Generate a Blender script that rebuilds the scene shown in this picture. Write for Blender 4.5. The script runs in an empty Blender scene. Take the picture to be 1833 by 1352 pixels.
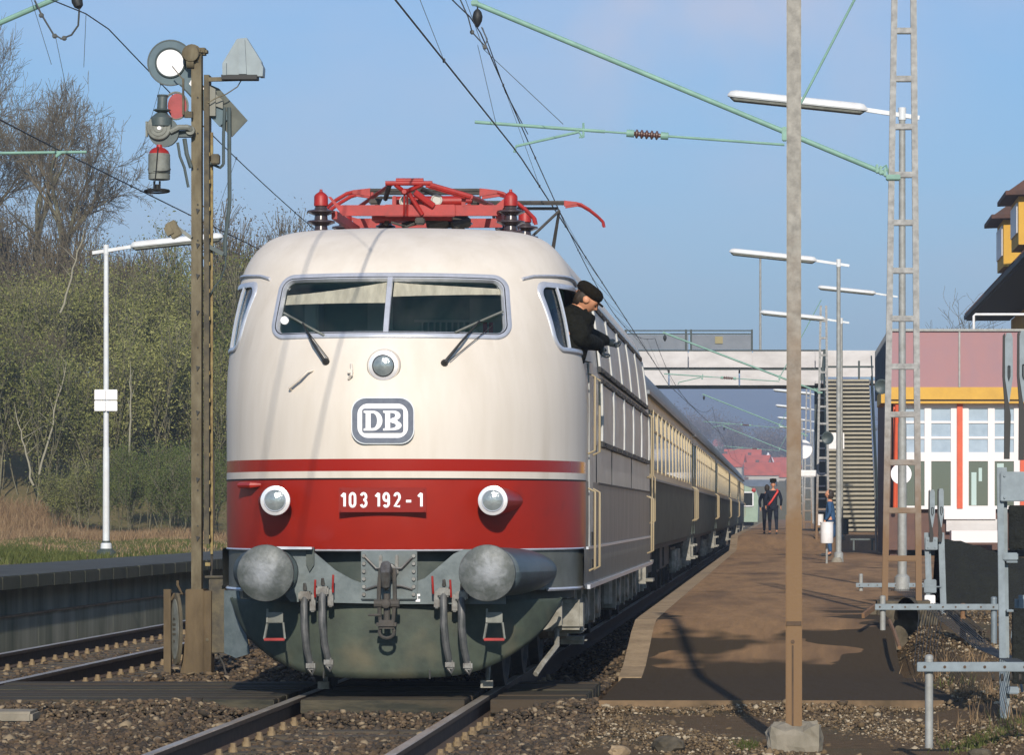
import bpy, bmesh, math, random
import numpy as np
from mathutils import Vector, Matrix, Euler
R = math.radians
scene = bpy.context.scene
C = bpy.context.scene.collection

# ------------------------------------------------------------------ camera
FPX, VX, VY, CX, CZ = 6424.0, 1395.0, 920.0, 3.18, 1.5
cam_d = bpy.data.cameras.new("camera")
cam = bpy.data.objects.new("camera", cam_d); C.objects.link(cam)
cam.location = (CX, 0, CZ); cam.rotation_euler = (R(90), 0, 0)
cam_d.sensor_width = 36.0; cam_d.lens = FPX / 1833 * 36
cam_d.shift_x = -(VX - 916.5) / 1833; cam_d.shift_y = (VY - 676) / 1833
cam_d.clip_start = 0.5; cam_d.clip_end = 12000
scene.camera = cam

def at(px, py, D):
    return Vector((CX + (px - VX) * D / FPX, D, CZ + (VY - py) * D / FPX))

# ------------------------------------------------------------------ light
SUN_EL, SUN_AZ = 25.0, 174.8
w = bpy.data.worlds.new("World"); scene.world = w; w.use_nodes = True
nt = w.node_tree; nt.nodes.clear()
wo = nt.nodes.new("ShaderNodeOutputWorld"); bg = nt.nodes.new("ShaderNodeBackground")
sky = nt.nodes.new("ShaderNodeTexSky"); sky.sky_type = 'NISHITA'; sky.sun_disc = False
sky.sun_elevation = R(SUN_EL); sky.sun_rotation = R(SUN_AZ); sky.altitude = 200
sky.air_density = 1.0; sky.dust_density = 0.6; sky.ozone_density = 3.0
tcw = nt.nodes.new("ShaderNodeTexCoord")
mp = nt.nodes.new("ShaderNodeMapping"); mp.inputs['Scale'].default_value = (3.2, 3.2, 9.0); mp.inputs['Location'].default_value = (0.62, 0.0, 0.35)
nz = nt.nodes.new("ShaderNodeTexNoise"); nz.inputs['Scale'].default_value = 1.3; nz.inputs['Detail'].default_value = 5; nz.inputs['Roughness'].default_value = 0.5
rp = nt.nodes.new("ShaderNodeValToRGB"); rp.color_ramp.elements[0].position = 0.47; rp.color_ramp.elements[1].position = 0.80
rp.color_ramp.elements[1].color = (0.75, 0.75, 0.75, 1)
mx = nt.nodes.new("ShaderNodeMix"); mx.data_type = 'RGBA'
tint = nt.nodes.new("ShaderNodeMix"); tint.data_type = 'RGBA'; tint.blend_type = 'MULTIPLY'; tint.inputs[0].default_value = 1.0
tint.inputs[7].default_value = (0.62, 0.88, 1.10, 1)
nt.links.new(tcw.outputs['Generated'], mp.inputs['Vector']); nt.links.new(mp.outputs[0], nz.inputs['Vector'])
nt.links.new(nz.outputs['Fac'], rp.inputs['Fac'])
vd = nt.nodes.new("ShaderNodeVectorMath"); vd.operation = 'DISTANCE'; vd.inputs[1].default_value = (-0.020, 0.988, 0.150); nt.links.new(tcw.outputs['Generated'], vd.inputs[0])
mrc = nt.nodes.new("ShaderNodeMapRange"); mrc.interpolation_type = 'SMOOTHSTEP'; mrc.inputs[1].default_value = 0.10; mrc.inputs[2].default_value = 0.0; mrc.inputs[4].default_value = 0.85; nt.links.new(vd.outputs['Value'], mrc.inputs[0])
nz2 = nt.nodes.new("ShaderNodeTexNoise"); nz2.inputs['Scale'].default_value = 14; nz2.inputs['Detail'].default_value = 4; nt.links.new(tcw.outputs['Generated'], nz2.inputs['Vector'])
mm = nt.nodes.new("ShaderNodeMath"); mm.operation = 'MULTIPLY'; nt.links.new(mrc.outputs[0], mm.inputs[0])
m2_ = nt.nodes.new("ShaderNodeMapRange"); m2_.inputs[1].default_value = .35; m2_.inputs[2].default_value = .6; nt.links.new(nz2.outputs['Fac'], m2_.inputs[0]); nt.links.new(m2_.outputs[0], mm.inputs[1])
mxm = nt.nodes.new("ShaderNodeMath"); mxm.operation = 'MAXIMUM'; nt.links.new(mm.outputs[0], mxm.inputs[0]); nt.links.new(rp.outputs['Color'], mxm.inputs[1]); nt.links.new(mxm.outputs[0], mx.inputs[0])
nt.links.new(sky.outputs[0], tint.inputs[6]); nt.links.new(tint.outputs[2], mx.inputs[6])
mx.inputs[7].default_value = (6.6, 6.3, 7.2, 1)
nt.links.new(mx.outputs[2], bg.inputs['Color']); bg.inputs['Strength'].default_value = 0.115
nt.links.new(bg.outputs[0], wo.inputs['Surface'])
sd = bpy.data.lights.new("sun", 'SUN'); sun = bpy.data.objects.new("sun", sd); C.objects.link(sun)
sd.energy = 5.0; sd.angle = R(0.5); sd.color = (1.0, 0.91, 0.79)
_a = R(SUN_AZ); sdir = Vector((math.sin(_a) * math.cos(R(SUN_EL)), math.cos(_a) * math.cos(R(SUN_EL)), math.sin(R(SUN_EL))))
sun.rotation_euler = (-sdir).to_track_quat('-Z', 'Y').to_euler()
scene.view_settings.view_transform = 'Standard'; scene.view_settings.look = 'None'
scene.view_settings.exposure = 0.0; scene.view_settings.gamma = 1.0

# ------------------------------------------------------------------ materials
def mat(name, col, rough=0.6, metal=0.0, col2=None, scale=6.0, bump=0.0, bscale=None, stretch=(1, 1, 1), contrast=(0.35, 0.65), spec=0.5, coat=0.0, col3=None, s3=1.0, c3=(0.5, 0.6), bdist=0.01, detail=6):
    m = bpy.data.materials.new(name); m.use_nodes = True
    n = m.node_tree; b = n.nodes["Principled BSDF"]
    b.inputs['Roughness'].default_value = rough; b.inputs['Metallic'].default_value = metal
    b.inputs['Specular IOR Level'].default_value = spec; b.inputs['Coat Weight'].default_value = coat; b.inputs['Coat Roughness'].default_value = 0.12
    c = (*col, 1)
    b.inputs['Base Color'].default_value = c
    if col2 is not None or bump:
        tc = n.nodes.new("ShaderNodeTexCoord"); mpn = n.nodes.new("ShaderNodeMapping"); mpn.inputs['Scale'].default_value = stretch
        n.links.new(tc.outputs['Object'], mpn.inputs['Vector'])
    if col2 is not None:
        t = n.nodes.new("ShaderNodeTexNoise"); t.inputs['Scale'].default_value = scale; t.inputs['Detail'].default_value = detail; t.inputs['Roughness'].default_value = 0.65 if detail < 10 else 0.8
        r = n.nodes.new("ShaderNodeValToRGB"); r.color_ramp.elements[0].position = contrast[0]; r.color_ramp.elements[1].position = contrast[1]
        r.color_ramp.elements[0].color = c; r.color_ramp.elements[1].color = (*col2, 1)
        n.links.new(mpn.outputs[0], t.inputs['Vector']); n.links.new(t.outputs['Fac'], r.inputs['Fac'])
        out = r.outputs['Color']
        if col3 is not None:
            t3 = n.nodes.new("ShaderNodeTexNoise"); t3.inputs['Scale'].default_value = s3; t3.inputs['Detail'].default_value = 4
            r3 = n.nodes.new("ShaderNodeValToRGB"); r3.color_ramp.elements[0].position = c3[0]; r3.color_ramp.elements[1].position = c3[1]
            m3 = n.nodes.new("ShaderNodeMix"); m3.data_type = 'RGBA'; m3.inputs[7].default_value = (*col3, 1)
            n.links.new(mpn.outputs[0], t3.inputs['Vector']); n.links.new(t3.outputs['Fac'], r3.inputs['Fac'])
            n.links.new(r3.outputs['Color'], m3.inputs[0]); n.links.new(out, m3.inputs[6]); out = m3.outputs[2]
        n.links.new(out, b.inputs['Base Color'])
    if bump:
        tb = n.nodes.new("ShaderNodeTexNoise"); tb.inputs['Scale'].default_value = bscale or scale * 3; tb.inputs['Detail'].default_value = 5
        bn = n.nodes.new("ShaderNodeBump"); bn.inputs['Strength'].default_value = bump; bn.inputs['Distance'].default_value = bdist
        n.links.new(mpn.outputs[0], tb.inputs['Vector']); n.links.new(tb.outputs['Fac'], bn.inputs['Height']); n.links.new(bn.outputs[0], b.inputs['Normal'])
    return m

def glassmat(name, tint=(0.55, 0.75, 0.72), refl=1.0, rough=0.03, gcol=(1, 1, 1)):
    m = bpy.data.materials.new(name); m.use_nodes = True; n = m.node_tree; n.nodes.clear()
    o = n.nodes.new("ShaderNodeOutputMaterial"); mixs = n.nodes.new("ShaderNodeMixShader")
    tr = n.nodes.new("ShaderNodeBsdfTransparent"); tr.inputs[0].default_value = (*tint, 1)
    gl = n.nodes.new("ShaderNodeBsdfGlossy"); gl.inputs['Roughness'].default_value = rough; gl.inputs[0].default_value = (*gcol, 1)
    ge = n.nodes.new("ShaderNodeNewGeometry"); dp = n.nodes.new("ShaderNodeVectorMath"); dp.operation = 'DOT_PRODUCT'; n.links.new(ge.outputs['Incoming'], dp.inputs[0]); n.links.new(ge.outputs['Normal'], dp.inputs[1])
    def mth(op, a, b=None):
        q = n.nodes.new("ShaderNodeMath"); q.operation = op
        for i, v in enumerate((a, b)):
            if v is None: continue
            if isinstance(v, (int, float)): q.inputs[i].default_value = v
            else: n.links.new(v, q.inputs[i])
        return q.outputs[0]
    sch = mth('ADD', mth('MULTIPLY', mth('POWER', mth('SUBTRACT', 1.0, mth('ABSOLUTE', dp.outputs['Value'])), 5), .95), .05 * refl)   # Schlick, same from both faces
    n.links.new(sch, mixs.inputs[0]); n.links.new(tr.outputs[0], mixs.inputs[1]); n.links.new(gl.outputs[0], mixs.inputs[2])
    n.links.new(mixs.outputs[0], o.inputs[0]); return m

M = {}
M['cream'] = mat('cream_paint', (0.655, 0.598, 0.525), 0.58, col2=(0.57, 0.51, 0.43), scale=4.0, stretch=(1, 1, 0.12), contrast=(0.4, 0.8), coat=0.0, spec=.4, col3=(0.46, 0.40, 0.32), s3=2.6, c3=(0.60, 0.86), bump=0.05, bscale=2.0)
M['cream_side'] = mat('shaded_cream_paint', (0.44, 0.45, 0.43), 0.4, col2=(0.28, 0.29, 0.275), scale=2.2, stretch=(1, 0.6, 1), contrast=(0.35, 0.75), coat=0.15)  # flank shade put into a greyer, mottled copy of the cream
M['red'] = mat('red_paint', (0.32, 0.016, 0.006), 0.42, col2=(0.26, 0.014, 0.006), scale=2.2, contrast=(0.35, 0.8), coat=0.15, col3=(0.20, 0.014, 0.008), s3=5, c3=(0.62, 0.8))
M['red_band'] = mat('glossy_red_band', (0.30, 0.014, 0.008), 0.25, coat=0.4)
M['red_side'] = mat('shaded_red_paint', (0.19, 0.172, 0.155), 0.5, col2=(0.10, 0.095, 0.085), scale=3.0, stretch=(1, 1.5, 0.3), contrast=(0.35, 0.7), coat=0.1)  # flank shade and platform reflection put into a brown-grey copy of the red
M['skirt'] = mat('grey_skirt_paint', (0.12, 0.13, 0.12), 0.5, col2=(0.08, 0.088, 0.078), scale=4)
M['silver'] = mat('louvre_metal', (0.46, 0.465, 0.46), 0.42, 0.3, col2=(0.34, 0.34, 0.32), scale=3, stretch=(1, 0.5, 1))
M['trim'] = mat('window_trim', (0.60, 0.62, 0.68), 0.3, 0.4, col2=(0.50, 0.52, 0.56), scale=12)
M['chrome'] = mat('lamp_rim', (0.82, 0.80, 0.82), 0.22, 0.45)
M['dkgrey'] = mat('dark_buffer_beam', (0.030, 0.045, 0.040), 0.6, col2=(0.055, 0.070, 0.062), scale=7, bump=0.15)
M['bluegrey'] = mat('blue_grey_beam', (0.085, 0.110, 0.115), 0.6, col2=(0.135, 0.165, 0.17), scale=9, bump=0.2, col3=(0.09, 0.10, 0.09), s3=3, c3=(0.58, 0.8))
M['apron'] = mat('dirty_green_apron', (0.055, 0.072, 0.052), 0.7, col2=(0.033, 0.043, 0.032), scale=4.5, contrast=(0.35, 0.65), bump=0.25, bscale=20, col3=(0.11, 0.10, 0.062), s3=2.4, c3=(0.5, 0.75))
M['buffer'] = mat('greasy_buffer_face', (0.075, 0.085, 0.08), 0.55, 0.2, col2=(0.16, 0.17, 0.17), scale=7, contrast=(0.45, 0.68), bump=0.35, bscale=22, col3=(0.055, 0.065, 0.06), s3=5, c3=(0.55, 0.7))
M['sleeve'] = mat('buffer_sleeve', (0.045, 0.065, 0.065), 0.5, col2=(0.07, 0.09, 0.09), scale=6)
M['cheek'] = mat('buffer_fairing', (0.065, 0.09, 0.105), 0.4, col2=(0.045, 0.062, 0.07), scale=5, stretch=(1, 1, 2))
M['black'] = mat('black_rubber', (0.012, 0.013, 0.013), 0.6)
M['underframe'] = mat('underframe', (0.035, 0.035, 0.032), 0.8, col2=(0.07, 0.06, 0.05), scale=8, bump=0.2)
M['axlebox'] = mat('axle_box', (0.30, 0.29, 0.25), 0.7, col2=(0.15, 0.14, 0.11), scale=8)
M['steel'] = mat('worn_steel', (0.22, 0.22, 0.21), 0.45, 0.7, col2=(0.12, 0.11, 0.10), scale=14)
M['hose'] = mat('hose_rubber', (0.04, 0.045, 0.045), 0.5, col2=(0.10, 0.10, 0.10), scale=9)
M['steelpale'] = mat('pale_roller', (.42, .42, .38), .5)
M['panto'] = mat('pantograph_red', (0.36, 0.014, 0.009), 0.5, col2=(0.25, 0.012, 0.009), scale=10)
M['insul'] = mat('brown_insulator', (0.045, 0.030, 0.028), 0.25, coat=0.4)
M['glass'] = glassmat('cab_glass', (0.84, 0.87, 0.85))
M['lens'] = mat('lamp_lens', (0.20, 0.24, 0.25), 0.15, 0.4, col2=(0.34, 0.37, 0.37), scale=9, bump=.3, bscale=45)
M['white'] = mat('white_paint', (0.80, 0.79, 0.80), 0.45, col2=(0.70, 0.69, 0.68), scale=5)
M['numwhite'] = mat('white_lettering', (0.85, 0.84, 0.86), 0.5)
M['logoblue'] = mat('slate_emblem', (0.085, 0.10, 0.14), 0.4, col2=(0.12, 0.14, 0.18), scale=20)
M['blind'] = mat('cream_blind', (0.60, 0.53, 0.43), 0.8, col2=(0.33, 0.29, 0.23), scale=5, stretch=(3, 1, 0.6), contrast=(.4, .8))
M['cabin'] = mat('cabin_interior', (0.19, 0.33, 0.29), 0.7, col2=(0.26, 0.42, 0.38), scale=3)
M['cabinlt'] = mat('cabin_fittings', (0.40, 0.52, 0.50), 0.6)
M['green'] = mat('catenary_green', (0.20, 0.36, 0.29), 0.6, col2=(0.15, 0.28, 0.23), scale=5)
M['wire'] = mat('copper_wire', (0.045, 0.05, 0.05), 0.6)
M['galv'] = mat('galvanised_steel', (0.33, 0.34, 0.33), 0.6, 0.15, col2=(0.23, 0.23, 0.21), scale=9, contrast=(0.35, 0.7))
M['railing'] = mat('worn_brass_rail', (0.42, 0.34, 0.21), 0.4, 0.3)
M['boxgrey'] = mat('indicator_grey', (0.24, 0.29, 0.31), 0.5, col2=(.19, .23, .25), scale=5)
M['white_pole'] = mat('pale_lamp_paint', (0.62, 0.66, 0.68), 0.5, col2=(0.55, 0.55, 0.55), scale=4)

def grad_pole(name, top, bot, z0, z1, scale=15):
    """weathered steel: rust creeping up from the ground (a stain with its own shape)"""
    m = mat(name, top, 0.7, 0.1, col2=tuple(c * 0.55 for c in top), scale=scale, contrast=(0.35, 0.68), bump=0.15)
    n = m.node_tree; b = n.nodes["Principled BSDF"]
    src = b.inputs['Base Color'].links[0].from_socket
    ge = n.nodes.new("ShaderNodeNewGeometry"); sx = n.nodes.new("ShaderNodeSeparateXYZ"); n.links.new(ge.outputs['Position'], sx.inputs[0])
    t = n.nodes.new("ShaderNodeTexNoise"); t.inputs['Scale'].default_value = 5; t.inputs['Detail'].default_value = 8
    n.links.new(ge.outputs['Position'], t.inputs['Vector'])
    ma = n.nodes.new("ShaderNodeMath"); ma.operation = 'MULTIPLY_ADD'; ma.inputs[1].default_value = (z1 - z0) * 0.9; n.links.new(t.outputs['Fac'], ma.inputs[0]); n.links.new(sx.outputs['Z'], ma.inputs[2])
    mr = n.nodes.new("ShaderNodeMapRange"); mr.inputs[1].default_value = z0 + (z1 - z0) * .45; mr.inputs[2].default_value = z1 + (z1 - z0) * .45; mr.inputs[3].default_value = 1; mr.inputs[4].default_value = 0
    n.links.new(ma.outputs[0], mr.inputs[0])
    mi = n.nodes.new("ShaderNodeMix"); mi.data_type = 'RGBA'; mi.inputs[7].default_value = (*bot, 1)
    n.links.new(mr.outputs[0], mi.inputs[0]); n.links.new(src, mi.inputs[6]); n.links.new(mi.outputs[2], b.inputs['Base Color'])
    return m
M['pole'] = grad_pole('rusting_pole', (0.33, 0.315, 0.28), (0.17, 0.098, 0.042), 1.2, 3.6)
M['lattice'] = grad_pole('rusting_lattice', (0.36, 0.36, 0.35), (0.17, 0.10, 0.048), 1.2, 2.8)
M['mast'] = mat('weathered_mast', (0.185, 0.16, 0.105), 0.85, spec=.2, col2=(0.085, 0.068, 0.042), scale=6, stretch=(1, 1, 0.4), bump=0.2)
M['pedestal'] = mat('rusty_pedestal', (0.135, 0.10, 0.058), .85, col2=(.075, .055, .032), scale=5, stretch=(1, 1, .3), bump=.3, spec=.2)
M['mastdk'] = mat('dark_mast_side', (0.05, 0.045, 0.035), 0.85, col2=(0.12, 0.10, 0.06), scale=8)
M['siggrey'] = mat('signal_grey', (0.20, 0.21, 0.185), 0.6, col2=(0.12, 0.125, 0.105), scale=9)
M['sigblue'] = mat('signal_blue_grey', (0.045, 0.085, 0.11), 0.4, col2=(0.07, 0.12, 0.14), scale=6)
M['sigred'] = mat('signal_red', (0.33, 0.035, 0.035), 0.4, col2=(0.24, 0.02, 0.02), scale=12)
M['concrete'] = mat('concrete', (0.27, 0.24, 0.19), 0.9, col2=(0.16, 0.145, 0.11), scale=5, contrast=(.35, .7), spec=.15, bump=0.3, bscale=30, stretch=(1, 1, 0.6))
M['concrete_old'] = mat('stained_concrete', (0.34, 0.345, 0.26), 0.9, col2=(0.15, 0.17, 0.125), spec=.1, scale=2.2, stretch=(0.6, 1.0, 0.22), bump=0.3, bscale=22, contrast=(0.35, 0.7), col3=(0.46, 0.45, 0.36), s3=1.2, c3=(0.5, 0.75))

# ------------------------------------------------------------------ mesh builder
class MB:
    def __init__(s): s.v = []; s.f = []; s.mi = []; s.cur = 0
    def add(s, vs, fs):
        o = len(s.v); s.v.extend([tuple(v) for v in vs]); s.f.extend([tuple(i + o for i in f) for f in fs]); s.mi.extend([s.cur] * len(fs)); return s
    def box(s, c, sz, rot=None, bev=0.0):
        hx, hy, hz = sz[0] / 2, sz[1] / 2, sz[2] / 2
        Rm = rot if isinstance(rot, Matrix) else (Euler(rot).to_matrix() if rot else None)
        if bev <= 0:
            vs = [(-hx, -hy, -hz), (hx, -hy, -hz), (hx, hy, -hz), (-hx, hy, -hz), (-hx, -hy, hz), (hx, -hy, hz), (hx, hy, hz), (-hx, hy, hz)]
            fs = [(0, 3, 2, 1), (4, 5, 6, 7), (0, 1, 5, 4), (1, 2, 6, 5), (2, 3, 7, 6), (3, 0, 4, 7)]
        else:
            b = min(bev, hx * .9, hy * .9, hz * .9); bm = bmesh.new(); bmesh.ops.create_cube(bm, size=1)
            for v in bm.verts: v.co = Vector((v.co.x * sz[0], v.co.y * sz[1], v.co.z * sz[2]))
            bmesh.ops.bevel(bm, geom=list(bm.edges), offset=b, segments=2, affect='EDGES')
            bm.verts.index_update(); vs = [v.co.copy() for v in bm.verts]; fs = [tuple(v.index for v in f.verts) for f in bm.faces]; bm.free()
        c = Vector(c)
        out = [((Rm @ Vector(v)) if Rm else Vector(v)) + c for v in vs]
        return s.add(out, fs)
    def beam(s, p0, p1, wd, ht, up=(0, 0, 1), bev=0.0):
        p0, p1 = Vector(p0), Vector(p1); d = p1 - p0; L = d.length; y = d.normalized(); u = Vector(up)
        x = y.cross(u)
        if x.length < 1e-4: x = y.cross(Vector((1, 0, 0)))
        x.normalize(); z = x.cross(y)
        return s.box((p0 + p1) / 2, (wd, L, ht), Matrix((x, y, z)).transposed(), bev)
    def ring_axes(s, d):
        d = d.normalized(); a = Vector((0, 0, 1)) if abs(d.z) < 0.9 else Vector((1, 0, 0))
        x = d.cross(a).normalized(); return x, x.cross(d)
    def cyl(s, p0, p1, r0, r1=None, n=12, caps=True):
        p0, p1 = Vector(p0), Vector(p1); r1 = r0 if r1 is None else r1; x, y = s.ring_axes(p1 - p0)
        vs = []
        for p, r in ((p0, r0), (p1, r1)):
            for i in range(n):
                a = 2 * math.pi * i / n; vs.append(p + x * (r * math.cos(a)) + y * (r * math.sin(a)))
        fs = [(i, n + i, n + (i + 1) % n, (i + 1) % n) for i in range(n)]
        if caps: fs += [tuple(range(n)), tuple(range(2 * n - 1, n - 1, -1))]
        return s.add(vs, fs)
    def tube(s, pts, r, n=8, caps=True):
        pts = [Vector(p) for p in pts]; rs = r if isinstance(r, (list, tuple)) else [r] * len(pts)
        vs = []; px = None
        for i, p in enumerate(pts):
            d = (pts[min(i + 1, len(pts) - 1)] - pts[max(i - 1, 0)]).normalized()
            if px is None: x, y = s.ring_axes(d)
            else:
                x = (px - d * px.dot(d)); x.normalize(); y = x.cross(d)
            px = x
            for k in range(n):
                a = 2 * math.pi * k / n; vs.append(p + x * (rs[i] * math.cos(a)) + y * (rs[i] * math.sin(a)))
        fs = []
        for i in range(len(pts) - 1):
            for k in range(n):
                fs.append((i * n + k, (i + 1) * n + k, (i + 1) * n + (k + 1) % n, i * n + (k + 1) % n))
        if caps: fs += [tuple(range(n)), tuple(range(len(pts) * n - 1, (len(pts) - 1) * n - 1, -1))]
        return s.add(vs, fs)
    def lathe(s, o, d, prof, n=24):
        """prof: list of (t along d, radius)"""
        o = Vector(o); d = Vector(d).normalized(); x, y = s.ring_axes(d); vs = []
        for t, r in prof:
            for k in range(n):
                a = 2 * math.pi * k / n; vs.append(o + d * t + x * (r * math.cos(a)) + y * (r * math.sin(a)))
        fs = []; m = len(prof)
        for i in range(m - 1):
            for k in range(n): fs.append((i * n + k, (i + 1) * n + k, (i + 1) * n + (k + 1) % n, i * n + (k + 1) % n))
        fs += [tuple(range(n)), tuple(range(m * n - 1, (m - 1) * n - 1, -1))]
        return s.add(vs, fs)
    def prism(s, poly, ext):
        """poly: 3D points (planar), ext: extrusion vector"""
        poly = [Vector(p) for p in poly]; e = Vector(ext); n = len(poly)
        vs = poly + [p + e for p in poly]
        return s.add(vs, [tuple(range(n)), tuple(range(2 * n - 1, n - 1, -1))] + [(i, n + i, n + (i + 1) % n, (i + 1) % n) for i in range(n)])
    def grid(s, P, closed_u=False):
        r, c = len(P), len(P[0]); vs = [p for row in P for p in row]; fs = []
        for i in range(r - 1):
            for j in range(c - 1): fs.append((i * c + j, i * c + j + 1, (i + 1) * c + j + 1, (i + 1) * c + j))
        return s.add(vs, fs)
    def build(s, name, m, parent=None, ang=35, fixn=True):
        me = bpy.data.meshes.new(name); me.from_pydata([tuple(v) for v in s.v], [], s.f)
        ms = m if isinstance(m, (list, tuple)) else [m]
        for q in ms: me.materials.append(q)
        if len(ms) > 1: me.polygons.foreach_set('material_index', s.mi)
        if fixn:
            bm = bmesh.new(); bm.from_mesh(me); bmesh.ops.recalc_face_normals(bm, faces=bm.faces); bm.to_mesh(me); bm.free()
        me.polygons.foreach_set('use_smooth', [True] * len(me.polygons)); me.set_sharp_from_angle(angle=R(ang)); me.update()
        return link(name, me, parent)

def wloc(o):
    v = Vector(o.location)
    return v + (wloc(o.parent) if o.parent else Vector((0, 0, 0)))
def link(name, me, parent=None):
    """world-coordinate mesh -> object (children are made relative to their thing's base)"""
    o = bpy.data.objects.new(name, me); C.objects.link(o)
    if parent is not None:
        me.transform(Matrix.Translation(-wloc(parent))); o.parent = parent
    return o
def tag(o, label=None, cat=None, group=None, kind=None):
    if label: o['label'] = label
    if cat: o['category'] = cat
    if group: o['group'] = group
    if kind: o['kind'] = kind
    return o
def thing(name, loc, label, cat, group=None):
    o = bpy.data.objects.new(name, None); C.objects.link(o); o.location = loc; o.empty_display_size = 0.2
    return tag(o, label, cat, group)
def copy_tree(o, loc=None, parent=None, rot=None):
    c = o.copy(); C.objects.link(c); c.parent = parent
    if loc is not None: c.location = loc
    if rot is not None: c.rotation_euler = rot
    for ch in [k for k in bpy.data.objects if k.parent == o]: copy_tree(ch, None, c)
    return c
def solo(mb, name, m, label, cat, base, group=None, ang=35):
    """a thing that is one mesh, with its origin at its base"""
    o = mb.build(name, m, None, ang); b = Vector(base); o.data.transform(Matrix.Translation(-b)); o.location = b
    return tag(o, label, cat, group)
def npmesh(name, V, F, m, k=3, smooth=False):
    """fast mesh from numpy arrays; F is (n,k)"""
    me = bpy.data.meshes.new(name); me.vertices.add(len(V)); me.vertices.foreach_set('co', np.asarray(V, dtype=np.float32).ravel())
    me.loops.add(len(F) * k); me.loops.foreach_set('vertex_index', np.asarray(F, dtype=np.int32).ravel())
    me.polygons.add(len(F)); me.polygons.foreach_set('loop_start', np.arange(0, len(F) * k, k, dtype=np.int32)); me.polygons.foreach_set('loop_total', np.full(len(F), k, dtype=np.int32))
    if smooth: me.polygons.foreach_set('use_smooth', np.ones(len(F), dtype=bool))
    me.update(calc_edges=True); me.validate()
    for q in (m if isinstance(m, (list, tuple)) else [m]): me.materials.append(q)
    return me
def text_mesh(txt, size, ext, sx=1.0, offset=0.0, align='CENTER'):
    cu = bpy.data.curves.new('t', 'FONT'); cu.body = txt; cu.size = size; cu.extrude = ext; cu.offset = offset; cu.align_x = align; cu.align_y = 'CENTER'; cu.resolution_u = 4
    o = bpy.data.objects.new('t', cu); C.objects.link(o); dg = bpy.context.evaluated_depsgraph_get(); dg.update()
    me = bpy.data.meshes.new_from_object(o.evaluated_get(dg)); bpy.data.objects.remove(o)
    me.transform(Matrix.Diagonal((sx, 1, 1, 1))); return me
def outline_mesh(loops, ext):
    cu = bpy.data.curves.new('c', 'CURVE'); cu.dimensions = '2D'; cu.fill_mode = 'BOTH'; cu.extrude = ext
    for L in loops:
        sp = cu.splines.new('POLY'); sp.points.add(len(L) - 1)
        for i, (x, y) in enumerate(L): sp.points[i].co = (x, y, 0, 1)
        sp.use_cyclic_u = True
    o = bpy.data.objects.new('c', cu); C.objects.link(o); dg = bpy.context.evaluated_depsgraph_get(); dg.update()
    me = bpy.data.meshes.new_from_object(o.evaluated_get(dg)); bpy.data.objects.remove(o); return me
def rrect(w, h, r, n=6, cx=0, cy=0):
    out = []
    for (sx, sy, a0) in ((1, 1, 0), (-1, 1, 90), (-1, -1, 180), (1, -1, 270)):
        for i in range(n + 1):
            a = R(a0 + 90 * i / n); out.append((cx + sx * (w / 2 - r) + r * math.cos(a), cy + sy * (h / 2 - r) + r * math.sin(a)))
    return out
def place_flat(me, name, m, parent, org, scale=1.0):
    """2D mesh (x,y) put upright facing the camera side (-Y) at org"""
    me.transform(Matrix.Translation(Vector(org)) @ Matrix.Rotation(R(90), 4, 'X') @ Matrix.Scale(scale, 4))
    me.materials.clear(); me.materials.append(m); return link(name, me, parent)
def smooth(a, b, x):
    t = min(1, max(0, (x - a) / (b - a))); return t * t * (3 - 2 * t)
# ================================================================== SETTING
def hz(x, y):
    z = -0.13 - 0.085 * smooth(1.62, 1.45, x)
    if x < -7.7:
        z = -0.13 + 0.85 * smooth(-7.75, -8.0, x)
        z += 5.2 * smooth(106, 150, y + (x + 20) * -1.2) * smooth(-11.5, -16, x)
        z += 0.06 * math.sin(x * 1.7 + y * .31) * smooth(-8, -10, x)
    if x > 4.4:
        z = -0.13 + (0.10 + 0.38 * smooth(30, 44, y)) * smooth(4.4, 4.75, x)
    if y > 128 and x > -7: z = max(z, -0.13 + 0.8 * smooth(4.4, 6, x))
    if y > 350: z += (y - 350) * 0.02 * smooth(350, 500, y)
    return z
xs = [-1800, -1000, -500, -250, -120, -70, -50, -40] + [-35 + i * 1.0 for i in range(27)] + [-8.6, -8.3, -8.0, -7.9, -7.75, -7.5, -7, -5, -3, -1, 0, 1, 2, 3, 4, 4.4, 4.55, 4.75, 5.2, 6, 7, 8, 10, 14, 20, 30, 50, 100, 250, 500, 1000, 1800]
ys = [-60, -20, 0, 10, 18, 22, 25, 28, 30, 32, 34, 36, 38, 40, 42, 45, 50, 55, 60, 65, 70, 75, 80, 85, 90, 95, 100] + [104 + 4 * i for i in range(18)] + [180, 200, 230, 260, 300, 350, 400, 450, 500, 600, 700, 800, 1000, 1300, 1700, 2300, 3300]
mb = MB(); mb.grid([[(x, y, hz(x, y)) for x in xs] for y in ys])
M['soil'] = mat('gravelly_soil', (0.085, 0.058, 0.032), 0.95, spec=.1, detail=12, col2=(0.15, 0.102, 0.058), scale=9, contrast=(0.35, 0.65), bump=0.8, bscale=60, bdist=0.03, col3=(0.10, 0.085, 0.05), s3=0.9, c3=(0.48, 0.7))
M['meadow'] = mat('winter_grass_ground', (0.13, 0.125, 0.05), 0.95, spec=.1, detail=12, col2=(0.22, 0.17, 0.09), scale=1.4, bump=0.6, bscale=30, bdist=0.04)
gmb = mb; nb = len(xs) - 1
gmb.mi = [1 if ((xs[i % nb] < -8.0) or ys[i // nb] > 230) else 0 for i in range(len(gmb.f))]
g = gmb.build('ground', [M['soil'], M['meadow']]); tag(g, kind='structure')

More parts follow.
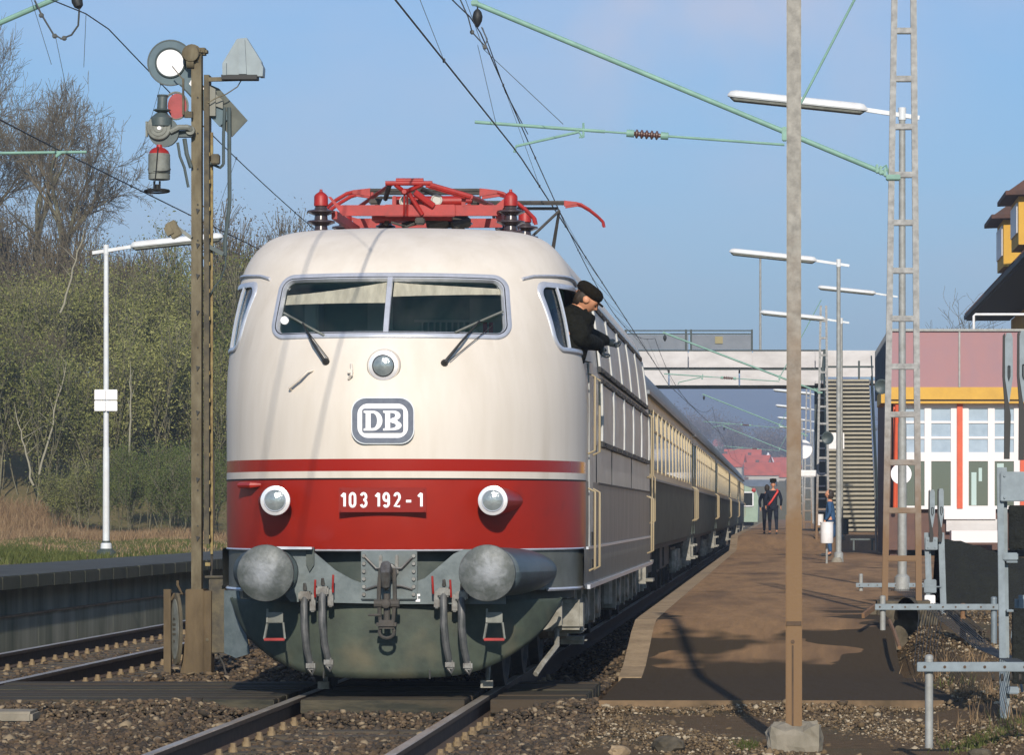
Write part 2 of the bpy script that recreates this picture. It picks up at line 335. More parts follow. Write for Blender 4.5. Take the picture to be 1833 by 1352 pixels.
# ---- far hill
def ridge(x): return 58 + 26 * math.sin(x * 0.0021 + 0.8) + 14 * math.sin(x * 0.0063 + 2)
M['hill'] = mat('wooded_hill', (0.016, 0.045, 0.075), 0.95, col2=(0.030, 0.055, 0.080), scale=0.012, contrast=(0.4, 0.6))  # distance haze put into the blue base colour
mb = MB(); rows = []
rng = random.Random(5)
for j in range(26):
    t = j / 25; y = 1900 + 1300 * t
    rows.append([(x, y, 30 + (ridge(x)) * smooth(0, 1, t) + rng.uniform(-1, 1) * 5 * t) for x in [-1700 + 22 * i for i in range(155)]])
mb.grid(rows); h = mb.build('hills', M['hill'], None, 60); tag(h, kind='structure')

# ---- paths / platform surfaces
M['asphalt'] = mat('brown_asphalt', (0.33, 0.200, 0.100), 0.92, spec=.08, detail=14, col2=(0.19, 0.118, 0.066), scale=2.2, contrast=(0.38, 0.68), stretch=(1.4, .16, 1), col3=(0.15, 0.095, 0.056), s3=1.0, c3=(.50, .70), bump=0.7, bscale=6, bdist=0.03)
# darker asphalt near the ramp foot and along both sides, noisy edge
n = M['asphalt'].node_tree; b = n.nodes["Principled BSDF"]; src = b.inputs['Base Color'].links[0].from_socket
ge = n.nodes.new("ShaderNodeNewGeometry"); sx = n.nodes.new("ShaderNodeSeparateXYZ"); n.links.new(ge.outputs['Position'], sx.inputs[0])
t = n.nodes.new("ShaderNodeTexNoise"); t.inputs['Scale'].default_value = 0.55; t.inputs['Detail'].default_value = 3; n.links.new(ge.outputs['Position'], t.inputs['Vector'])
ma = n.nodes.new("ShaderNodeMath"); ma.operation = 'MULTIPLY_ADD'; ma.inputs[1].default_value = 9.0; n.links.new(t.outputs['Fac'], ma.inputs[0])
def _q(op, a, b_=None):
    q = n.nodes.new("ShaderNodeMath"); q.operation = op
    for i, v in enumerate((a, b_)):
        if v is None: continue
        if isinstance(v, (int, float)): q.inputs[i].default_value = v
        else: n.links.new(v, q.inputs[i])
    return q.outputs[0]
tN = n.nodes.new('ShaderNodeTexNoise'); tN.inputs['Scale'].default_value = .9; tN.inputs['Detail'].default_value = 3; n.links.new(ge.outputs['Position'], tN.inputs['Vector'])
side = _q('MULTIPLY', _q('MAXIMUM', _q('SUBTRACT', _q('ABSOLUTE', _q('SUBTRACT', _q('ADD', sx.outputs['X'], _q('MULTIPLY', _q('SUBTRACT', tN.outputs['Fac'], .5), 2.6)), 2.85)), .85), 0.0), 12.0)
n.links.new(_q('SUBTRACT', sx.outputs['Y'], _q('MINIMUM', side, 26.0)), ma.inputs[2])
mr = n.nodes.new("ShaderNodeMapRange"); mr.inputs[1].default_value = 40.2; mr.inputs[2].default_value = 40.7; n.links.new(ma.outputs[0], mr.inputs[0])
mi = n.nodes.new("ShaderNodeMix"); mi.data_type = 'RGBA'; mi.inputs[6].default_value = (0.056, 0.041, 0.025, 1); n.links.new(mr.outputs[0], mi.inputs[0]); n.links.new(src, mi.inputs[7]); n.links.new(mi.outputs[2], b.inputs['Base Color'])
M['tar'] = mat('blue_grey_asphalt', (0.09, 0.098, 0.092), 0.9, spec=.15, detail=12, col2=(0.055, 0.058, 0.055), scale=2, bump=0.5, bscale=80, bdist=0.008)
M['coping'] = mat('coping_stone', (0.37, 0.275, 0.17), 0.9, spec=.1, detail=12, col2=(0.20, 0.145, 0.09), scale=2.5, contrast=(.38, .66), bump=0.3, bscale=30)
EDGE = 1.66
def pz(y):   # platform height along the track
    return -0.05 + 0.43 * smooth(33.8, 38.2, y) * 1.0 + 0.42 * smooth(108, 114, y)
mb = MB()
Y = [33.6 + .4 * i for i in range(13)] + [40, 44, 48, 50, 60, 80, 107] + [108 + i for i in range(8)] + [130, 180, 260, 420]
def xr(y): return 4.35 + 4.2 * smooth(47, 52, y)
rows = []
for y in Y:
    z = pz(y); e = EDGE + 0.22
    rows.append([(e, y, -0.6), (e, y, z - .001)] + [(e + (xr(y) - e) * k / 6, y, z) for k in range(7)] + [(xr(y) + .02, y, z - .6)])
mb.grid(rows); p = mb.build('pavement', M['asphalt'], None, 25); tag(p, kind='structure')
# coping stones along the platform edge
mb = MB(); y = 33.9
while y < 300:
    L = 1.0 if y < 125 else 8.0; g_ = 0.02
    z0, z1 = pz(y), pz(y + L)
    a = [(EDGE, y + g_, -0.35), (EDGE, y + g_, z0 + .004), (EDGE + .22, y + g_, z0 + .004), (EDGE + .22, y + g_, -0.35)]
    c_ = [(EDGE, y + L - g_, -0.35), (EDGE, y + L - g_, z1 + .004), (EDGE + .22, y + L - g_, z1 + .004), (EDGE + .22, y + L - g_, -0.35)]
    mb.add(a + c_, [(0, 1, 2, 3), (7, 6, 5, 4), (0, 4, 5, 1), (1, 5, 6, 2), (2, 6, 7, 3)]); y += L
cp = mb.build('kerb', M['coping'], None, 20); tag(cp, kind='structure')
# lower apron at the ramp foot with a thin edging strip
mb = MB(); mb.box((3.2, 31.75, -0.125), (3.0, 4.1, 0.15)); mb.box((4.9, 32.6, -0.125), (0.4, 2.4, 0.14))
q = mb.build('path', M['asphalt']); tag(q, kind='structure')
M['edgekerb'] = mat('dull_edging', (0.20, 0.135, 0.078), .9, col2=(.09, .065, .04), scale=2, contrast=(.4, .6), spec=.1)
mb = MB(); mb.box((3.1, 29.67, -0.092), (2.9, 0.05, 0.092), bev=.01)
q = mb.build('kerb', M['edgekerb']); tag(q, kind='structure')
# board crossing over the tracks
M['boards'] = mat('tarred_boards', (0.030, 0.031, 0.024), 0.8, spec=.15, detail=12, col2=(0.10, 0.085, 0.055), scale=3, stretch=(0.35, 7, 2), contrast=(0.42, 0.66), col3=(0.06, 0.045, 0.03), s3=1.5, c3=(.45, .6), bump=0.5, bscale=12, bdist=0.01)
mb = MB(); rng = random.Random(3)
for (x0, x1) in ((-9.5, -5.28), (-5.02, -3.9), (-3.62, -0.86), (-0.66, 0.66), (0.86, 1.6)):
    yy = 28.75
    while yy < 31.9:
        wd = 0.245
        mb.box(((x0 + x1) / 2, yy + wd / 2, -0.052 + rng.uniform(-.006, .006)), (x1 - x0 - rng.uniform(0, .02), wd - .008, 0.11), bev=.006); yy += wd
q = mb.build('path', M['boards'], None, 30); tag(q, kind='structure')
mb = MB()
for (x, l, hh) in ((-3.75, .38, .06), (-3.25, .28, .05), (-2.55, .32, .06)):
    mb.box((x, 28.69, -0.055), (l, .10, hh + .03), (0, 0, rng.uniform(-.03, .03)), bev=.015)
q = mb.build('kerb', M['concrete']); tag(q, kind='structure')
mb = MB()
for (x, y_, l, w_, z_) in ((-4.35, 27.75, 1.75, .30, -.075), (-2.95, 27.8, .75, .34, -.07), (-3.95, 27.2, 1.0, .26, -.115)):
    mb.box((x, y_, z_), (l, w_, .09), (0.02, 0, .01), bev=.02)
solo(mb, 'cable_duct', M['concrete'], 'flat concrete cable duct covers lying in the ballast in front of the board crossing', 'cable duct', (-3.9, 27.6, -.13))

# left platform
LE = -6.1
mb = MB(); yl = [12, 20, 30, 40, 60, 90, 140, 260, 420]
mb.grid([[(LE + .16, y, 0.76), (LE - 1.0, y, 0.765), (LE - 1.95, y, 0.755), (LE - 1.97, y, 0.3)] for y in yl])
q = mb.build('pavement', M['tar'], None, 20); tag(q, kind='structure')
M['edgeslab'] = mat('weathered_edge_slab', (0.10, 0.105, 0.075), 0.9, spec=.1, col2=(0.14, 0.135, 0.10), scale=2.5, bump=0.3, bscale=25, contrast=(.4, .75))
mb = MB(); mb.cur = 0; y = 12; rng = random.Random(8)
while y < 300:
    L = 1.0 if y < 110 else 10
    mb.box((LE + .02, y + L / 2, 0.675 + rng.uniform(-.004, .004)), (0.34, L - .015, 0.16), bev=.008 if y < 110 else 0)
    y += L
q = mb.build('kerb', M['edgeslab'], None, 30); tag(q, kind='structure')
mb = MB(); y = 12
while y < 300:
    L = 2.5 if y < 110 else 10
    mb.box((LE - .10, y + L / 2, 0.43), (0.2, L - .01, 0.33)); mb.box((LE - .06, y + L / 2, 0.02), (0.3, L - .012, 0.48))
    y += L
q = mb.build('platform_wall', M['concrete_old'], None, 20); tag(q, 'long stained concrete wall carrying the far left platform edge, with a ledge halfway up', 'wall')
mb = MB(); mb.box((LE - .03, 150, 0.268), (0.27, 276, 0.022)); mb.box((LE - .03, 150, 0.268), (0.2, 276, 0.02))
q = mb.build('ledge', M['coping'], q)
# grey path far left behind the platform
mb = MB()
mb.grid([[(x, y, 0.735 + hz(-22, 90) * 0) for x in (-34, -28, -22, -18.6 - (y - 84) * .06)] for y in (84, 92, 100, 106)])
for i, v in enumerate(mb.v): mb.v[i] = (v[0], v[1], hz(v[0], v[1]) + 0.05)
q = mb.build('path', M['tar'], None, 60); tag(q, kind='structure')

# ---- ballast
def stones(name, n, region, size, seed, m, zfun, flat=0.75, skip=None):
    rs = np.random.RandomState(seed)
    ico = bmesh.new(); bmesh.ops.create_icosphere(ico, subdivisions=1, radius=1); ico.verts.index_update()
    V0 = np.array([v.co[:] for v in ico.verts]); F0 = np.array([[v.index for v in f.verts] for f in ico.faces]); ico.free()
    pts = region(rs, n)
    if skip is not None: pts = np.array([p for p in pts if not skip(p)])
    n = len(pts)
    s = size[0] + (size[1] - size[0]) * rs.rand(n) ** 2.0
    jit = 1 + (rs.rand(n, len(V0), 1) - .5) * 0.85
    sc = np.stack([0.75 + .6 * rs.rand(n), .7 + .5 * rs.rand(n), flat * (.6 + .5 * rs.rand(n))], 1)[:, None, :] * s[:, None, None]
    a = rs.rand(n) * 6.28; tl = (rs.rand(n) - .5) * 1.2
    V = V0[None] * jit * sc
    ca, sa, ct, st = np.cos(a)[:, None], np.sin(a)[:, None], np.cos(tl)[:, None], np.sin(tl)[:, None]
    x, y, z = V[..., 0], V[..., 1], V[..., 2]
    x, z = x * ct - z * st, x * st + z * ct
    x, y = x * ca - y * sa, x * sa + y * ca
    zz = np.array([zfun(p[0], p[1]) for p in pts])[:, None] + (rs.rand(n)[:, None] - .35) * s[:, None]
    V = np.stack([x + pts[:, 0:1], y + pts[:, 1:2], z + zz], -1).reshape(-1, 3)
    F = (F0[None] + (np.arange(n) * len(V0))[:, None, None]).reshape(-1, 3)
    me = npmesh(name, V, F, m); o = bpy.data.objects.new(name, me); C.objects.link(o); return tag(o, kind='stuff')
def stonemat(name, cols, sc=14):
    m = bpy.data.materials.new(name); m.use_nodes = True; n = m.node_tree; b = n.nodes["Principled BSDF"]; b.inputs['Roughness'].default_value = .9
    ge = n.nodes.new("ShaderNodeNewGeometry"); r = n.nodes.new("ShaderNodeValToRGB"); r.color_ramp.interpolation = 'CONSTANT'
    els = r.color_ramp.elements; els[0].color = (*cols[0], 1); els[1].position = 1 / len(cols); els[1].color = (*cols[1], 1)
    for i, c in enumerate(cols[2:]): e = els.new((i + 2) / len(cols)); e.color = (*c, 1)
    n.links.new(ge.outputs['Random Per Island'], r.inputs['Fac'])
    t = n.nodes.new("ShaderNodeTexNoise"); t.inputs['Scale'].default_value = sc; mi = n.nodes.new("ShaderNodeMix"); mi.data_type = 'RGBA'; mi.blend_type = 'MULTIPLY'; mi.inputs[0].default_value = .7
    n.links.new(ge.outputs['Position'], t.inputs['Vector']); n.links.new(r.outputs['Color'], mi.inputs[6]); n.links.new(t.outputs['Fac'], mi.inputs[7]); n.links.new(mi.outputs[2], b.inputs['Base Color'])
    return m
M['ballast'] = stonemat('ballast_stone', [(0.145, 0.095, 0.05), (0.085, 0.058, 0.032), (0.19, 0.13, 0.072), (0.06, 0.043, 0.026), (0.115, 0.074, 0.04), (0.15, 0.105, 0.06), (0.045, 0.034, 0.021), (0.10, 0.073, 0.044), (0.34, 0.26, 0.16), (0.078, 0.053, 0.03), (0.13, 0.086, 0.048)])
M['pebble'] = stonemat('pebble', [(0.22, 0.15, 0.075), (0.15, 0.10, 0.048), (0.27, 0.19, 0.105), (0.11, 0.075, 0.04), (0.19, 0.125, 0.06), (0.50, 0.41, 0.28), (0.155, 0.108, 0.06)])
def reg(x0, x1, y0, y1, p=1.0): return lambda rs, n: np.stack([x0 + (x1 - x0) * rs.rand(n), y0 + (y1 - y0) * rs.rand(n) ** p], 1)
def zbal(x, y):
    # heaps a little between tracks, lower near the rails
    return -0.192 + (.105 * smooth(27.6, 28.5, y) if (y < 29 and abs(abs(x) - .75) > .2) else 0) + 0.02 * math.sin(x * 2.1 + 1) * math.sin(y * 1.3) + .085 * smooth(1.0, 1.5, abs(x)) * smooth(3.2, 2.9, -x)
def skp(p):
    return 28.55 < p[1] < 32.0 and p[0] > -9.5 or abs(abs(p[0]) - .755) < .06 or abs(abs(p[0] + 4.45) - .72) < .06
stones('ballast', 90000, reg(-8.2, 1.75, 21.5, 28.75), (.006, .031), 1, M['ballast'], zbal, skip=skp)
stones('ballast', 900, reg(-8.2, 1.6, 21.5, 28.3), (.03, .055), 21, M['ballast'], zbal, skip=skp)
stones('ballast', 34000, reg(-7.6, 1.6, 31.8, 62, 1.4), (.016, .046), 2, M['ballast'], zbal, flat=.6, skip=skp)
stones('ballast', 9000, reg(-7.4, -2.2, 60, 100), (.03, .06), 9, M['ballast'], zbal, flat=.6)
def zgr(x, y): return hz(x, y) + (.05 * smooth(28.6, 29.5, y) if y < 29.7 else 0) - 0.005 + 0.02 * math.sin(x * 3 + y)
stones('gravel', 30000, reg(1.6, 7.5, 21.5, 29.62), (.005, .017), 3, M['pebble'], zgr, flat=.8)
stones('gravel', 800, reg(1.6, 7.5, 21.5, 29.6), (.014, .040), 6, M['pebble'], zgr, flat=.8)
stones('gravel', 14000, reg(4.38, 7.5, 29.6, 46), (.006, .024), 4, M['pebble'], zgr, flat=.8)
M['mound'] = mat('grimy_stone', (.13, .11, .08), .9, col2=(.06, .052, .038), scale=6, bump=.5, bscale=20, spec=.1)
# some rocks
mbk = [(2.42, 24.6, .13), (2.1, 24.1, .07), (4.5, 23.6, .09), (4.35, 22.9, .05)]
for i, (x, y_, s_) in enumerate(mbk):
    bm = bmesh.new(); bmesh.ops.create_icosphere(bm, subdivisions=2, radius=s_)
    rr = random.Random(i)
    for v in bm.verts: v.co = Vector((v.co.x * 1.2, v.co.y * .8, v.co.z * .6)) * (1 + rr.uniform(-.18, .18))
    me = bpy.data.meshes.new('rock'); bm.to_mesh(me); bm.free(); me.materials.append(M['mound'] if i != 1 else M['coping'])
    o = bpy.data.objects.new('rock', me); C.objects.link(o); o.location = (x, y_, -0.10); o.rotation_euler.z = rr.uniform(0, 6)
    tag(o, ['large dark angular stone on the gravel left of the concrete pole footing', 'small pale flat stone on the gravel beside the large dark one', 'brown lump of stone right of the concrete pole footing', 'small stone at the lower edge just right of the pole footing'][i], 'stone')

# ---- tracks
M['railside'] = mat('rusty_rail', (0.095, 0.058, 0.034), 0.85, col2=(0.055, 0.036, 0.022), scale=10)
M['railhead'] = mat('polished_rail_head', (0.40, 0.37, 0.32), 0.45, 0.35, col2=(0.26, 0.21, 0.15), scale=6, stretch=(1, .2, 1))
M['sleeper'] = mat('dark_timber_sleeper', (0.045, 0.038, 0.028), 0.9, col2=(0.085, 0.068, 0.045), scale=5, stretch=(.3, 4, 1), bump=.4, bscale=14)
M['clip'] = mat('rail_screw', (0.24, 0.175, 0.095), 0.8, col2=(0.13, 0.09, 0.05), scale=20)
def rail_mb(xc, y0, y1):
    pr = [(-.0625, -.172), (.0625, -.172), (.0625, -.160), (.012, -.142), (.010, -.045), (.035, -.034), (.036, -.004), (.028, 0), (-.028, 0), (-.036, -.004), (-.035, -.034), (-.010, -.045), (-.012, -.142), (-.0625, -.160)]
    mb = MB(); n = len(pr)
    vs = [(xc + a, y0, b) for a, b in pr] + [(xc + a, y1, b) for a, b in pr]
    for i in range(n):
        mb.cur = 1 if i in (6, 7, 8) else 0
        o = [vs[i], vs[n + i], vs[n + (i + 1) % n], vs[(i + 1) % n]]; mb.add(o, [(0, 1, 2, 3)])
    return mb
def track(xc, hg, label, y0, y1, nind, zz=0):
    t = thing('railway_track', (xc, y0, -.13), label, 'railway track', 'tracks through the station')
    for s in (-1, 1): rail_mb(xc + s * hg, y0, y1).build('rail', [M['railside'], M['railhead']], t, 20)
    proto = None; y = y0 + .3
    for i in range(nind):
        if proto is None:
            mb = MB(); mb.box((xc, y, -.235), (2.6, .26, .13), bev=.012); proto = mb.build('sleeper', M['sleeper'], t)
            for s in (-1, 1):
                for q in (-1, 1):
                    c = (xc + s * hg + q * .118, y, -.17); mb = MB(); mb.cyl(c, (c[0], c[1], -.135), .034, .032, 10); mb.cyl((c[0], c[1], -.135), (c[0], c[1], -.105), .024, .021, 8); mb.build('rail_screw', M['clip'], proto)
            base = y
        else:
            c = copy_tree(proto, None, t); c.location = (0, y - base, 0)
        y += .63
    return t
track(0.0, .755, 'track the electric locomotive stands on, its rails running out below the front apron', 21.0, 260, 24)
track(-4.45, .72, 'empty left-hand track between the signal and the far concrete platform', 26.0, 260, 48)
# ================================================================== LOCOMOTIVE
def interp(tab, x):
    if x <= tab[0][0]: return tab[0][1]
    for (a, va), (b, vb) in zip(tab, tab[1:]):
        if x <= b: t = (x - a) / (b - a); return va + (vb - va) * t
    return tab[-1][1]
def catmull(tab, x):
    xs_ = [t[0] for t in tab]; ys_ = [t[1] for t in tab]
    if x <= xs_[0]: return ys_[0]
    if x >= xs_[-1]: return ys_[-1]
    i = max(k for k in range(len(xs_)) if xs_[k] <= x); i = min(i, len(xs_) - 2)
    def sl(k):
        if k <= 0: return (ys_[1] - ys_[0]) / (xs_[1] - xs_[0])
        if k >= len(xs_) - 1: return (ys_[-1] - ys_[-2]) / (xs_[-1] - xs_[-2])
        return (ys_[k + 1] - ys_[k - 1]) / (xs_[k + 1] - xs_[k - 1])
    h_ = xs_[i + 1] - xs_[i]; t = (x - xs_[i]) / h_; m0, m1 = sl(i) * h_, sl(i + 1) * h_
    return (2*t**3 - 3*t*t + 1) * ys_[i] + (t**3 - 2*t*t + t) * m0 + (-2*t**3 + 3*t*t) * ys_[i + 1] + (t**3 - t*t) * m1
WT = [(0.80, 1.50), (1.20, 1.52), (2.0, 1.52), (2.6, 1.52), (3.0, 1.485), (3.2, 1.462), (3.4, 1.43), (3.56, 1.388), (3.69, 1.322), (3.78, 1.245), (3.84, 1.165), (3.885, 1.045), (3.915, .89), (3.935, .70), (3.945, .45), (3.95, 0.0)]
YT = [(0.80, 29.06), (1.20, 28.90), (1.5, 28.82), (2.0, 28.76), (2.4, 28.78), (2.8, 28.91), (3.0, 29.02), (3.2, 29.16), (3.47, 29.38), (3.62, 29.54), (3.75, 29.76), (3.85, 30.02), (3.91, 30.32), (3.94, 30.7), (3.95, 31.2)]
NEXP, YC = 2.06, 30.75
def W(z): return catmull(WT, z) if z < 3.915 else interp([(3.915, catmull(WT, 3.915)), *[p for p in WT if p[0] > 3.915]], z)
def Y0(z): return catmull(YT, z)
def YCz(z): return max(YC, Y0(z) + .45)
def F(x, z):
    w_ = max(W(z), 1e-3); q = min(1, abs(x) / w_); y0, yc = Y0(z), YCz(z)
    return y0 + (yc - y0) * (1 - (1 - q ** NEXP) ** (1 / NEXP))
def plan(z, a, dy=0):
    """a in [-1,1] -> point on the front shell, side to side"""
    w_ = W(z); th = a * math.pi / 2; s_, c_ = abs(math.sin(th)), abs(math.cos(th))
    x = w_ * (s_ ** (2 / NEXP)) * (1 if a >= 0 else -1); y0, yc = Y0(z), YCz(z)
    return Vector((x, yc - (yc - y0) * c_ ** (2 / NEXP) + dy, z))
def Fn(x, z):
    e = .004; p = Vector((x, F(x, z), z)); u = Vector((x + e, F(x + e, z), z)) - Vector((x - e, F(x - e, z), z)); v = Vector((x, F(x, z + e), z + e)) - Vector((x, F(x, z - e), z - e))
    nn = u.cross(v).normalized(); return nn if nn.y < 0 else -nn
# window outlines in (x,z)
def rr_poly(x0, x1, z0, z1, r, n=8, lean0=0.0, lean1=0.0):
    out = []
    for (cx, cz, a0) in ((x1 - r, z1 - r, 0), (x0 + r, z1 - r, 90), (x0 + r, z0 + r, 180), (x1 - r, z0 + r, 270)):
        for i in range(n + 1):
            a = R(a0 + 90 * i / n); out.append([cx + r * math.cos(a), cz + r * math.sin(a)])
    for p in out:
        t = (p[1] - z0) / (z1 - z0); p[0] += (lean0 if p[0] < (x0 + x1) / 2 else lean1) * t
    # densify straight runs
    res = []
    for i, p in enumerate(out):
        q = out[(i + 1) % len(out)]; d = math.hypot(q[0] - p[0], q[1] - p[1]); k = max(1, int(d / .05))
        for j in range(k): res.append((p[0] + (q[0] - p[0]) * j / k, p[1] + (q[1] - p[1]) * j / k))
    return res
def inside(poly, x, y):
    c = False; n = len(poly); j = n - 1
    for i in range(n):
        if (poly[i][1] > y) != (poly[j][1] > y) and x < (poly[j][0] - poly[i][0]) * (y - poly[i][1]) / (poly[j][1] - poly[i][1]) + poly[i][0]: c = not c
        j = i
    return c
def offs(poly, d):
    n = len(poly); out = []
    A = sum(poly[i][0] * poly[(i + 1) % n][1] - poly[(i + 1) % n][0] * poly[i][1] for i in range(n)); sg = 1 if A > 0 else -1
    for i in range(n):
        a, b, c = poly[i - 1], poly[i], poly[(i + 1) % n]
        tx, ty = c[0] - a[0], c[1] - a[1]; L = math.hypot(tx, ty) or 1
        out.append((b[0] + sg * ty / L * d, b[1] - sg * tx / L * d))
    return out
wsh = rr_poly(-.945, .945, 2.965, 3.425, .085, lean0=.05, lean1=-.05)
# side window outline in (y, z), on both flanks
swd = rr_poly(29.90, 31.02, 2.89, 3.40, .10, lean0=-.0, lean1=-.10)
swf = [(a, b) for a, b in swd]
def side_pt(sgn, y, z, off=0.0):
    y0, yc, w_ = Y0(z), YCz(z), W(z)
    if y >= yc: x = w_
    else:
        q = max(0.0, min(1.0, (yc - y) / (yc - y0))); x = w_ * (1 - q ** NEXP) ** (1 / NEXP)
    return Vector((sgn * (x + off), y - off * .35 * (1 if y < yc else 0), z))

loco = thing('locomotive', (0, 38, 0), 'cream and red electric locomotive with rounded nose and red pantograph, heading the train', 'locomotive')
zs = [.80, .86, .93, 1.0, 1.07, 1.14, 1.205, 1.206] + [1.25 + .05 * i for i in range(11)] + [1.78, 1.781, 1.81, 1.842, 1.843, 1.89, 1.94, 1.941] + [1.96 + .018 * i for i in range(86)]
zs = [z for z in zs if z < 3.50] + [3.50 + .02 * i for i in range(14)] + [3.79, 3.81, 3.83, 3.85, 3.87, 3.885, 3.90, 3.912, 3.924, 3.935, 3.941, 3.946, 3.9485, 3.95]
def zone(z):
    if z < 1.2055: return 3
    if z < 1.78: return 1
    if z < 1.8425: return 0
    if z < 1.9405: return 2
    return 0
NA = 150
mb = MB(); lower = MB(); lower2 = MB()
aa = [math.copysign(abs(-1 + 2 * i / NA) ** 1.0, -1 + 2 * i / NA) for i in range(NA + 1)]
body_y1 = 45.9
rowsP = []
for z in zs:
    row = [plan(z, a) for a in aa]
    rowsP.append(row)
for mbx, cond in ((mb, lambda z: True),):
    for i in range(len(zs) - 1):
        zc = (zs[i] + zs[i + 1]) / 2; mb.cur = zone(zc)
        for j in range(NA):
            q = [rowsP[i][j], rowsP[i][j + 1], rowsP[i + 1][j + 1], rowsP[i + 1][j]]
            c = sum(q, Vector()) / 4
            if 2.8 < c.z < 3.5:
                if abs(c.x) < 1.1 and inside(offs(wsh, .012), c.x, c.z) and c.y < 30: continue
                if abs(c.x) > 1.0 and inside(offs(swf, .012), c.y, c.z): continue
            if zone(zc) == 3:
                continue
            mb.add(q, [(0, 1, 2, 3)])
# merge duplicates later
def ring(z_list, y0, y1, sgn, n=1): pass
# sides + roof: prism from YCz to body_y1 (left side, roof, right side)
prof = [(-W(z), z) for z in zs if z >= 1.2055] + [(W(z), z) for z in reversed(zs) if z >= 1.2055][1:]
sides = MB()
def sec(y):
    return [Vector((x, y, z)) for x, z in prof]
st = [None] + [31.05, 32, 33] + [35 + 1.5 * i for i in range(7)] + [body_y1]
prev = [Vector((x, YCz(z), z)) for x, z in prof]
for y in st[1:]:
    cur = sec(y)
    for i in range(len(prof) - 1):
        zc = (prof[i][1] + prof[i + 1][1]) / 2
        c = (prev[i] + cur[i + 1]) / 2
        q = [prev[i], prev[i + 1], cur[i + 1], cur[i]]
        if y == 31.05 and inside(swf, min(prev[i].y + .1, 31.0), zc) and abs(prof[i][0]) > 1.2: continue
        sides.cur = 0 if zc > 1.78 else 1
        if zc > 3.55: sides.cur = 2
        sides.add(q, [(0, 1, 2, 3)])
    prev = cur
def merged(mb, name, mats, parent, ang=40, solid=0.0):
    o = mb.build(name, mats, parent, ang)
    bm = bmesh.new(); bm.from_mesh(o.data); bmesh.ops.remove_doubles(bm, verts=bm.verts, dist=0.0006); bmesh.ops.recalc_face_normals(bm, faces=bm.faces)
    bm.to_mesh(o.data); bm.free(); o.data.set_sharp_from_angle(angle=R(ang)); return o
front = merged(mb, 'cab_front', [M['cream'], M['red'], M['red_band'], M['dkgrey']], loco)
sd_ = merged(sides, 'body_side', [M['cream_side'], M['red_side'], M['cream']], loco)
# recessed buffer beam shell and side skirt
mb = MB()
for zl in ((1.205, 0.80),):
    P = []
    for k in range(9):
        z = 1.215 - .43 * k / 8; row = []
        for a in aa[::3]:
            p = plan(1.15, a, .16); p.x *= .93; p.z = z; row.append(p)
        P.append(row)
    mb.grid(P)
mb.build('beam_recess', M['dkgrey'], loco)
mb = MB()
for s in (-1, 1):
    P = []
    zz = [(1.21, 1.522), (1.19, 1.53), (1.05, 1.53), (.90, 1.525), (.885, 1.535), (.86, 1.535)]
    for z, x in zz: P.append([(s * x, y, z) for y in (30.35, 30.8, 34, 38, 42, body_y1)])
    mb.grid(P)
    # curved front corner of the skirt
    P = []
    for z in (1.205, 1.12, 1.0, .93, .87):
        P.append([Vector((s * abs(plan(1.2, a).x) * .995, plan(1.2, a).y + .02, z)) for a in [.50 + .5 * k / 10 for k in range(11)]])
    mb.grid(P)
mb.build('side_skirt', M['skirt'], loco)
mb = MB()
for s in (-1, 1):
    mb.beam((s * 1.545, 30.75, .872), (s * 1.545, body_y1, .872), .03, .035); mb.beam((s * 1.535, 30.75, 1.205), (s * 1.535, body_y1, 1.205), .02, .022)
    mb.tube([Vector((s * abs(plan(1.2, a).x) * 1.0, plan(1.2, a).y + .0, .872)) for a in [.62 + .38 * k / 8 for k in range(9)]], .016, 6)
mb.build('skirt_trim', M['trim'], loco)
# lip under the red band and the dark seam over it
mb = MB()
mb.tube([plan(1.205, a, .005) for a in aa[4:-4:3]], .010, 6)
mb.build('lip_trim', M['trim'], loco)
mb = MB(); mb.tube([plan(1.781, a, -.003) for a in aa[::2]], .0065, 6); mb.build('seam', M['black'], loco)
# rear end cap of the body
mb = MB(); cap = [Vector((x, body_y1, z)) for x, z in prof]; mb.add(cap + [Vector((0, body_y1, 2.2))], [(i, i + 1, len(cap)) for i in range(len(cap) - 1)])
mb.prism([(-1.5, body_y1 - .02, .85), (1.5, body_y1 - .02, .85), (1.5, body_y1 - .02, 1.25), (-1.5, body_y1 - .02, 1.25)], (0, .05, 0))
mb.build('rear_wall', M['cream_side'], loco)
# rear cab bulge (seen only from the side)
mb = MB(); P = []
for z in zs[6::4]:
    P.append([Vector((plan(z, a).x * .97, body_y1 + .02 + max(0, (30.75 - plan(z, a).y)) * .75, z - .03)) for a in aa[::5]])
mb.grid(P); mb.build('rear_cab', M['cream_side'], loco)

# ---- frames and glass
def frame(poly_in, wd, mapf, name, m, parent, thick=.014):
    """ring around an outline; mapf(u,v,off)->3D"""
    mb = MB(); n = len(poly_in)
    prof_ = [(-.006, -.03), (-.004, thick * .7), (wd * .25, thick), (wd * .75, thick), (wd, thick * .4), (wd + .002, -.01)]
    rings = []
    for d, o in prof_:
        pl = offs(poly_in, d); rings.append([mapf(u, v, o) for u, v in pl])
    P = [r_ + [r_[0]] for r_ in rings]; mb.grid(P)
    return mb.build(name, m, parent, 50)
def fmap(u, v, o): return Vector((u, F(u, v), v)) + Fn(u, v) * o
wf = frame(wsh, .046, fmap, 'windscreen_frame', M['trim'], loco)
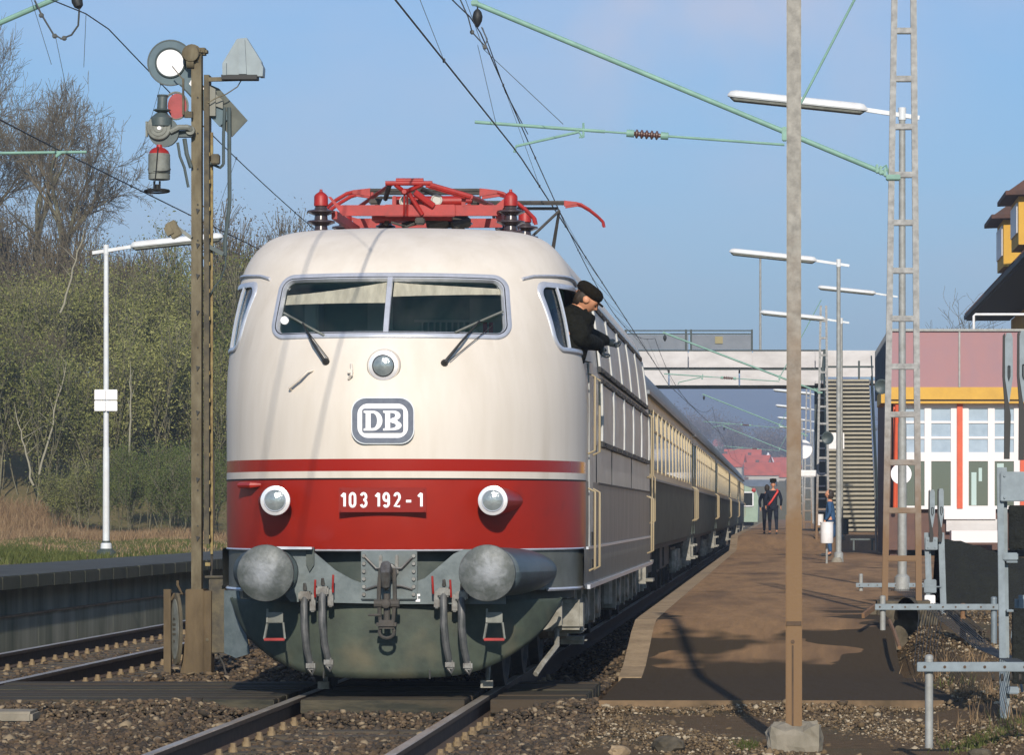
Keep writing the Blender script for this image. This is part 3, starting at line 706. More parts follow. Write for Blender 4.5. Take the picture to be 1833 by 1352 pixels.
# mullion
mb = MB(); P = []
for dx, o in ((-.024, -.01), (-.020, .014), (.020, .014), (.024, -.01)):
    P.append([fmap(dx, 2.955 + .48 * k / 10, o) for k in range(11)])
mb.grid(P); mb.build('mullion', M['trim'], wf)
def patch(u0, u1, v0, v1, nu, nv, mapf, off, poly=None):
    mb = MB(); P = [[mapf(u0 + (u1 - u0) * i / nu, v0 + (v1 - v0) * j / nv, off) for i in range(nu + 1)] for j in range(nv + 1)]
    mb.grid(P); return mb
for (a, b) in ((-.955, -.018), (.018, .955)):
    patch(a, b, 2.955, 3.435, 14, 8, fmap, -.022).build('windscreen', M['glass'], loco)
mb = MB(); mb.tube([fmap(u, v, .010) for u, v in offs(wsh, .006)] + [fmap(*offs(wsh, .006)[0], .010)], .006, 5, False); mb.build('window_seal', M['black'], wf)
for s in (-1, 1):
    sm = lambda u, v, o, s=s: side_pt(s, u, v, o)
    f_ = frame(swf, .042, sm, 'side_window_frame', M['trim'], loco)
    mb = MB(); P = [[sm(29.91 + .23 * i / 5, 2.90 + .49 * j / 8, -.015) for i in range(6)] for j in range(9)]; mb.grid(P); mb.build('side_window', M['glass'], loco)
    mb = MB(); mb.tube([sm(30.14 - .0, 2.89 + .51 * j / 8, .004) for j in range(9)], .016, 6); mb.build('window_divider', M['trim'], f_)
    if s < 0:
        mb = MB(); P = [[sm(30.13 + .88 * i / 5, 2.90 + .49 * j / 8, -.015) for i in range(6)] for j in range(9)]; mb.grid(P); mb.build('side_window', M['glass'], loco)
    # rain gutter over the side window
    mb = MB(); mb.tube([sm(29.78 + 1.25 * k / 10, 3.47 + .035 * math.sin(math.pi * k / 10) - (.02 if k == 0 else 0), .012) for k in range(11)], .014, 6); mb.build('rain_gutter', M['trim'], loco)
# cab interior
mb = MB()
mb.box((0, 31.35, 2.9), (2.6, .05, 1.15)); mb.box((0, 30.85, 2.32), (2.4, 1.0, .04))
mb.box((0, 30.85, 3.46), (2.2, 1.0, .03)); mb.box((0, 30.05, 3.50), (1.5, .6, .03))
cb = mb.build('cab_interior', M['cabin'], loco)
mb = MB()
for k in range(13): mb.box((.02 + k * .052 + .05, 31.28, 3.02), (.014, .02, .30))
mb.box((.36, 31.28, 3.18), (.72, .02, .02)); mb.box((-.36, 31.2, 2.95), (.36, .25, .30), bev=.03); mb.box((-.3, 31.3, 3.25), (.22, .02, .3)); mb.box((.62, 31.30, 3.2), (.28, .02, .36)); mb.box((-.85, 31.1, 3.1), (.12, .4, .5), bev=.02); mb.box((.95, 31.1, 3.1), (.10, .4, .5), bev=.02)
mb.build('cab_fittings', M['cabinlt'], cb)
mb = MB(); mb.box((.64, 31.285, 3.13), (.09, .012, .10)); mb.build('fire_box', M['sigred'], cb)
mb = MB(); mb.box((0, 29.75, 2.86), (1.55, .50, .14), (R(-10), 0, 0), bev=.03); mb.build('control_desk', M['cabin'], cb)
# blinds (slack cloth behind the glass)
def blind(pts_top, pts_bot, name):
    mb = MB(); P = []
    for j in range(7):
        t_ = j / 6; row = []
        for (a, b) in zip(pts_top, pts_bot):
            x = a[0] + (b[0] - a[0]) * t_; z = a[1] + (b[1] - a[1]) * t_
            row.append(Vector((x, F(x, z) + .05 + .008 * math.sin(x * 60 + z * 9), z)))
        P.append(row)
    mb.grid(P); return mb.build(name, M['blind'], loco, 60)
n_ = 24
blind([(-.875 + .845 * k / n_, 3.30 + .095 * (k / n_) ** 1.6 - .0 * k) for k in range(n_ + 1)], [(-.885 + .855 * k / n_, 3.218) for k in range(n_ + 1)], 'sun_blind')
blind([(.03 + .88 * k / n_, 3.40 - .045 * (k / n_) ** .5) for k in range(n_ + 1)], [(.03 + .88 * k / n_, 3.272 + .035 * k / n_) for k in range(n_ + 1)], 'sun_blind')
mb = MB(); mb.lathe((-.87, F(-.87, 3.07) + .03, 3.085), (0, -1, 0), [(0, .035), (.02, .034), (.022, .0)], 16); mb.build('cab_mirror', M['white'], loco)

# ---- wipers
def wiper(piv, blade0, blade1, link1):
    e = lambda p, o: fmap(p[0], p[1], o)
    mid = ((blade0[0] + blade1[0]) / 2, (blade0[1] + blade1[1]) / 2)
    mb = MB(); mb.tube([e(piv, .05), e(((piv[0] * .6 + mid[0] * .4), piv[1] * .6 + mid[1] * .4), .075), e(mid, .035)], [.013, .010, .007], 6)
    mb.tube([e((piv[0] + .035, piv[1] + .01), .04), e(link1, .05), e(mid, .03)], .004, 5)
    mb.lathe(e(piv, -.01), Fn(*piv), [(0, .03), (.03, .028), (.05, .02), (.07, .012)], 10)
    o = mb.build('windscreen_wiper', M['black'], loco)
    mb = MB(); mb.tube([e((blade0[0] + (blade1[0] - blade0[0]) * k / 6, blade0[1] + (blade1[1] - blade0[1]) * k / 6), .022) for k in range(7)], .010, 6)
    mb.build('wiper_blade', M['siggrey'], o)
wiper((-.475, 2.725), (-.865, 3.135), (-.50, 2.935), (-.62, 2.95))
wiper((.475, 2.715), (.545, 2.96), (.90, 3.15), (.81, 3.01))
# small fittings on the cream nose
mb = MB(); mb.tube([fmap(-.77, 2.50, .0), fmap(-.755, 2.51, .045), fmap(-.66, 2.58, .05), fmap(-.61, 2.635, .04), fmap(-.585, 2.66, 0)], .012, 7); mb.build('grab_handle', M['cream'], loco)
mb = MB(); mb.cyl(fmap(-.265, 2.63, 0), fmap(-.265, 2.63, .05), .022, .018, 8); mb.tube([fmap(-.265, 2.70, .01), fmap(-.25, 2.66, .04), fmap(-.25, 2.60, .04), fmap(-.28, 2.58, .01)], .011, 6); mb.build('flag_holder', M['cream'], loco)
mb = MB(); mb.tube([fmap(-1.06, 1.735, -.01), fmap(-1.09, 1.735, .05), fmap(-1.2, 1.735, .06), fmap(-1.25, 1.735, 0)], [.015, .028, .024, .01], 8); mb.build('grab_handle', M['red'], loco)

# ---- headlamps
def headlamp(x, z, r, fair, paint):
    yf = Y0(z) + (0.0 if fair else -.0); y_face = F(x, z) - (.27 if fair else .045)
    mb = MB()
    mb.lathe((x, y_face, z), (0, 1, 0), [(-.006, r * .74), (0, r * .97), (.02, r), (.03, r * .97), (.035, r * .78)], 36)
    # inner bezel
    o = mb.build('headlamp', M['chrome'], loco, 50)
    mb = MB(); rr = r * .70; P = []
    for i in range(7):
        q = i / 6; P.append([Vector((x + rr * q * math.cos(2 * math.pi * k / 28), y_face - .012 - .018 * (1 - q * q), z + rr * q * math.sin(2 * math.pi * k / 28))) for k in range(29)])
    mb.grid(P); mb.build('lens', M['lens'], o, 80)
    mb = MB(); mb.tube([Vector((x + rr * 1.0 * math.cos(2 * math.pi * k / 28), y_face - .013, z + rr * math.sin(2 * math.pi * k / 28))) for k in range(29)], r * .035, 6, False); mb.build('bezel', M['black'] if not fair else M['trim'], o)
    if fair:
        mb = MB(); P = []
        sg = 1 if x > 0 else -1
        for i in range(10):
            q = i / 9; yy = y_face + .025 + q * .62
            rr = r * (.97 - .10 * q ** 2.0); P.append([Vector((x + sg * (.13 * q) + rr * math.cos(2 * math.pi * k / 32), yy, z - .0 * q + rr * (1 - .45 * q * q) * math.sin(2 * math.pi * k / 32))) for k in range(33)])
        mb.grid(P); mb.build('lamp_housing', paint, o, 60)
    else:
        mb = MB(); mb.lathe((x, y_face + .012, z), (0, 1, 0), [(0, r * 1.03), (.02, r * 1.12), (.10, r * 1.15)], 36); mb.build('lamp_housing', paint, o, 60)
headlamp(0.0, 2.69, .122, False, M['cream'])
headlamp(-.875, 1.605, .122, True, M['red'])
headlamp(.875, 1.605, .122, True, M['red'])

# ---- number plate and emblem
mb = MB(); mb.box((0.0, 28.765, 1.610), (.70, .012, .20), bev=.003); M['platered'] = mat('plate_red', (.22, .011, .006), .65, spec=.25)
for x in (-.335, .335):
    for z in (1.525, 1.695): mb.cyl((x, 28.76, z), (x, 28.75, z), .006, .005, 8)
pl = mb.build('number_plate', M['platered'], loco)
def _a(cx, cy, rx, ry, a0, a1, n=10): return [(cx + rx * math.cos(R(a0 + (a1 - a0) * i / n)), cy + ry * math.sin(R(a0 + (a1 - a0) * i / n))) for i in range(n + 1)]
_one = [[(-.04, .72), (.14, .92), (.16, .92), (.16, .08)]]
GL = {'1': _one, '0': [_a(.24, .70, .16, .22, 0, 180) + _a(.24, .30, .16, .22, 180, 360) + [(.40, .70)]],
      '3': [_a(.23, .71, .16, .21, 160, -80) + [(.22, .50)], [(.22, .50)] + _a(.23, .29, .17, .22, 80, -160)],
      '9': [_a(.24, .68, .16, .24, 0, 360, 18)[0:] , [(.40, .66), (.40, .34)] + _a(.24, .30, .16, .22, 0, -150)],
      '2': [_a(.24, .68, .16, .24, 165, -25) + [(.09, .09), (.43, .09)]], '-': [[(.03, .42), (.36, .42)]]}
hgt_ = .125
for ch, px_ in (('1', 914), ('0', 963), ('3', 1045), ('1', 1165), ('9', 1210), ('2', 1290), ('-', 1380), ('1', 1478)):
    mb = MB()
    for st_ in GL[ch]:
        mb.tube([(-.328 + (px_ - 910) / 600 * .655 + u * hgt_, 0, 1.547 + v * hgt_) for u, v in st_], .0105, 8)
        for (u, v) in (st_[0], st_[-1]): pass
    for i_, v_ in enumerate(mb.v): mb.v[i_] = (v_[0], 28.7585 + v_[1] * .25, v_[2])
    mb.build('plate_numeral', M['numwhite'], pl)
# emblem
EY, EZ = 28.745, 2.245
def blk(loops, name, m, par, y, ext=.003): return place_flat(outline_mesh(loops, ext), name, m, par, (0.005, y, EZ))
lg = blk([rrect(.505, .375, .115, 8)], 'emblem', M['chrome'], loco, EY, .008)
blk([rrect(.49, .36, .11, 8), rrect(.405, .275, .085, 8)], 'emblem_border', M['logoblue'], lg, EY - .0095)
blk([rrect(.405, .275, .085, 8)], 'emblem_field', M['numwhite'], lg, EY - .0085)
blk([rrect(.33, .195, .02, 4)], 'emblem_panel', M['logoblue'], lg, EY - .0135)
def arc(cx, cy, rx, ry, a0, a1, n=12): return [(cx + rx * math.cos(R(a0 + (a1 - a0) * i / n)), cy + ry * math.sin(R(a0 + (a1 - a0) * i / n))) for i in range(n + 1)]
h = .16; x0 = -.152
Dl = [[(x0, -h/2), (x0, -h/2 + .016), (x0 + .016, -h/2 + .02), (x0 + .016, h/2 - .02), (x0, h/2 - .016), (x0, h/2)] + arc(x0 + .075, 0, .075, h/2, 90, -90, 16),
      [(x0 + .056, h/2 - .020)] + arc(x0 + .072, 0, .036, h/2 - .02, 90, -90, 14) + [(x0 + .056, -h/2 + .020)]]
x1 = x0 + .156
Bl = [[(x1, -h/2), (x1, -h/2 + .016), (x1 + .016, -h/2 + .02), (x1 + .016, h/2 - .02), (x1, h/2 - .016), (x1, h/2)] + arc(x1 + .085, h/4 + .001, .054, h/4 - .001, 90, -60, 10) + arc(x1 + .088, -h/4 + .002, .060, h/4 - .002, 60, -90, 10),
      [(x1 + .056, h/2 - .018)] + arc(x1 + .072, h/4 + .002, .026, h/4 - .020, 90, -90, 8) + [(x1 + .056, .010)],
      [(x1 + .056, -.010)] + arc(x1 + .072, -h/4 + .001, .030, h/4 - .020, 90, -90, 8) + [(x1 + .056, -h/2 + .018)]]
blk(Dl + Bl, 'emblem_letters', M['numwhite'], lg, EY - .018)

# scratched, grease-smeared buffer faces
n = M['buffer'].node_tree; b = n.nodes["Principled BSDF"]; src = b.inputs['Base Color'].links[0].from_socket
tc = n.nodes.new("ShaderNodeTexCoord"); sp = n.nodes.new("ShaderNodeSeparateXYZ"); n.links.new(tc.outputs['Object'], sp.inputs[0])
def _m(op, a, b_=None):
    q = n.nodes.new("ShaderNodeMath"); q.operation = op
    for i, v in enumerate((a, b_)):
        if v is None: continue
        if isinstance(v, (int, float)): q.inputs[i].default_value = v
        else: n.links.new(v, q.inputs[i])
    return q.outputs[0]
dx = _m('SUBTRACT', _m('SUBTRACT', _m('ABSOLUTE', sp.outputs['X']), .875), .02); dz = _m('SUBTRACT', sp.outputs['Z'], 1.04)
rr_ = _m('SQRT', _m('ADD', _m('POWER', _m('ABSOLUTE', dx), 2.0), _m('POWER', _m('ABSOLUTE', dz), 2.0)))
t = n.nodes.new("ShaderNodeTexNoise"); t.inputs['Scale'].default_value = 13; t.inputs['Detail'].default_value = 6; t.inputs['Distortion'].default_value = 1.2; n.links.new(tc.outputs['Object'], t.inputs['Vector'])
val = _m('ADD', rr_, _m('MULTIPLY', t.outputs['Fac'], .22)); mr = n.nodes.new("ShaderNodeMapRange"); mr.inputs[1].default_value = .12; mr.inputs[2].default_value = .27; mr.inputs[3].default_value = .6; mr.inputs[4].default_value = 0; n.links.new(val, mr.inputs[0])
mi = n.nodes.new("ShaderNodeMix"); mi.data_type = 'RGBA'; mi.inputs[7].default_value = (.30, .32, .35, 1); n.links.new(mr.outputs[0], mi.inputs[0]); n.links.new(src, mi.inputs[6]); n.links.new(mi.outputs[2], b.inputs['Base Color'])
# ---- buffer beam plate, coupling, hoses, steps
yb = 28.86
def fpoly(pxs, D): return [at(px, py, D) for px, py in pxs]
mb = MB()
pts = [(556, 984), (575, 1000), (600, 1021), (630, 1038), (650, 1045), (735, 1045), (760, 1036), (785, 1015), (812, 992), (830, 984), (905, 984), (905, 1082), (700, 1082), (520, 1078), (490, 1040), (490, 984)]
mb.prism(fpoly(pts, yb), (0, .03, 0)); bp = mb.build('buffer_beam', M['bluegrey'], loco)
mb = MB(); mb.prism(fpoly([(548, 981), (562, 981), (562, 1012), (554, 1024), (548, 1010)], yb - .03), (0, .06, 0)); mb.build('beam_bracket', M['dkgrey'], bp)
mb = MB(); mb.prism(fpoly([(490, 979), (558, 980), (558, 984), (490, 984)], yb - .12), (0, .16, 0)); mb.build('beam_step', M['trim'], bp)
# coupling plate
mb = MB(); mb.box((.045, yb - .022, 1.005), (.45, .03, .39), bev=.006); cpl = mb.build('coupling_plate', M['bluegrey'], loco)
mb = MB()
for x in (-.155, .245):
    for k in range(6): mb.cyl((x, yb - .035, .85 + .062 * k), (x, yb - .058, .85 + .062 * k), .017, .015, 8)
for s in (-1, 1):
    for zz_ in (1.12, .92):
        mb.tube([(.045 + s * .19, yb - .045, zz_ + (.03 if zz_ > 1 else -.03)), (.045 + s * .10, yb - .06, zz_ - (.06 if zz_ > 1 else -.0)), (.045 + s * .05, yb - .07, zz_ - (.06 if zz_ > 1 else 0))], .011, 6)
    mb.box((.045 + s * .065, yb - .05, 1.09), (.025, .04, .16), bev=.008)
mb.build('plate_bolts', M['steel'], cpl)
mb = MB()
mb.lathe((.045, yb - .03, 1.03), (0, -1, 0), [(0, .075), (.05, .07), (.06, .05), (.16, .045)], 16)
mb.tube([(.045, yb - .08, 1.00), (.045, yb - .17, 1.03), (.045, yb - .26, 1.08), (.045, yb - .30, 1.03), (.045, yb - .27, .93), (.045, yb - .20, .90)], [.05, .05, .045, .040, .035, .02], 10)
mb.build('coupling_hook', M['steel'], cpl)
mb = MB()
for s in (-1, 1):
    mb.tube([(.045 + s * .055, yb - .16, 1.06), (.045 + s * .062, yb - .20, .92), (.045 + s * .065, yb - .20, .78)], .017, 7)
    mb.tube([(.045 + s * .060, yb - .21, .75), (.045 + s * .05, yb - .20, .62), (.045 + s * .04, yb - .20, .60)], .016, 7)
mb.cyl((-.055, yb - .20, .78), (.145, yb - .20, .78), .035, .035, 10); mb.cyl((.045, yb - .20, .86), (.045, yb - .20, .60), .026, .026, 10)
mb.box((.045, yb - .20, .615), (.16, .10, .07), bev=.02); mb.cyl((-.10, yb - .22, .69), (.0, yb - .22, .69), .010, .012, 6); mb.lathe((.045, yb - .22, .78), (0, -1, 0), [(0, .036), (.05, .036), (.06, .02)], 10)
mb.tube([(.045 + .06 * math.cos(R(a)), yb - .20 , .555 + .05 * math.sin(R(a))) for a in range(0, 361, 30)], .014, 6, False)
mb.build('screw_coupling', M['underframe'], cpl)
# hoses
def hose(px, D, ztop, zbot, hand):
    x = at(px, 0, D).x; s = 1 if x > 0 else -1
    mb = MB(); mb.tube([(x, D + .1, ztop), (x, D - .02, ztop), (x, D - .06, ztop - .08), (x + .005, D - .08, ztop - .25), (x + .02, D - .06, ztop - .42), (x + .045, D - .03, zbot + .04)], [.026, .028, .030, .031, .030, .026], 10)
    o = mb.build('brake_hose', M['hose'], loco)
    mb = MB(); mb.box((x, D, ztop + .0), (.10, .10, .075), bev=.012); mb.cyl((x, D, ztop + .05), (x, D - .02, ztop + .10), .018, .012, 8); mb.box((x + hand * .06, D + .02, ztop - .06), (.045, .05, .14), bev=.01)
    mb.build('hose_valve', M['steel'], o); mb = MB()
    mb.box((x + .05, D - .03, zbot + .02), (.075, .06, .07), bev=.015); mb.tube([(x + .03, D - .03, zbot - .01), (x + .06, D - .035, zbot - .05), (x + .08, D - .03, zbot)], .012, 6)
    mb.build('hose_coupling', M['steel'], o)
    mb = MB(); mb.tube([(x + hand * .085, D - .03, ztop - .01), (x + hand * .085, D - .05, ztop + .03), (x + hand * .090, D - .055, ztop + .13)], .009, 6); mb.build('valve_handle', M['panto'], o)
hose(546, 28.80, .84, .26, 1); hose(578, 28.76, .88, .29, 1); hose(795, 28.76, .87, .27, -1); hose(827, 28.80, .84, .26, -1)
mb = MB(); mb.prism(fpoly([(744, 1064), (752, 1064), (752, 1068), (748, 1068), (748, 1073), (752, 1073), (752, 1078), (744, 1078)], yb - .012), (0, .008, 0)); mb.build('stencil_mark', M['numwhite'], bp)
# buffers
for s in (-1, 1):
    x = s * .875; zb_ = 1.03
    bf = MB(); bf.lathe((x, 28.30, zb_), (0, 1, 0), [(-.030, .002), (-.028, .07), (-.018, .15), (0, .205), (.008, .222), (.03, .226), (.042, .215), (.045, .10)], 48)
    o = bf.build('buffer', M['buffer'], loco, 50)
    mb = MB(); mb.lathe((x, 28.34, zb_), (0, 1, 0), [(0, .09), (.10, .09), (.10, .15), (.14, .16), (.42, .17), (.44, .19), (.55, .19)], 28); mb.build('buffer_sleeve', M['sleeve'], o)
    # streamlined fairing wrapping round to the flank
    mb = MB(); P = []
    for i in range(17):
        q = i / 16; th = q * math.pi / 2
        cx_ = s * (.90 + .36 * q ** 1.05); cy_ = 28.52 + 1.42 * q ** 1.1; rv = .195 * (1 - .58 * q ** 3.2) * (1 if i < 16 else .35); rh = .215 * (1 - .66 * q ** 2.4) * (1 if i < 16 else .3)
        P.append([Vector((cx_ + rh * math.cos(2 * math.pi * k / 32), cy_, zb_ + .005 - .01 * q + rv * math.sin(2 * math.pi * k / 32))) for k in range(33)])
    P.insert(0, [Vector((s * .90 + .17 * math.cos(2 * math.pi * k / 32), 28.50, zb_ + .17 * math.sin(2 * math.pi * k / 32))) for k in range(33)])
    P.insert(0, [Vector((s * .90 + .08 * math.cos(2 * math.pi * k / 32), 28.50, zb_ + .08 * math.sin(2 * math.pi * k / 32))) for k in range(33)])
    mb.grid(P)
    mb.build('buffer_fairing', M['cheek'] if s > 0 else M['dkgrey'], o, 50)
    # shunter's step under the buffer
    st_ = MB(); xs_ = x + .035
    st_.beam((xs_ - .062, 28.62, .74), (xs_ - .062, 28.60, .63), .014, .012); st_.box((xs_, 28.62, .67), (.125, .02, .085), bev=.005)
    for q in (-1, 1): st_.beam((xs_ + q * .062, 28.62, .63), (xs_ + q * .082, 28.58, .50), .014, .014)
    stp = st_.build('step', M['siggrey'], loco)
    mb = MB(); mb.box((xs_, 28.58, .497), (.165, .05, .022), bev=.004); mb.build('step_tread', M['panto'], stp)
# apron
AZ = [(0, .165), (.3, .17), (.55, .185), (.74, .225), (.92, .30), (1.08, .40), (1.2, .50), (1.3, .63), (1.36, .75), (1.38, .80)]
mb = MB(); P = []
for k in range(57):
    x = -1.38 + 2.76 * k / 56; zb_ = catmull(AZ, abs(x)); zt = .80; row = []
    q_ = abs(x) / 1.46; yf = 28.90 + 1.35 * (1 - (1 - q_ ** 2.2) ** (1 / 2.2))
    for j in range(11):
        t_ = j / 10; z = zt + (zb_ - zt) * t_; row.append(Vector((x, yf + .04 + .05 * (t_ - .3) ** 2 * 2 + .0, z)))
    P.append(row)
mb.grid(P); ap = mb.build('front_apron', M['apron'], loco, 40)
so = ap.modifiers.new('solid', 'SOLIDIFY'); so.thickness = .025
mb = MB(); mb.box((.36, 28.965, .20), (.012, .02, .07)); mb.box((-.5, 28.99, .20), (.012, .02, .06)); mb.build('apron_seam', M['black'], ap)
for s in (-1,):
    mb = MB(); mb.prism([(s * 1.30, 29.75, .86), (s * 1.44, 29.86, .86), (s * 1.44, 29.86, .34), (s * 1.33, 29.78, .30), (s * 1.20, 29.68, .34)], (0, .03, 0)); mb.build('rail_guard_bracket', M['bluegrey'], loco)

# ---- door rails, grilles, side seams
for s in (1, -1):
    for y, z0, z1 in ((31.15, 2.02, 2.72), (31.15, 1.0, 1.72), (31.95, 2.02, 2.72), (31.95, 1.0, 1.72), (44.9, 1.95, 2.75), (45.6, 1.95, 2.75), (44.9, 1.0, 1.72), (45.6, 1.0, 1.72)):
        mb = MB(); mb.tube([(s * 1.52, y, z0), (s * 1.58, y, z0 + .03), (s * 1.58, y, z1 - .03), (s * 1.52, y, z1)], .011, 7); mb.build('handrail', M['railing'], loco)
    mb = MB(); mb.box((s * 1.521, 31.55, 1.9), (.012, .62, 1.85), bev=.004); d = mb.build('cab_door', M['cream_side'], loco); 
    mb = MB(); mb.box((s * 1.535, 31.55, 1.28), (.02, .12, .12)); mb.box((s * 1.535, 31.55, 1.05), (.02, .14, .10)); mb.build('door_step_hole', M['black'], d)
    ycol = [33.1 + 2.38 * k for k in range(6)]
    for k in range(5):
        y0, y1 = ycol[k] + .03, ycol[k + 1] - .03
        for (za, zb2, nm) in ((2.17, 2.70, 'lower_louvre'), (2.86, 3.40, 'upper_louvre')):
            mb = MB(); nn = 8; P = []
            for off in (0,):
                for i in range(nn + 1):
                    z = za + (zb2 - za) * i / nn; P.append([Vector((s * (W(z) + .018), y0, z)), Vector((s * (W(z) + .018), y1, z))])
            mb.grid(P)
            for yy in (y0, y1):
                mb.tube([Vector((s * (W(za + (zb2 - za) * i / nn) + .022), yy, za + (zb2 - za) * i / nn)) for i in range(nn + 1)], .016, 5)
            lv = mb.build(nm, M['silver'], loco)
            mb = MB()
            for zq in (za - .03, zb2 + .03):
                mb.beam((s * (W(zq) + .02), y0 - .03, zq), (s * (W(zq) + .02), y1 + .03, zq), .03, .045)
                for q in range(2): mb.box((s * (W(zq) + .03), y0 + .5 + q * 1.2, zq), (.03, .25, .03))
            mb.build('louvre_frame', M['black'], lv)
    mb = MB(); mb.beam((s * 1.522, 32.9, 1.775), (s * 1.522, body_y1, 1.775), .012, .02)
    for y in (32.5, 35.5, 40.2): mb.beam((s * 1.522, y, 1.78), (s * 1.522, y, 2.12), .01, .01, up=(1, 0, 0))
    mb.build('side_seam', M['black'], loco)
# dirt strip on the roof: walkway ribs and boxes
mb = MB(); mb.box((0, 34.4, 3.99), (1.5, 2.2, .06), bev=.02); mb.box((0.2, 38.5, 4.03), (1.3, 4.0, .14), bev=.04); mb.build('roof_hood', M['skirt'], loco)

# ---- bogies
def wheel(x, y, par, r=.62):
    mb = MB(); s = 1 if x > 0 else -1
    mb.lathe((x, y, r - .0), (s, 0, 0), [(-.07, r + .028), (-.045, r + .028), (-.035, r), (.06, r - .005), (.062, r - .07), (.03, r - .10), (.03, .22), (.07, .20), (.08, .08)], 36)
    return mb.build('wheel', M['underframe'], par)
for y0 in (33.4, 42.6):
    b_ = MB()
    for s in (-1, 1):
        b_.prism([(s * 1.03, y0 - 3.0, .95), (s * 1.03, y0 - 2.8, .68), (s * 1.03, y0 + 2.8, .68), (s * 1.03, y0 + 3.0, .95)], (s * .06, 0, 0))
        for q in (-1, 1): b_.box((s * 1.08, y0 + q * 1.2, .50), (.06, .5, .3), bev=.05)
    b_.box((0, y0, .72), (2.0, 5.0, .12)); bg_ = b_.build('bogie', M['underframe'], loco)
    for k in (-1, 0, 1):
        for s in (-1, 1):
            wheel(s * .75, y0 + k * 2.25, bg_)
            mb = MB(); yy = y0 + k * 2.25
            mb.prism([(s * 1.10, yy - .17, .86), (s * 1.10, yy - .24, .50), (s * 1.10, yy - .12, .42), (s * 1.10, yy + .12, .42), (s * 1.10, yy + .24, .50), (s * 1.10, yy + .17, .86)], (s * .24, 0, 0)); mb.lathe((s * 1.32, yy, .63), (s, 0, 0), [(0, .13), (.06, .12), (.07, .05)], 14)
            mb.build('axle_box', M['axlebox'], bg_)
            for q in (-.55, .55):
                mb = MB(); mb.cyl((s * 1.24, yy + q, .50), (s * 1.24, yy + q, .84), .09, .09, 10); mb.prism([(s * 1.20, yy + q + .12, .86), (s * 1.20, yy + q + .30, .86), (s * 1.20, yy + q + .34, .5), (s * 1.20, yy + q + .16, .45)], (s * .16, 0, 0)); mb.build('spring', M['axlebox'], bg_)
mb = MB()
for (y, z, sy, sz) in ((30.65, .64, .30, .26), (30.9, .50, .5, .05), (31.2, .40, .2, .07)):
    mb.box((1.38, y, z), (.26, sy, sz), bev=.03)
mb.prism([(1.05, 30.2, .76), (1.35, 30.2, .76), (1.35, 30.2, .56), (1.12, 30.2, .50)], (0, .12, 0))
mb.build('sand_box', M['axlebox'], loco); mb = MB(); mb.tube([(1.15, 29.9, .16), (1.2, 30.0, .24), (1.3, 30.3, .38), (1.28, 30.6, .55)], .025, 6); mb.build('sand_pipe', M['axlebox'], loco)
mb = MB(); mb.box((0, 38, .62), (2.3, 3.0, .55), bev=.04); mb.box((0, 38, .9), (2.6, 15, .1)); mb.build('transformer', M['underframe'], loco)
mb = MB(); mb.tube([(-.55, 29.5, .12), (-.55, 29.6, .3), (-.6, 29.8, .45)], .02, 6); mb.box((-.56, 29.45, .09), (.09, .05, .06)); mb.build('rail_guard', M['axlebox'], loco); mb = MB(); mb.box((.78, 29.45, .10), (.10, .05, .06)); mb.tube([(.78, 29.5, .12), (.78, 29.8, .45)], .02, 6); mb.build('rail_guard', M['axlebox'], loco)

# ---- pantographs
def insulator(x, y, z0, par, n=3, r=.125, hh=.27, top=True):
    mb = MB(); pf = [(0, .06)]
    for i in range(n):
        t0 = hh * i / n; pf += [(t0 + .01, .055), (t0 + hh / n * .42, r * (1 - .06 * (n - i) * 0)), (t0 + hh / n * .58, r * .96), (t0 + hh / n * .72, .06)]
    pf.append((hh, .05)); mb.lathe((x, y, z0), (0, 0, 1), pf, 20)
    o = mb.build('insulator', M['insul'], par, 40)
    if top: mb = MB(); mb.lathe((x, y, z0 + hh), (0, 0, 1), [(0, .05), (.005, .062), (.09, .060), (.11, .045), (.13, .015), (.15, .012)], 14); mb.build('insulator_cap', M['panto'], o)
    return o
Rz = 3.95
def K(px, py, D): return at(px, py, D)
pg = MB(); DF, DR = 31.4, 33.15
pg.prism([K(587, 352, DF), K(592, 352, DF), K(606, 367, DF), K(888, 367, DF), K(906, 352, DF), K(914, 352, DF), K(892, 386, DF), K(613, 386, DF)], (0, .05, 0))
pg.prism([K(622, 386, DR), K(640, 391, DR), K(905, 391, DR), K(905, 407, DR), K(642, 408, DR)], (0, .05, 0))
pg.box(K(752, 377, DF - .02), (.62, .05, .105), bev=.008); pg.box(K(740, 392, DF + .3), (.7, .3, .05))
for s in (-1, 1): pg.beam((s * .72, DF + .05, 4.12), (s * .72, DR, 4.12), .05, .07)
for px in (706, 752, 830): pg.box(K(px, 361, DF + .02), (.035, .05, .10), bev=.006)
pf_ = pg.build('pantograph_frame', M['panto'], loco)
for s in (-1, 1):
    for y in (DF, DR): insulator(s * .83, y, Rz - .03, pf_)
insulator(-.32, 31.9, Rz, pf_, 2, .09, .14, False); insulator(.34, 31.75, Rz, pf_, 2, .13, .16, False); insulator(.75, 32.2, Rz, pf_, 2, .11, .14, False)
mb = MB(); mb.cyl(K(703, 361, 31.75), K(828, 360, 31.75), .048, .048, 14); mb.cyl(K(828, 360, 31.75), K(846, 360, 31.75), .02, .02, 8); shf = mb.build('pantograph_shaft', M['panto'], pf_)
for px, py in ((725, 361), (782, 358)):
    mb = MB(); mb.lathe(K(px, py, DF + .02), (0, -1, 0), [(-.04, .045), (0, .050), (.02, .050), (.024, .040), (.012, .036), (.012, .0)], 18); mb.build('roller', M['steelpale'], shf)
mb = MB()
for a, b, r in (((690, 402), (700, 380), .02), ((745, 400), (735, 388), .012), ((765, 403), (800, 396), .05), ((810, 405), (840, 398), .04), ((720, 404), (745, 398), .025)): mb.tube([K(*a, DF + .2), K(*b, DF + .25)], r, 8)
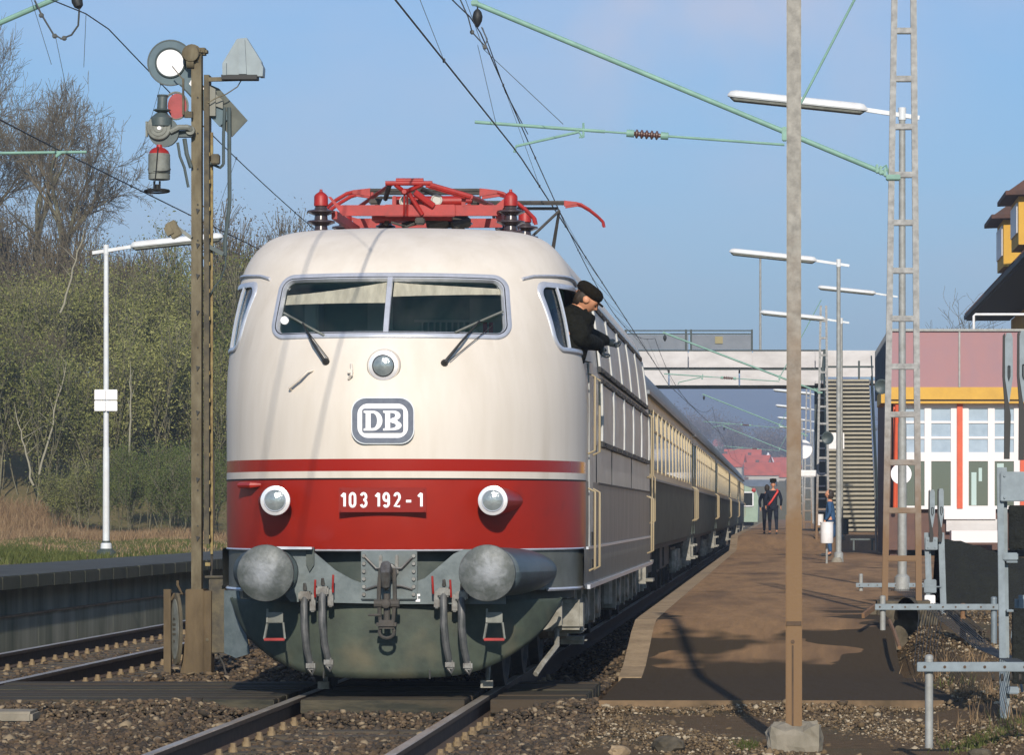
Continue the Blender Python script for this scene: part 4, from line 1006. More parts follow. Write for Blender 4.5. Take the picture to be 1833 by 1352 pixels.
mb.box(K(815, 397, DF + .4), (.26, .25, .10), bev=.02); mb.box(K(752, 396, DF - .05), (.08, .10, .06), bev=.01); mb.tube([K(700, 398, DF), K(728, 406, DF), K(742, 400, DF)], .012, 6); mb.cyl(K(770, 412, DF + .5), K(800, 412, DF + .5), .09, .09, 12); mb.build('pantograph_drive', M['underframe'], pf_)
# folded arms meeting at the top pivot
DT = 31.3
mb = MB()
mb.cyl(K(690, 328, DT), K(774, 328, DT), .021, .021, 10); mb.cyl(K(709, 324, DT + .06), K(758, 324, DT + .06), .026, .026, 10)
for a, b, r in (((708, 331), (724, 343), .020), ((756, 330), (727, 343), .020), ((770, 331), (842, 352), .024), ((762, 333), (832, 354), .012), ((742, 344), (776, 369), .030), ((732, 346), (756, 384), .020), ((724, 348), (723, 386), .009), ((729, 348), (729, 386), .009)):
    mb.tube([K(*a, DT), K(*b, DT + .05)], r, 8)
mb.tube([K(842, 352, DT + .05), K(880, 368, DR)], .024, 8); mb.tube([K(700, 330, DT + .1), K(640, 372, DR)], .018, 8)
mb.lathe(K(725, 344, DT + .03), (0, -1, 0), [(0, .028), (.05, .030), (.07, .02)], 12)
mb.build('pantograph_arm', M['panto'], pf_)
mb = MB(); mb.tube([K(697, 332, DT + .05), K(690, 356, DT + .3)], .022, 7); mb.tube([K(752, 336, DT + .4), K(795, 356, DT + .8)], .02, 7); mb.build('pantograph_strut', M['underframe'], pf_)
def panhead(zc, yc_, par, span=.98, drop=.29):
    for dy in (-.14, .14):
        mb = MB(); mb.beam((-.50, yc_ + dy, zc), (.50, yc_ + dy, zc), .05, .030, bev=.008); cs = mb.build('contact_strip', M['underframe'], par)
        for s in (-1, 1):
            mb = MB(); mb.prism([(s * .49, yc_ + dy - .02, zc + .018), (s * .65, yc_ + dy - .02, zc + .0), (s * .65, yc_ + dy - .02, zc - .03), (s * .49, yc_ + dy - .02, zc - .055)], (0, .04, 0))
            pts = [(s * .63, yc_ + dy, zc - .012), (s * .70, yc_ + dy, zc - .03), (s * .80, yc_ + dy, zc - .09), (s * .90, yc_ + dy * .8, zc - .17), (s * (span - .01), yc_ + dy * .6, zc - .24), (s * span, yc_ + dy * .6, zc - drop)]
            mb.tube(pts, [.017, .018, .017, .017, .018, .018], 8); mb.build('horn', M['panto'], par)
ph = MB(); ph.cyl((-.48, 32.45, 4.36), (.48, 32.45, 4.36), .012, .012, 8)
for s in (-1, 1): ph.tube([(s * .42, 32.45, 4.36), (s * .43, 32.3, 4.29), (s * .47, 32.45, 4.27)], .018, 6); ph.box((s * .45, 32.2, 4.30), (.10, .06, .05), bev=.012)
hd = ph.build('collector_head', M['underframe'], pf_); panhead(4.405, 32.35, hd)
# rear pantograph, raised to the wire
mb = MB(); yr = 45.0
for s in (-1, 1):
    mb.beam((s * .7, 43.6, 4.12), (s * .7, 45.6, 4.12), .06, .08)
    mb.tube([(s * .42, yr, 5.30), (s * .05, yr - .5, 4.88), (s * -.45, 43.8, 4.2)], .018, 7)
    mb.tube([(s * .42, yr, 5.30), (s * .30, yr + .4, 4.75), (s * .22, 45.3, 4.2)], [.018, .026, .03], 7)
mb.beam((-.7, 43.7, 4.12), (.7, 43.7, 4.12), .06, .1); mb.beam((-.7, 45.5, 4.12), (.7, 45.5, 4.12), .06, .1)
rp_ = mb.build('pantograph_frame', M['underframe'], loco)
for s in (-1, 1):
    for y in (43.7, 45.5): insulator(s * .72, y, Rz - .03, rp_)
mb = MB(); mb.cyl((-.4, yr, 5.33), (.4, yr, 5.33), .02, .02, 8); hd = mb.build('collector_head', M['underframe'], rp_); panhead(5.40, yr, hd, drop=.30)
# ================================================================== COACHES
M['coach_low'] = mat('coach_lower_paint', (0.068, 0.084, 0.070), 0.62, col2=(0.046, 0.058, 0.050), scale=2.0, stretch=(1, .4, 1.5), spec=.12)
M['coach_band'] = mat('coach_cream_band', (0.42, 0.31, 0.16), 0.35, col2=(0.34, 0.25, 0.13), scale=2, coat=.2)
M['coach_roof'] = mat('coach_roof', (0.17, 0.19, 0.21), 0.5, col2=(0.12, 0.14, 0.15), scale=1.2, stretch=(1, .3, 1))
M['coach_glass'] = mat('coach_window_glass', (0.02, 0.022, 0.02), 0.06, spec=.9)
M['wf_tan'] = mat('dull_window_frame', (0.44, 0.36, 0.22), .45, .2)
M['window_fill'] = mat('yellow_curtain', (0.72, 0.52, 0.22), 0.8, col2=(0.6, 0.42, 0.17), scale=8, stretch=(1, 6, 1))
CW = [(1.05, 1.38), (1.3, 1.41), (2.0, 1.41), (3.0, 1.39), (3.25, 1.36), (3.45, 1.27), (3.65, 1.10), (3.85, .82), (3.98, .45), (4.03, 0)]
def coach(y0, label, low=None, band=None):
    L = 26.1; y1 = y0 + L
    t = thing('passenger_coach', (0, y0, 0), label, 'passenger coach', 'coaches behind the locomotive')
    zc = [1.05, 1.15, 1.3, 1.7, 2.0, 2.9, 3.0, 3.15, 3.25, 3.35, 3.45, 3.55, 3.65, 3.75, 3.85, 3.92, 3.98, 4.02, 4.03]
    wv = lambda z: interp(CW, z)
    pr = [(-wv(z), z) for z in zc] + [(wv(z), z) for z in reversed(zc)][1:]
    def seg(name, m, zlo, zhi, both=True):
        mb = MB()
        for i in range(len(pr) - 1):
            c = (pr[i][1] + pr[i + 1][1]) / 2
            if zlo <= c < zhi: mb.add([(pr[i][0], y0, pr[i][1]), (pr[i + 1][0], y0, pr[i + 1][1]), (pr[i + 1][0], y1, pr[i + 1][1]), (pr[i][0], y1, pr[i][1])], [(0, 1, 2, 3)])
        return merged(mb, name, m, t)
    seg('body_side', low or M['coach_low'], 0, 2.0); seg('window_band', band or M['coach_band'], 2.0, 3.12); seg('roof', M['coach_roof'], 3.12, 5)
    mb = MB()
    for yy in (y0 + .01, y1 - .01): mb.add([(a, yy, b) for a, b in pr], [tuple(range(len(pr)))])
    mb.build('end_wall', M['underframe'], t)
    mb = MB(); mb.box((0, y0 - .12, 2.2), (1.2, .35, 2.3), bev=.08); mb.box((0, y1 + .12, 2.2), (1.2, .35, 2.3), bev=.08); mb.build('gangway', M['black'], t)
    for s in (1, -1):
        for k in range(12):
            yc_ = y0 + 2.9 + k * 1.84
            mb = MB(); P = [(s * (wv(2.12) + .006), yc_ - .62, 2.12), (s * (wv(2.12) + .006), yc_ + .62, 2.12), (s * (wv(2.92) + .006), yc_ + .62, 2.92), (s * (wv(2.92) + .006), yc_ - .62, 2.92)]
            mb.prism(P, (s * .012, 0, 0)); wn = mb.build('window', M['coach_glass'], t)
            mb = MB(); x = s * 1.415
            for (a, b) in (((yc_ - .64, 2.10), (yc_ - .64, 2.94)), ((yc_ + .64, 2.10), (yc_ + .64, 2.94)), ((yc_ - .64, 2.10), (yc_ + .64, 2.10)), ((yc_ - .64, 2.94), (yc_ + .64, 2.94)), ((yc_ - .62, 2.66), (yc_ + .62, 2.66))):
                mb.beam((x, a[0], a[1]), (x, b[0], b[1]), .03, .016, up=(1, 0, 0))
            mb.build('window_frame', M['wf_tan'], wn)
        for yy in (y0 + .85, y1 - .85):
            mb = MB(); mb.box((s * 1.40, yy, 2.0), (.03, .80, 1.85), bev=.01); d = mb.build('door', low or M['coach_low'], t)
            mb = MB(); mb.box((s * 1.418, yy, 2.55), (.02, .5, .65), bev=.008); mb.build('door_window', M['coach_glass'], d)
            for q in (-.55, .55):
                mb = MB(); mb.tube([(s * 1.41, yy + q, 1.35), (s * 1.47, yy + q, 1.4), (s * 1.47, yy + q, 2.0), (s * 1.41, yy + q, 2.05)], .011, 6); mb.build('handrail', M['railing'], d)
            mb = MB(); mb.box((s * 1.36, yy, .60), (.22, .6, .04)); mb.box((s * 1.36, yy, .85), (.20, .6, .04)); mb.box((s * 1.3, yy - .3, .8), (.15, .03, .5)); mb.box((s * 1.3, yy + .3, .8), (.15, .03, .5)); mb.build('footstep', M['axlebox'], d)
        mb = MB(); mb.beam((s * 1.42, y0, 3.13), (s * 1.42, y1, 3.13), .05, .05); mb.beam((s * 1.425, y0, 1.98), (s * 1.425, y1, 1.98), .02, .03)
        mb.build('rain_gutter', M['coach_roof'], t)
    for yy in (y0 + 3.6, y1 - 3.6):
        mb = MB(); mb.box((0, yy, .7), (2.0, 3.2, .2)); 
        for s in (-1, 1): mb.prism([(s * 1.0, yy - 1.7, .85), (s * 1.0, yy - 1.5, .5), (s * 1.0, yy + 1.5, .5), (s * 1.0, yy + 1.7, .85)], (s * .09, 0, 0))
        bo = mb.build('bogie', M['underframe'], t)
        for q in (-1.25, 1.25):
            for s in (-1, 1):
                mb = MB(); mb.lathe((s * .75, yy + q, .48), (s, 0, 0), [(-.06, .50), (-.03, .50), (-.02, .47), (.06, .47), (.06, .38), (.03, .36), (.03, .1)], 24); mb.build('wheel', M['underframe'], bo)
                mb = MB(); mb.box((s * 1.12, yy + q, .50), (.2, .3, .28), bev=.04); mb.cyl((s * 1.12, yy + q - .28, .45), (s * 1.12, yy + q - .28, .8), .07, .07, 8); mb.cyl((s * 1.12, yy + q + .28, .45), (s * 1.12, yy + q + .28, .8), .07, .07, 8); mb.build('axle_box', M['axlebox'], bo)
    mb = MB()
    for (yy, l, w_) in ((y0 + 8, 2.2, 2.3), (y0 + 12, 1.4, 2.4), (y0 + 16.5, 2.8, 2.3)): mb.box((0, yy, .78), (w_, l, .5), bev=.05)
    mb.box((0, (y0 + y1) / 2, 1.02), (2.6, L - .3, .12)); mb.build('underframe', M['underframe'], t)
    for s in (-1, 1):
        for yy, d_ in ((y0, -1), (y1, 1)):
            mb = MB(); mb.lathe((s * .875, yy, 1.05), (0, d_, 0), [(0, .12), (.15, .11), (.16, .2), (.18, .2)], 16); mb.build('buffer', M['sleeve'], t)
    return t
c0 = coach(48.0, 'first coach behind the locomotive, with golden light across its row of windows')
lbl = ['second coach of the train, grey-green below and cream round the windows', 'third coach of the train, short in view before the darker coach', 'fourth coach of the train, pale doors near the waiting railcar', 'farthest coach at the tail of the train']
for i, l in enumerate(lbl):
    c = copy_tree(c0, (0, 48.0 + 26.45 * (i + 1), 0)); c['label'] = l
mb = MB(); mb.prism([(-1.15, 236, .95), (1.75, 236, .95), (1.8, 236, 2.6), (1.6, 236, 3.1), (.9, 236, 3.35), (-.3, 236, 3.35), (-1.0, 236, 3.1), (-1.2, 236, 2.6)], (0, 14, 0))
rb = thing('railcar', (.3, 236, 0), 'pale green railcar seen end-on past the tail of the train', 'railcar')
M['palegreen'] = mat('pale_green_paint', (0.28, 0.36, 0.27), .4, col2=(.22, .30, .22), scale=3)
mb.build('body', M['palegreen'], rb)
mb = MB(); mb.box((.85, 235.96, 2.45), (1.1, .06, .85), bev=.02); mb.box((-.55, 235.96, 2.45), (1.1, .06, .85), bev=.02); w1 = mb.build('window', M['coach_glass'], rb)
mb = MB()
for x in (-.55, .85):
    for (a, b) in (((x - .6, 2.0), (x - .6, 2.9)), ((x + .6, 2.0), (x + .6, 2.9)), ((x - .6, 2.0), (x + .6, 2.0)), ((x - .6, 2.9), (x + .6, 2.9))): mb.beam((a[0], 235.93, a[1]), (b[0], 235.93, b[1]), .07, .07, up=(0, 1, 0))
mb.build('window_frame', M['white'], w1)
mb = MB(); mb.lathe((1.5, 235.95, 3.05), (0, -1, 0), [(0, .14), (.06, .14), (.08, .1)], 14); mb.build('headlamp', M['panto'], rb)
mb = MB(); mb.box((.3, 243, .6), (2.2, 13, .7)); mb.build('underframe', M['underframe'], rb)

# ================================================================== SEMAPHORE SIGNAL (left foreground)
SX, SY = -2.52, 35.4
sg = thing('semaphore_signal', (SX, SY, -.13), 'tall rusty mechanical signal with disc-ended arm, lantern and gas bottle, left of the locomotive', 'railway signal')
def S(px, py, dy=0.0): return at(px, py, SY + dy)
# channel mast: front web lit, second channel behind right
mb = MB(); zt = S(0, 88).z
x0s, x1s = S(343, 0).x, S(361, 0).x
mb.box(((x0s + x1s) / 2 + .005, SY, (zt - .05) / 2 + .1), (x1s - x0s, .11, zt - .2)); mb.build('mast', M['mast'], sg)
mb = MB(); mb.box((S(370, 0).x, SY + .06, (S(0, 170).z + 1.4) / 2), (.05, .16, S(0, 170).z - 1.0))
m2 = mb.build('mast_channel', M['mastdk'], sg)
mb = MB(); mb.box((S(376.5, 0).x, SY + .10, (S(0, 235).z + 1.1) / 2), (.022, .03, S(0, 235).z - 1.1))
for i in range(16): mb.box((S(372, 0).x, SY + .02, 1.0 + .27 * i), (.05, .05, .035))
mb.build('mast_flange', mat('ochre_rust', (0.30, 0.24, 0.10), .85, col2=(.16, .11, .05), scale=14), m2)
mb = MB()
for py in (378, 440, 495, 560, 660, 740, 860, 965): mb.prism([S(351, py - 5, -.06), S(358, py - 3, -.06), S(353, py + 5, -.06)], (0, -.012, 0))
for i in range(14): mb.cyl(S(354, 110 + i * 64, -.055), S(354, 110 + i * 64, -.066), .008, .008, 6)
mb.build('mast_hole', M['black'], sg)
# base pedestal
mb = MB(); zb0 = -.13
mb.box((S(352, 0).x, SY, (S(0, 1055).z + zb0) / 2), (.18, .26, S(0, 1055).z - zb0), bev=.008)
mb.box((S(372, 0).x, SY, (S(0, 1058).z + zb0) / 2), (.10, .22, S(0, 1058).z - zb0), bev=.004); mb.box((S(355, 0).x, SY, zb0 + .02), (.42, .45, .05), bev=.01)
mb.prism([S(335, 1205), S(322, 1210), S(343, 1055)], (0, .12, 0))
ped = mb.build('pedestal', M['pedestal'], sg)
mb = MB(); mb.box((S(390, 0).x, SY + .05, (S(0, 1035).z + S(0, 1170).z) / 2), (.16, .22, S(0, 1035).z - S(0, 1170).z), bev=.01); mb.box((S(387, 0).x, SY + .05, S(0, 1033).z), (.20, .26, .02)); mb.cyl(S(371, 1146, -.11), S(371, 1146, -.118), .016, .016, 12)
mb.build('drive_box', M['mastdk'], sg)
mb = MB(); mb.tube([S(385, 1160), S(400, 1190), S(408, 1222)], .010, 6); mb.tube([S(374, 1130, .1), S(380, 980, .12), S(383, 860, .12), S(374, 640, .12), S(372, 530, .12)], .012, 6); mb.tube([S(378, 1000, .14), S(384, 920, .14), S(381, 800, .14), S(376, 700, .14)], .008, 6)
mb.build('signal_wire', M['underframe'], sg)
# oval number plate edge-on with a ring behind
mb = MB(); cx_, cz_ = S(317, 0).x, (S(0, 1069).z + S(0, 1183).z) / 2; hh_ = (S(0, 1066).z - S(0, 1184).z) / 2
yaw = R(58)
def oval(rx, rz, cx, cz, yaw, n=40): return [Vector((cx + rx * math.cos(2 * math.pi * k / n) * math.cos(yaw), SY - .12 + rx * math.cos(2 * math.pi * k / n) * math.sin(yaw) * -1, cz + rz * math.sin(2 * math.pi * k / n))) for k in range(n)]
nrm = Vector((-math.sin(yaw), -math.cos(yaw), 0)) * -1
nrm = Vector((math.sin(yaw), math.cos(yaw), 0))
mb.prism(oval(.125, hh_ + .03, cx_, cz_, yaw), nrm * .03); ov = mb.build('oval_plate', M['mastdk'], sg)
mb = MB(); mb.prism([p - nrm * .006 for p in oval(.095, hh_ - .03, cx_, cz_, yaw)], nrm * .005); o2 = mb.build('plate_face', M['siggrey'], ov)
mb = MB()
for (dz, ws) in ((.10, .7), (.045, 1.0), (.0, .9), (-.05, 1.0), (-.12, .5)):
    c = Vector((cx_, SY - .12, cz_ + dz)) - nrm * .010; t_ = Vector((math.cos(yaw), -math.sin(yaw), 0)) * (.038 * ws)
    mb.prism([c - t_ - Vector((0, 0, .011)), c + t_ - Vector((0, 0, .011)), c + t_ + Vector((0, 0, .011)), c - t_ + Vector((0, 0, .011))], -nrm * .002)
mb.build('worn_marking', M['mastdk'], o2)
mb = MB(); cxr = S(297, 0).x; mb.prism([Vector((p.x, p.y + .1, p.z)) for p in oval(.07, hh_ + .06, cxr, cz_ - .0, R(70))], Vector((.05, .05, 0))); mb.build('tension_wheel', M['mastdk'], sg)
mb = MB(); mb.box((S(303, 0).x, SY - .1, (S(0, 1055).z + S(0, 1217).z) / 2), (.07, .05, S(0, 1055).z - S(0, 1217).z)); mb.tube([S(306, 1075, -.1), S(312, 1064, -.1), S(326, 1064, -.1), S(318, 1048, -.1), S(318, 1040, -.1)], .014, 6); mb.build('plate_post', M['pedestal'], sg)
# signal arm (disc end up-left, tail lower-right)
c0_ = S(293, 103, -.30); ang = math.atan2(-(300 - 103), (440 - 293))
ux, uz = math.cos(R(-47)), math.sin(R(-47))
def A(u, v, dy=-.30): return Vector((c0_.x + u * ux - v * uz * 1, SY + dy, c0_.z + u * uz + v * ux))
k1 = 1 / (FPX / SY)
def ringpoly(r, n=36, a0=0, a1=360): return [(r * math.cos(R(a0 + (a1 - a0) * i / n)), r * math.sin(R(a0 + (a1 - a0) * i / n))) for i in range(n + (0 if a1 - a0 >= 360 else 1))]
ro = 40.5 * k1; ri = 24.5 * k1; wd_ = 14 * k1; Lr = 218 * k1
outer = ringpoly(ro, 30, 24, 336)[::1]
arm = [A(p[0], p[1], .09) for p in outer]
arm += [A(ro * 1.35, -wd_, .09), A(Lr * .66, -wd_, .09), A(Lr * .66, wd_, .09), A(ro * 1.35, wd_, .09)]
mb = MB(); mb.prism(arm, (0, .03, 0)); ar = mb.build('signal_arm', M['sigblue'], sg)
mb = MB(); mb.prism([A(p[0], p[1], .083) for p in ringpoly(ri, 36)], (0, .004, 0)); mb.prism([A(ro * 1.25, -wd_ * .1, .083), A(ro * 1.75, -wd_ * .1, .083), A(ro * 1.9, wd_ * .95, .083), A(ro * 1.15, wd_ * .8, .083)], (0, .004, 0)); mb.build('arm_disc', M['numwhite'], ar)
mb = MB(); P1 = [A(p[0], p[1], .076) for p in ringpoly(ri * 1.06, 36)]; mb.tube(P1 + [P1[0]], .010, 6, False); P1 = [A(p[0], p[1], .09) for p in ringpoly(ro, 40, 20, 340)]; mb.tube(P1, .008, 5); mb.tube([A(ro, wd_, .09), A(ro * 2.8, wd_, .09)], .008, 5); mb.tube([A(ro, -wd_, .09), A(ro * 2.8, -wd_, .09)], .008, 5); mb.build('arm_rim', M['sleeve'], ar)
tail = [S(378, 152, .12), S(392, 158, .12), S(443, 215, .12), S(415, 245, .12), S(372, 205, .12), S(372, 170, .12)]
mb = MB(); mb.prism(tail, (0, .02, 0)); tl = mb.build('arm_tail', mat('weathered_tail_plate', (.12, .13, .11), .7, col2=(.07, .078, .065), scale=6), sg)
mb = MB(); mb.prism([S(372, 152, .08), S(387, 160, .08), S(387, 208, .08), S(372, 208, .08)], (0, -.05, 0)); mb.prism([S(386, 168, .1), S(400, 180, .1), S(400, 195, .1), S(386, 190, .1)], (0, -.04, 0)); mb.build('tail_bracket', mat('grey_bracket', (.20, .20, .17), .7), tl)
mb = MB(); mb.lathe(S(344, 97, -.02), (0, -1, 0), [(0, .10), (.02, .10), (.03, .085), (.10, .08), (.11, .05)], 20); mb.box((S(352, 0).x, SY - .03, S(0, 94).z), (.14, .14, .05), bev=.02); mb.cyl(S(335, 112, -.05), S(348, 112, -.05), .06, .06, 14)
mb.box((S(357, 0).x, SY + .01, S(0, 92).z), (.16, .14, .07), bev=.02); mb.build('pulley', M['mast'], sg)
# big trapezoid indicator box on bracket, top right
mb = MB(); poly = [(399, 136), (398, 113), (424, 69), (441, 67), (468, 110), (470, 136)]
mb.prism([S(a, b, -.10) for a, b in poly], (0, .10, 0)); ib = mb.build('indicator_box', M['boxgrey'], sg)
mb = MB(); mb.prism([S(a, b, -.13) for a, b in ((427, 70), (438, 70), (441, 132), (427, 132))], (0, .03, 0)); mb.prism([S(a, b, -.14) for a, b in ((466, 110), (471, 120), (470, 136), (463, 136))], (0, .16, 0)); mb.prism([S(a, b, -.14) for a, b in ((398, 112), (405, 112), (405, 134), (398, 134))], (0, .1, 0))
mb.build('box_rib', M['boxgrey'], ib)
mb = MB(); mb.box(S(430, 139, -.05), (.35, .16, .045)); mb.build('box_base', M['black'], ib)
mb = MB(); mb.beam(S(374, 142, -.02), S(460, 140, -.02), .04, .04); mb.tube([S(433, 141, -.03), S(425, 155, -.03), S(405, 168, -.03), S(385, 176, -.03), S(372, 184, -.03)], .006, 5); mb.build('box_bracket', M['mast'], ib)
# lantern with chimney, round front and gas bottle
mb = MB(); L0 = S(285, 229, -.25)
mb.cyl(S(291, 172, -.18), S(290, 196, -.18), .048, .050, 16); mb.lathe(S(290, 198, -.18), (0, 0, 1), [(-.02, .04), (0, .082), (.01, .085), (.02, .05)], 18); mb.lathe(S(291, 173, -.18), (0, 0, 1), [(0, .05), (.01, .056), (.02, .05)], 14); mb.lathe(S(289, 215, -.18), (0, 0, 1), [(-.06, .11), (.02, .11), (.07, .05)], 16)
mb.lathe(S(295, 237, -.12), (0, -1, 0), [(-.05, .12), (0, .145), (.08, .15)], 24); ln = mb.build('lantern', M['sleeve'], sg)
mb = MB(); mb.lathe(S(285, 229, -.20), (0, -1, 0), [(0, .118), (.03, .120), (.04, .112), (.045, .085), (.052, .082), (.055, .05), (.062, .048), (.066, .02)], 32); mb.box(S(263, 231, -.2), (.02, .05, .15)); lf = mb.build('lantern_cover', M['siggrey'], ln)
mb = MB(); mb.lathe(S(285, 229, -.265), (0, -1, 0), [(0, .022), (.008, .018)], 12); mb.build('cover_knob', M['numwhite'], lf)
mb = MB(); mb.tube([S(305, 236, -.22), S(320, 228, -.22), S(335, 228, -.2), S(342, 232, -.15)], [.025, .03, .03, .04], 8); mb.lathe(S(342, 234, -.12), (0, -1, 0), [(0, .045), (.06, .045)], 14); mb.build('lantern_arm', M['siggrey'], ln)
mb = MB(); mb.tube([S(318, 255, -.15), S(322, 280, -.15), S(330, 300, -.15), S(337, 335, -.15)], .014, 7); mb.tube([S(330, 248, -.1), S(334, 275, -.1), S(342, 300, -.1)], .022, 7); mb.box(S(325, 240, -.1), (.22, .1, .06)); mb.build('lantern_bracket', M['sleeve'], ln)
mb = MB(); mb.prism([S(317 + 17 * math.cos(t_), 190 + 23 * math.sin(t_), -.10) for t_ in [k * .2618 for k in range(24)]], (0, .02, 0)); rd = mb.build('red_spectacle', M['sigred'], sg)
mb = MB(); pts = [S(315 + 21 * math.cos(t_), 189 + 24 * math.sin(t_), -.09) for t_ in [k * .2618 for k in range(25)]]; mb.tube(pts, .012, 6, False); mb.build('spectacle_rim', M['siggrey'], rd)
mb = MB(); b0 = S(285, 322, -.2)
mb.lathe(b0, (0, 0, 1), [(0, .09), (.004, .104), (.05, .106), (.055, .100), (.065, .108), (.25, .106), (.258, .10), (.262, .05)], 24); bt = mb.build('gas_bottle', M['siggrey'], sg)
mb = MB(); mb.lathe(b0 + Vector((0, 0, .256)), (0, 0, 1), [(0, .102), (.03, .088), (.055, .055), (.065, .03), (.09, .025)], 20); mb.build('bottle_shoulder', M['panto'], bt)
mb = MB(); P1 = [S(281 + 22 * math.cos(t_), 342 + 3.5 * math.sin(t_), -.2 + .1 * math.sin(t_)) for t_ in [k * .2618 for k in range(25)]]; mb.tube(P1, .010, 6, False)
mb.tube([S(259, 342, -.2), S(303, 342, -.2)], .008, 5); mb.cyl(S(276, 324, -.2), S(276, 341, -.2), .01, .01, 6); mb.cyl(S(286, 324, -.2), S(286, 341, -.2), .01, .01, 6); mb.cyl(S(281, 330, -.2), S(281, 341, -.2), .022, .022, 8); mb.tube([S(283, 262, -.31), S(280, 300, -.32), S(277, 330, -.3)], .006, 5)
P1 = [S(285 + 20 * math.cos(t_), 303 + 4 * math.sin(t_), -.2 + -.11 * math.sin(t_)) for t_ in [k * .2618 for k in range(25)]]; mb.tube(P1, .006, 5, False); mb.build('bottle_cradle', M['black'], bt)
# rods on the right
mb = MB(); mb.tube([S(402, 192, .05), S(400, 240, .05), S(400, 294, .05)], .016, 7); mb.tube([S(410, 192, .05), S(411, 360, .05), S(408, 390, .05), S(403, 430, .05), S(403, 458, .05)], .020, 8); mb.tube([S(403, 458, .05), S(404, 475, .05), S(395, 500, .05), S(383, 515, .05), S(376, 528, .05)], .008, 6)
mb.tube([S(400, 294, .05), S(394, 300, .05), S(385, 296, .05), S(376, 292, .05)], .016, 6); mb.beam(S(372, 440, .04), S(400, 455, .04), .03, .04); mb.build('operating_rod', M['sleeve'], sg)
mb = MB(); mb.box(S(386, 285, .0), (.08, .1, .10), bev=.01); mb.build('rod_crank', M['mastdk'], sg)
mb = MB(); mb.box(S(311, 411, -.1), (.11, .05, .17), (0, R(-28), 0), bev=.01); mb.box(S(303, 413, -.1), (.07, .08, .09), (0, R(-28), 0)); lt = mb.build('reflector_box', M['mast'], sg)
mb = MB(); mb.beam(S(318, 408, -.08), S(343, 426, -.08), .03, .035); mb.build('reflector_arm', M['siggrey'], lt)
mb = MB(); mb.beam(S(328, 140, -.16), S(328, 205, -.16), .015, .02); mb.beam(S(330, 205, -.1), S(345, 205, -.1), .05, .06); mb.beam(S(308, 118, -.15), S(330, 145, -.15), .01, .01); mb.build('arm_link', M['mastdk'], sg)

# ================================================================== STREET/PLATFORM LAMPS
def platform_lamp(base, h, label, side=-1, L=2.04, group='fluorescent platform lamps', col=None, pr=.055, fx=(.5, 2.53)):
    x, y, z = base; t = thing('platform_lamp', base, label, 'platform lamp', group)
    mb = MB(); mb.cyl((x, y, z), (x, y, z + h * .35), pr * 1.25, pr * 1.15, 14); mb.cyl((x, y, z + h * .35), (x, y, z + h), pr * 1.0, pr * .85, 14); mb.lathe((x, y, z), (0, 0, 1), [(0, pr * 2.2), (.2, pr * 2.0), (.24, pr * 1.3)], 14)
    mb.build('pole', col or M['galv'], t)
    mb = MB(); mb.cyl((x, y, z + h - .12), (x, y, z + h + .06), pr * 1.05, pr * 1.05, 12); mb.beam((x - side * .25, y, z + h - .09), (x + side * (fx[0] + .1), y, z + h + .04), .06, .06); am = mb.build('arm', M['white_pole'], t)
    a0 = Vector((x + side * fx[0], y, z + h + .02)); a1 = Vector((x + side * fx[1], y, z + h + .02 + (fx[1] - fx[0]) * .105))
    d = (a1 - a0).normalized(); up = Vector((-d.z * side, 0, abs(d.x))) ; P = []
    prof_ = [(-.11, 0), (-.105, .05), (-.07, .085), (0, .095), (.07, .085), (.105, .05), (.11, 0), (.10, -.02), (-.10, -.02), (-.11, 0)]
    for q, s_ in ((0, .3), (.03, .9), (.06, 1), (.94, 1), (.98, .8), (1.0, .3)):
        c = a0 + (a1 - a0) * q; P.append([c + Vector((0, u * s_, 0)) + up * v * s_ for u, v in prof_])
    mb = MB(); mb.grid(P); fx_ = mb.build('lamp_housing', M['white_pole'], t, 50)
    mb = MB(); P = []
    for q, s_ in ((.02, .4), (.05, 1), (.95, 1), (.98, .4)):
        c = a0 + (a1 - a0) * q; P.append([c + Vector((0, u * s_, 0)) + up * v * s_ for u, v in ((-.085, -.018), (-.07, -.06), (0, -.08), (.07, -.06), (.085, -.018))])
    mb.grid(P); mb.build('diffuser', M['siggrey'], fx_)
    return t
lamp0 = platform_lamp((CX + 1.78, 52, .38), 6.95, 'platform lamp whose arm passes behind the tall rusty pole high up, nearest of the row')
pls = [(83.0, (CX + 1.37), .38, 'second platform lamp of the row, its pole standing left of the stairway'), (112, CX + 1.93, .6, 'third platform lamp of the row, its fixture showing just above the footbridge'),
       (188, CX + 2.2, .8, 'first of the distant lamps seen under the footbridge, highest of them'), (215, CX + 2.3, .8, 'second of the distant lamps seen under the footbridge'), (242, CX + 2.4, .8, 'third of the distant lamps seen under the footbridge'), (268, CX + 2.5, .8, 'lowest and farthest of the lamps seen under the footbridge')]
for y, x, z, l in pls:
    c = copy_tree(lamp0, (x, y, z)); c['label'] = l
c = copy_tree(lamp0, (7.05, 125, 2.2)); c['label'] = 'thin platform lamp showing between the lattice mast and the second lamp pole'
ll = platform_lamp((-9.2, 66, .74), 5.65, 'white lamp on the far left platform with pale boards on its pole, before the bushes', side=1, col=M['white_pole'], pr=.05, fx=(.45, 2.15), group=None)
mb = MB()
for (px, py) in ((179, 707), (200, 707), (179, 727), (200, 727)): mb.box(at(px + 0, py, 65.9 + (0.0)), (.205, .02, .19), bev=.008)
mb.build('sign_board', M['white'], ll)
mb = MB(); mb.lathe((-9.2, 66, .70), (0, 0, 1), [(0, .20), (.10, .17), (.16, .10), (.30, .075)], 14); mb.build('pole_foot', M['dkgrey'], ll)

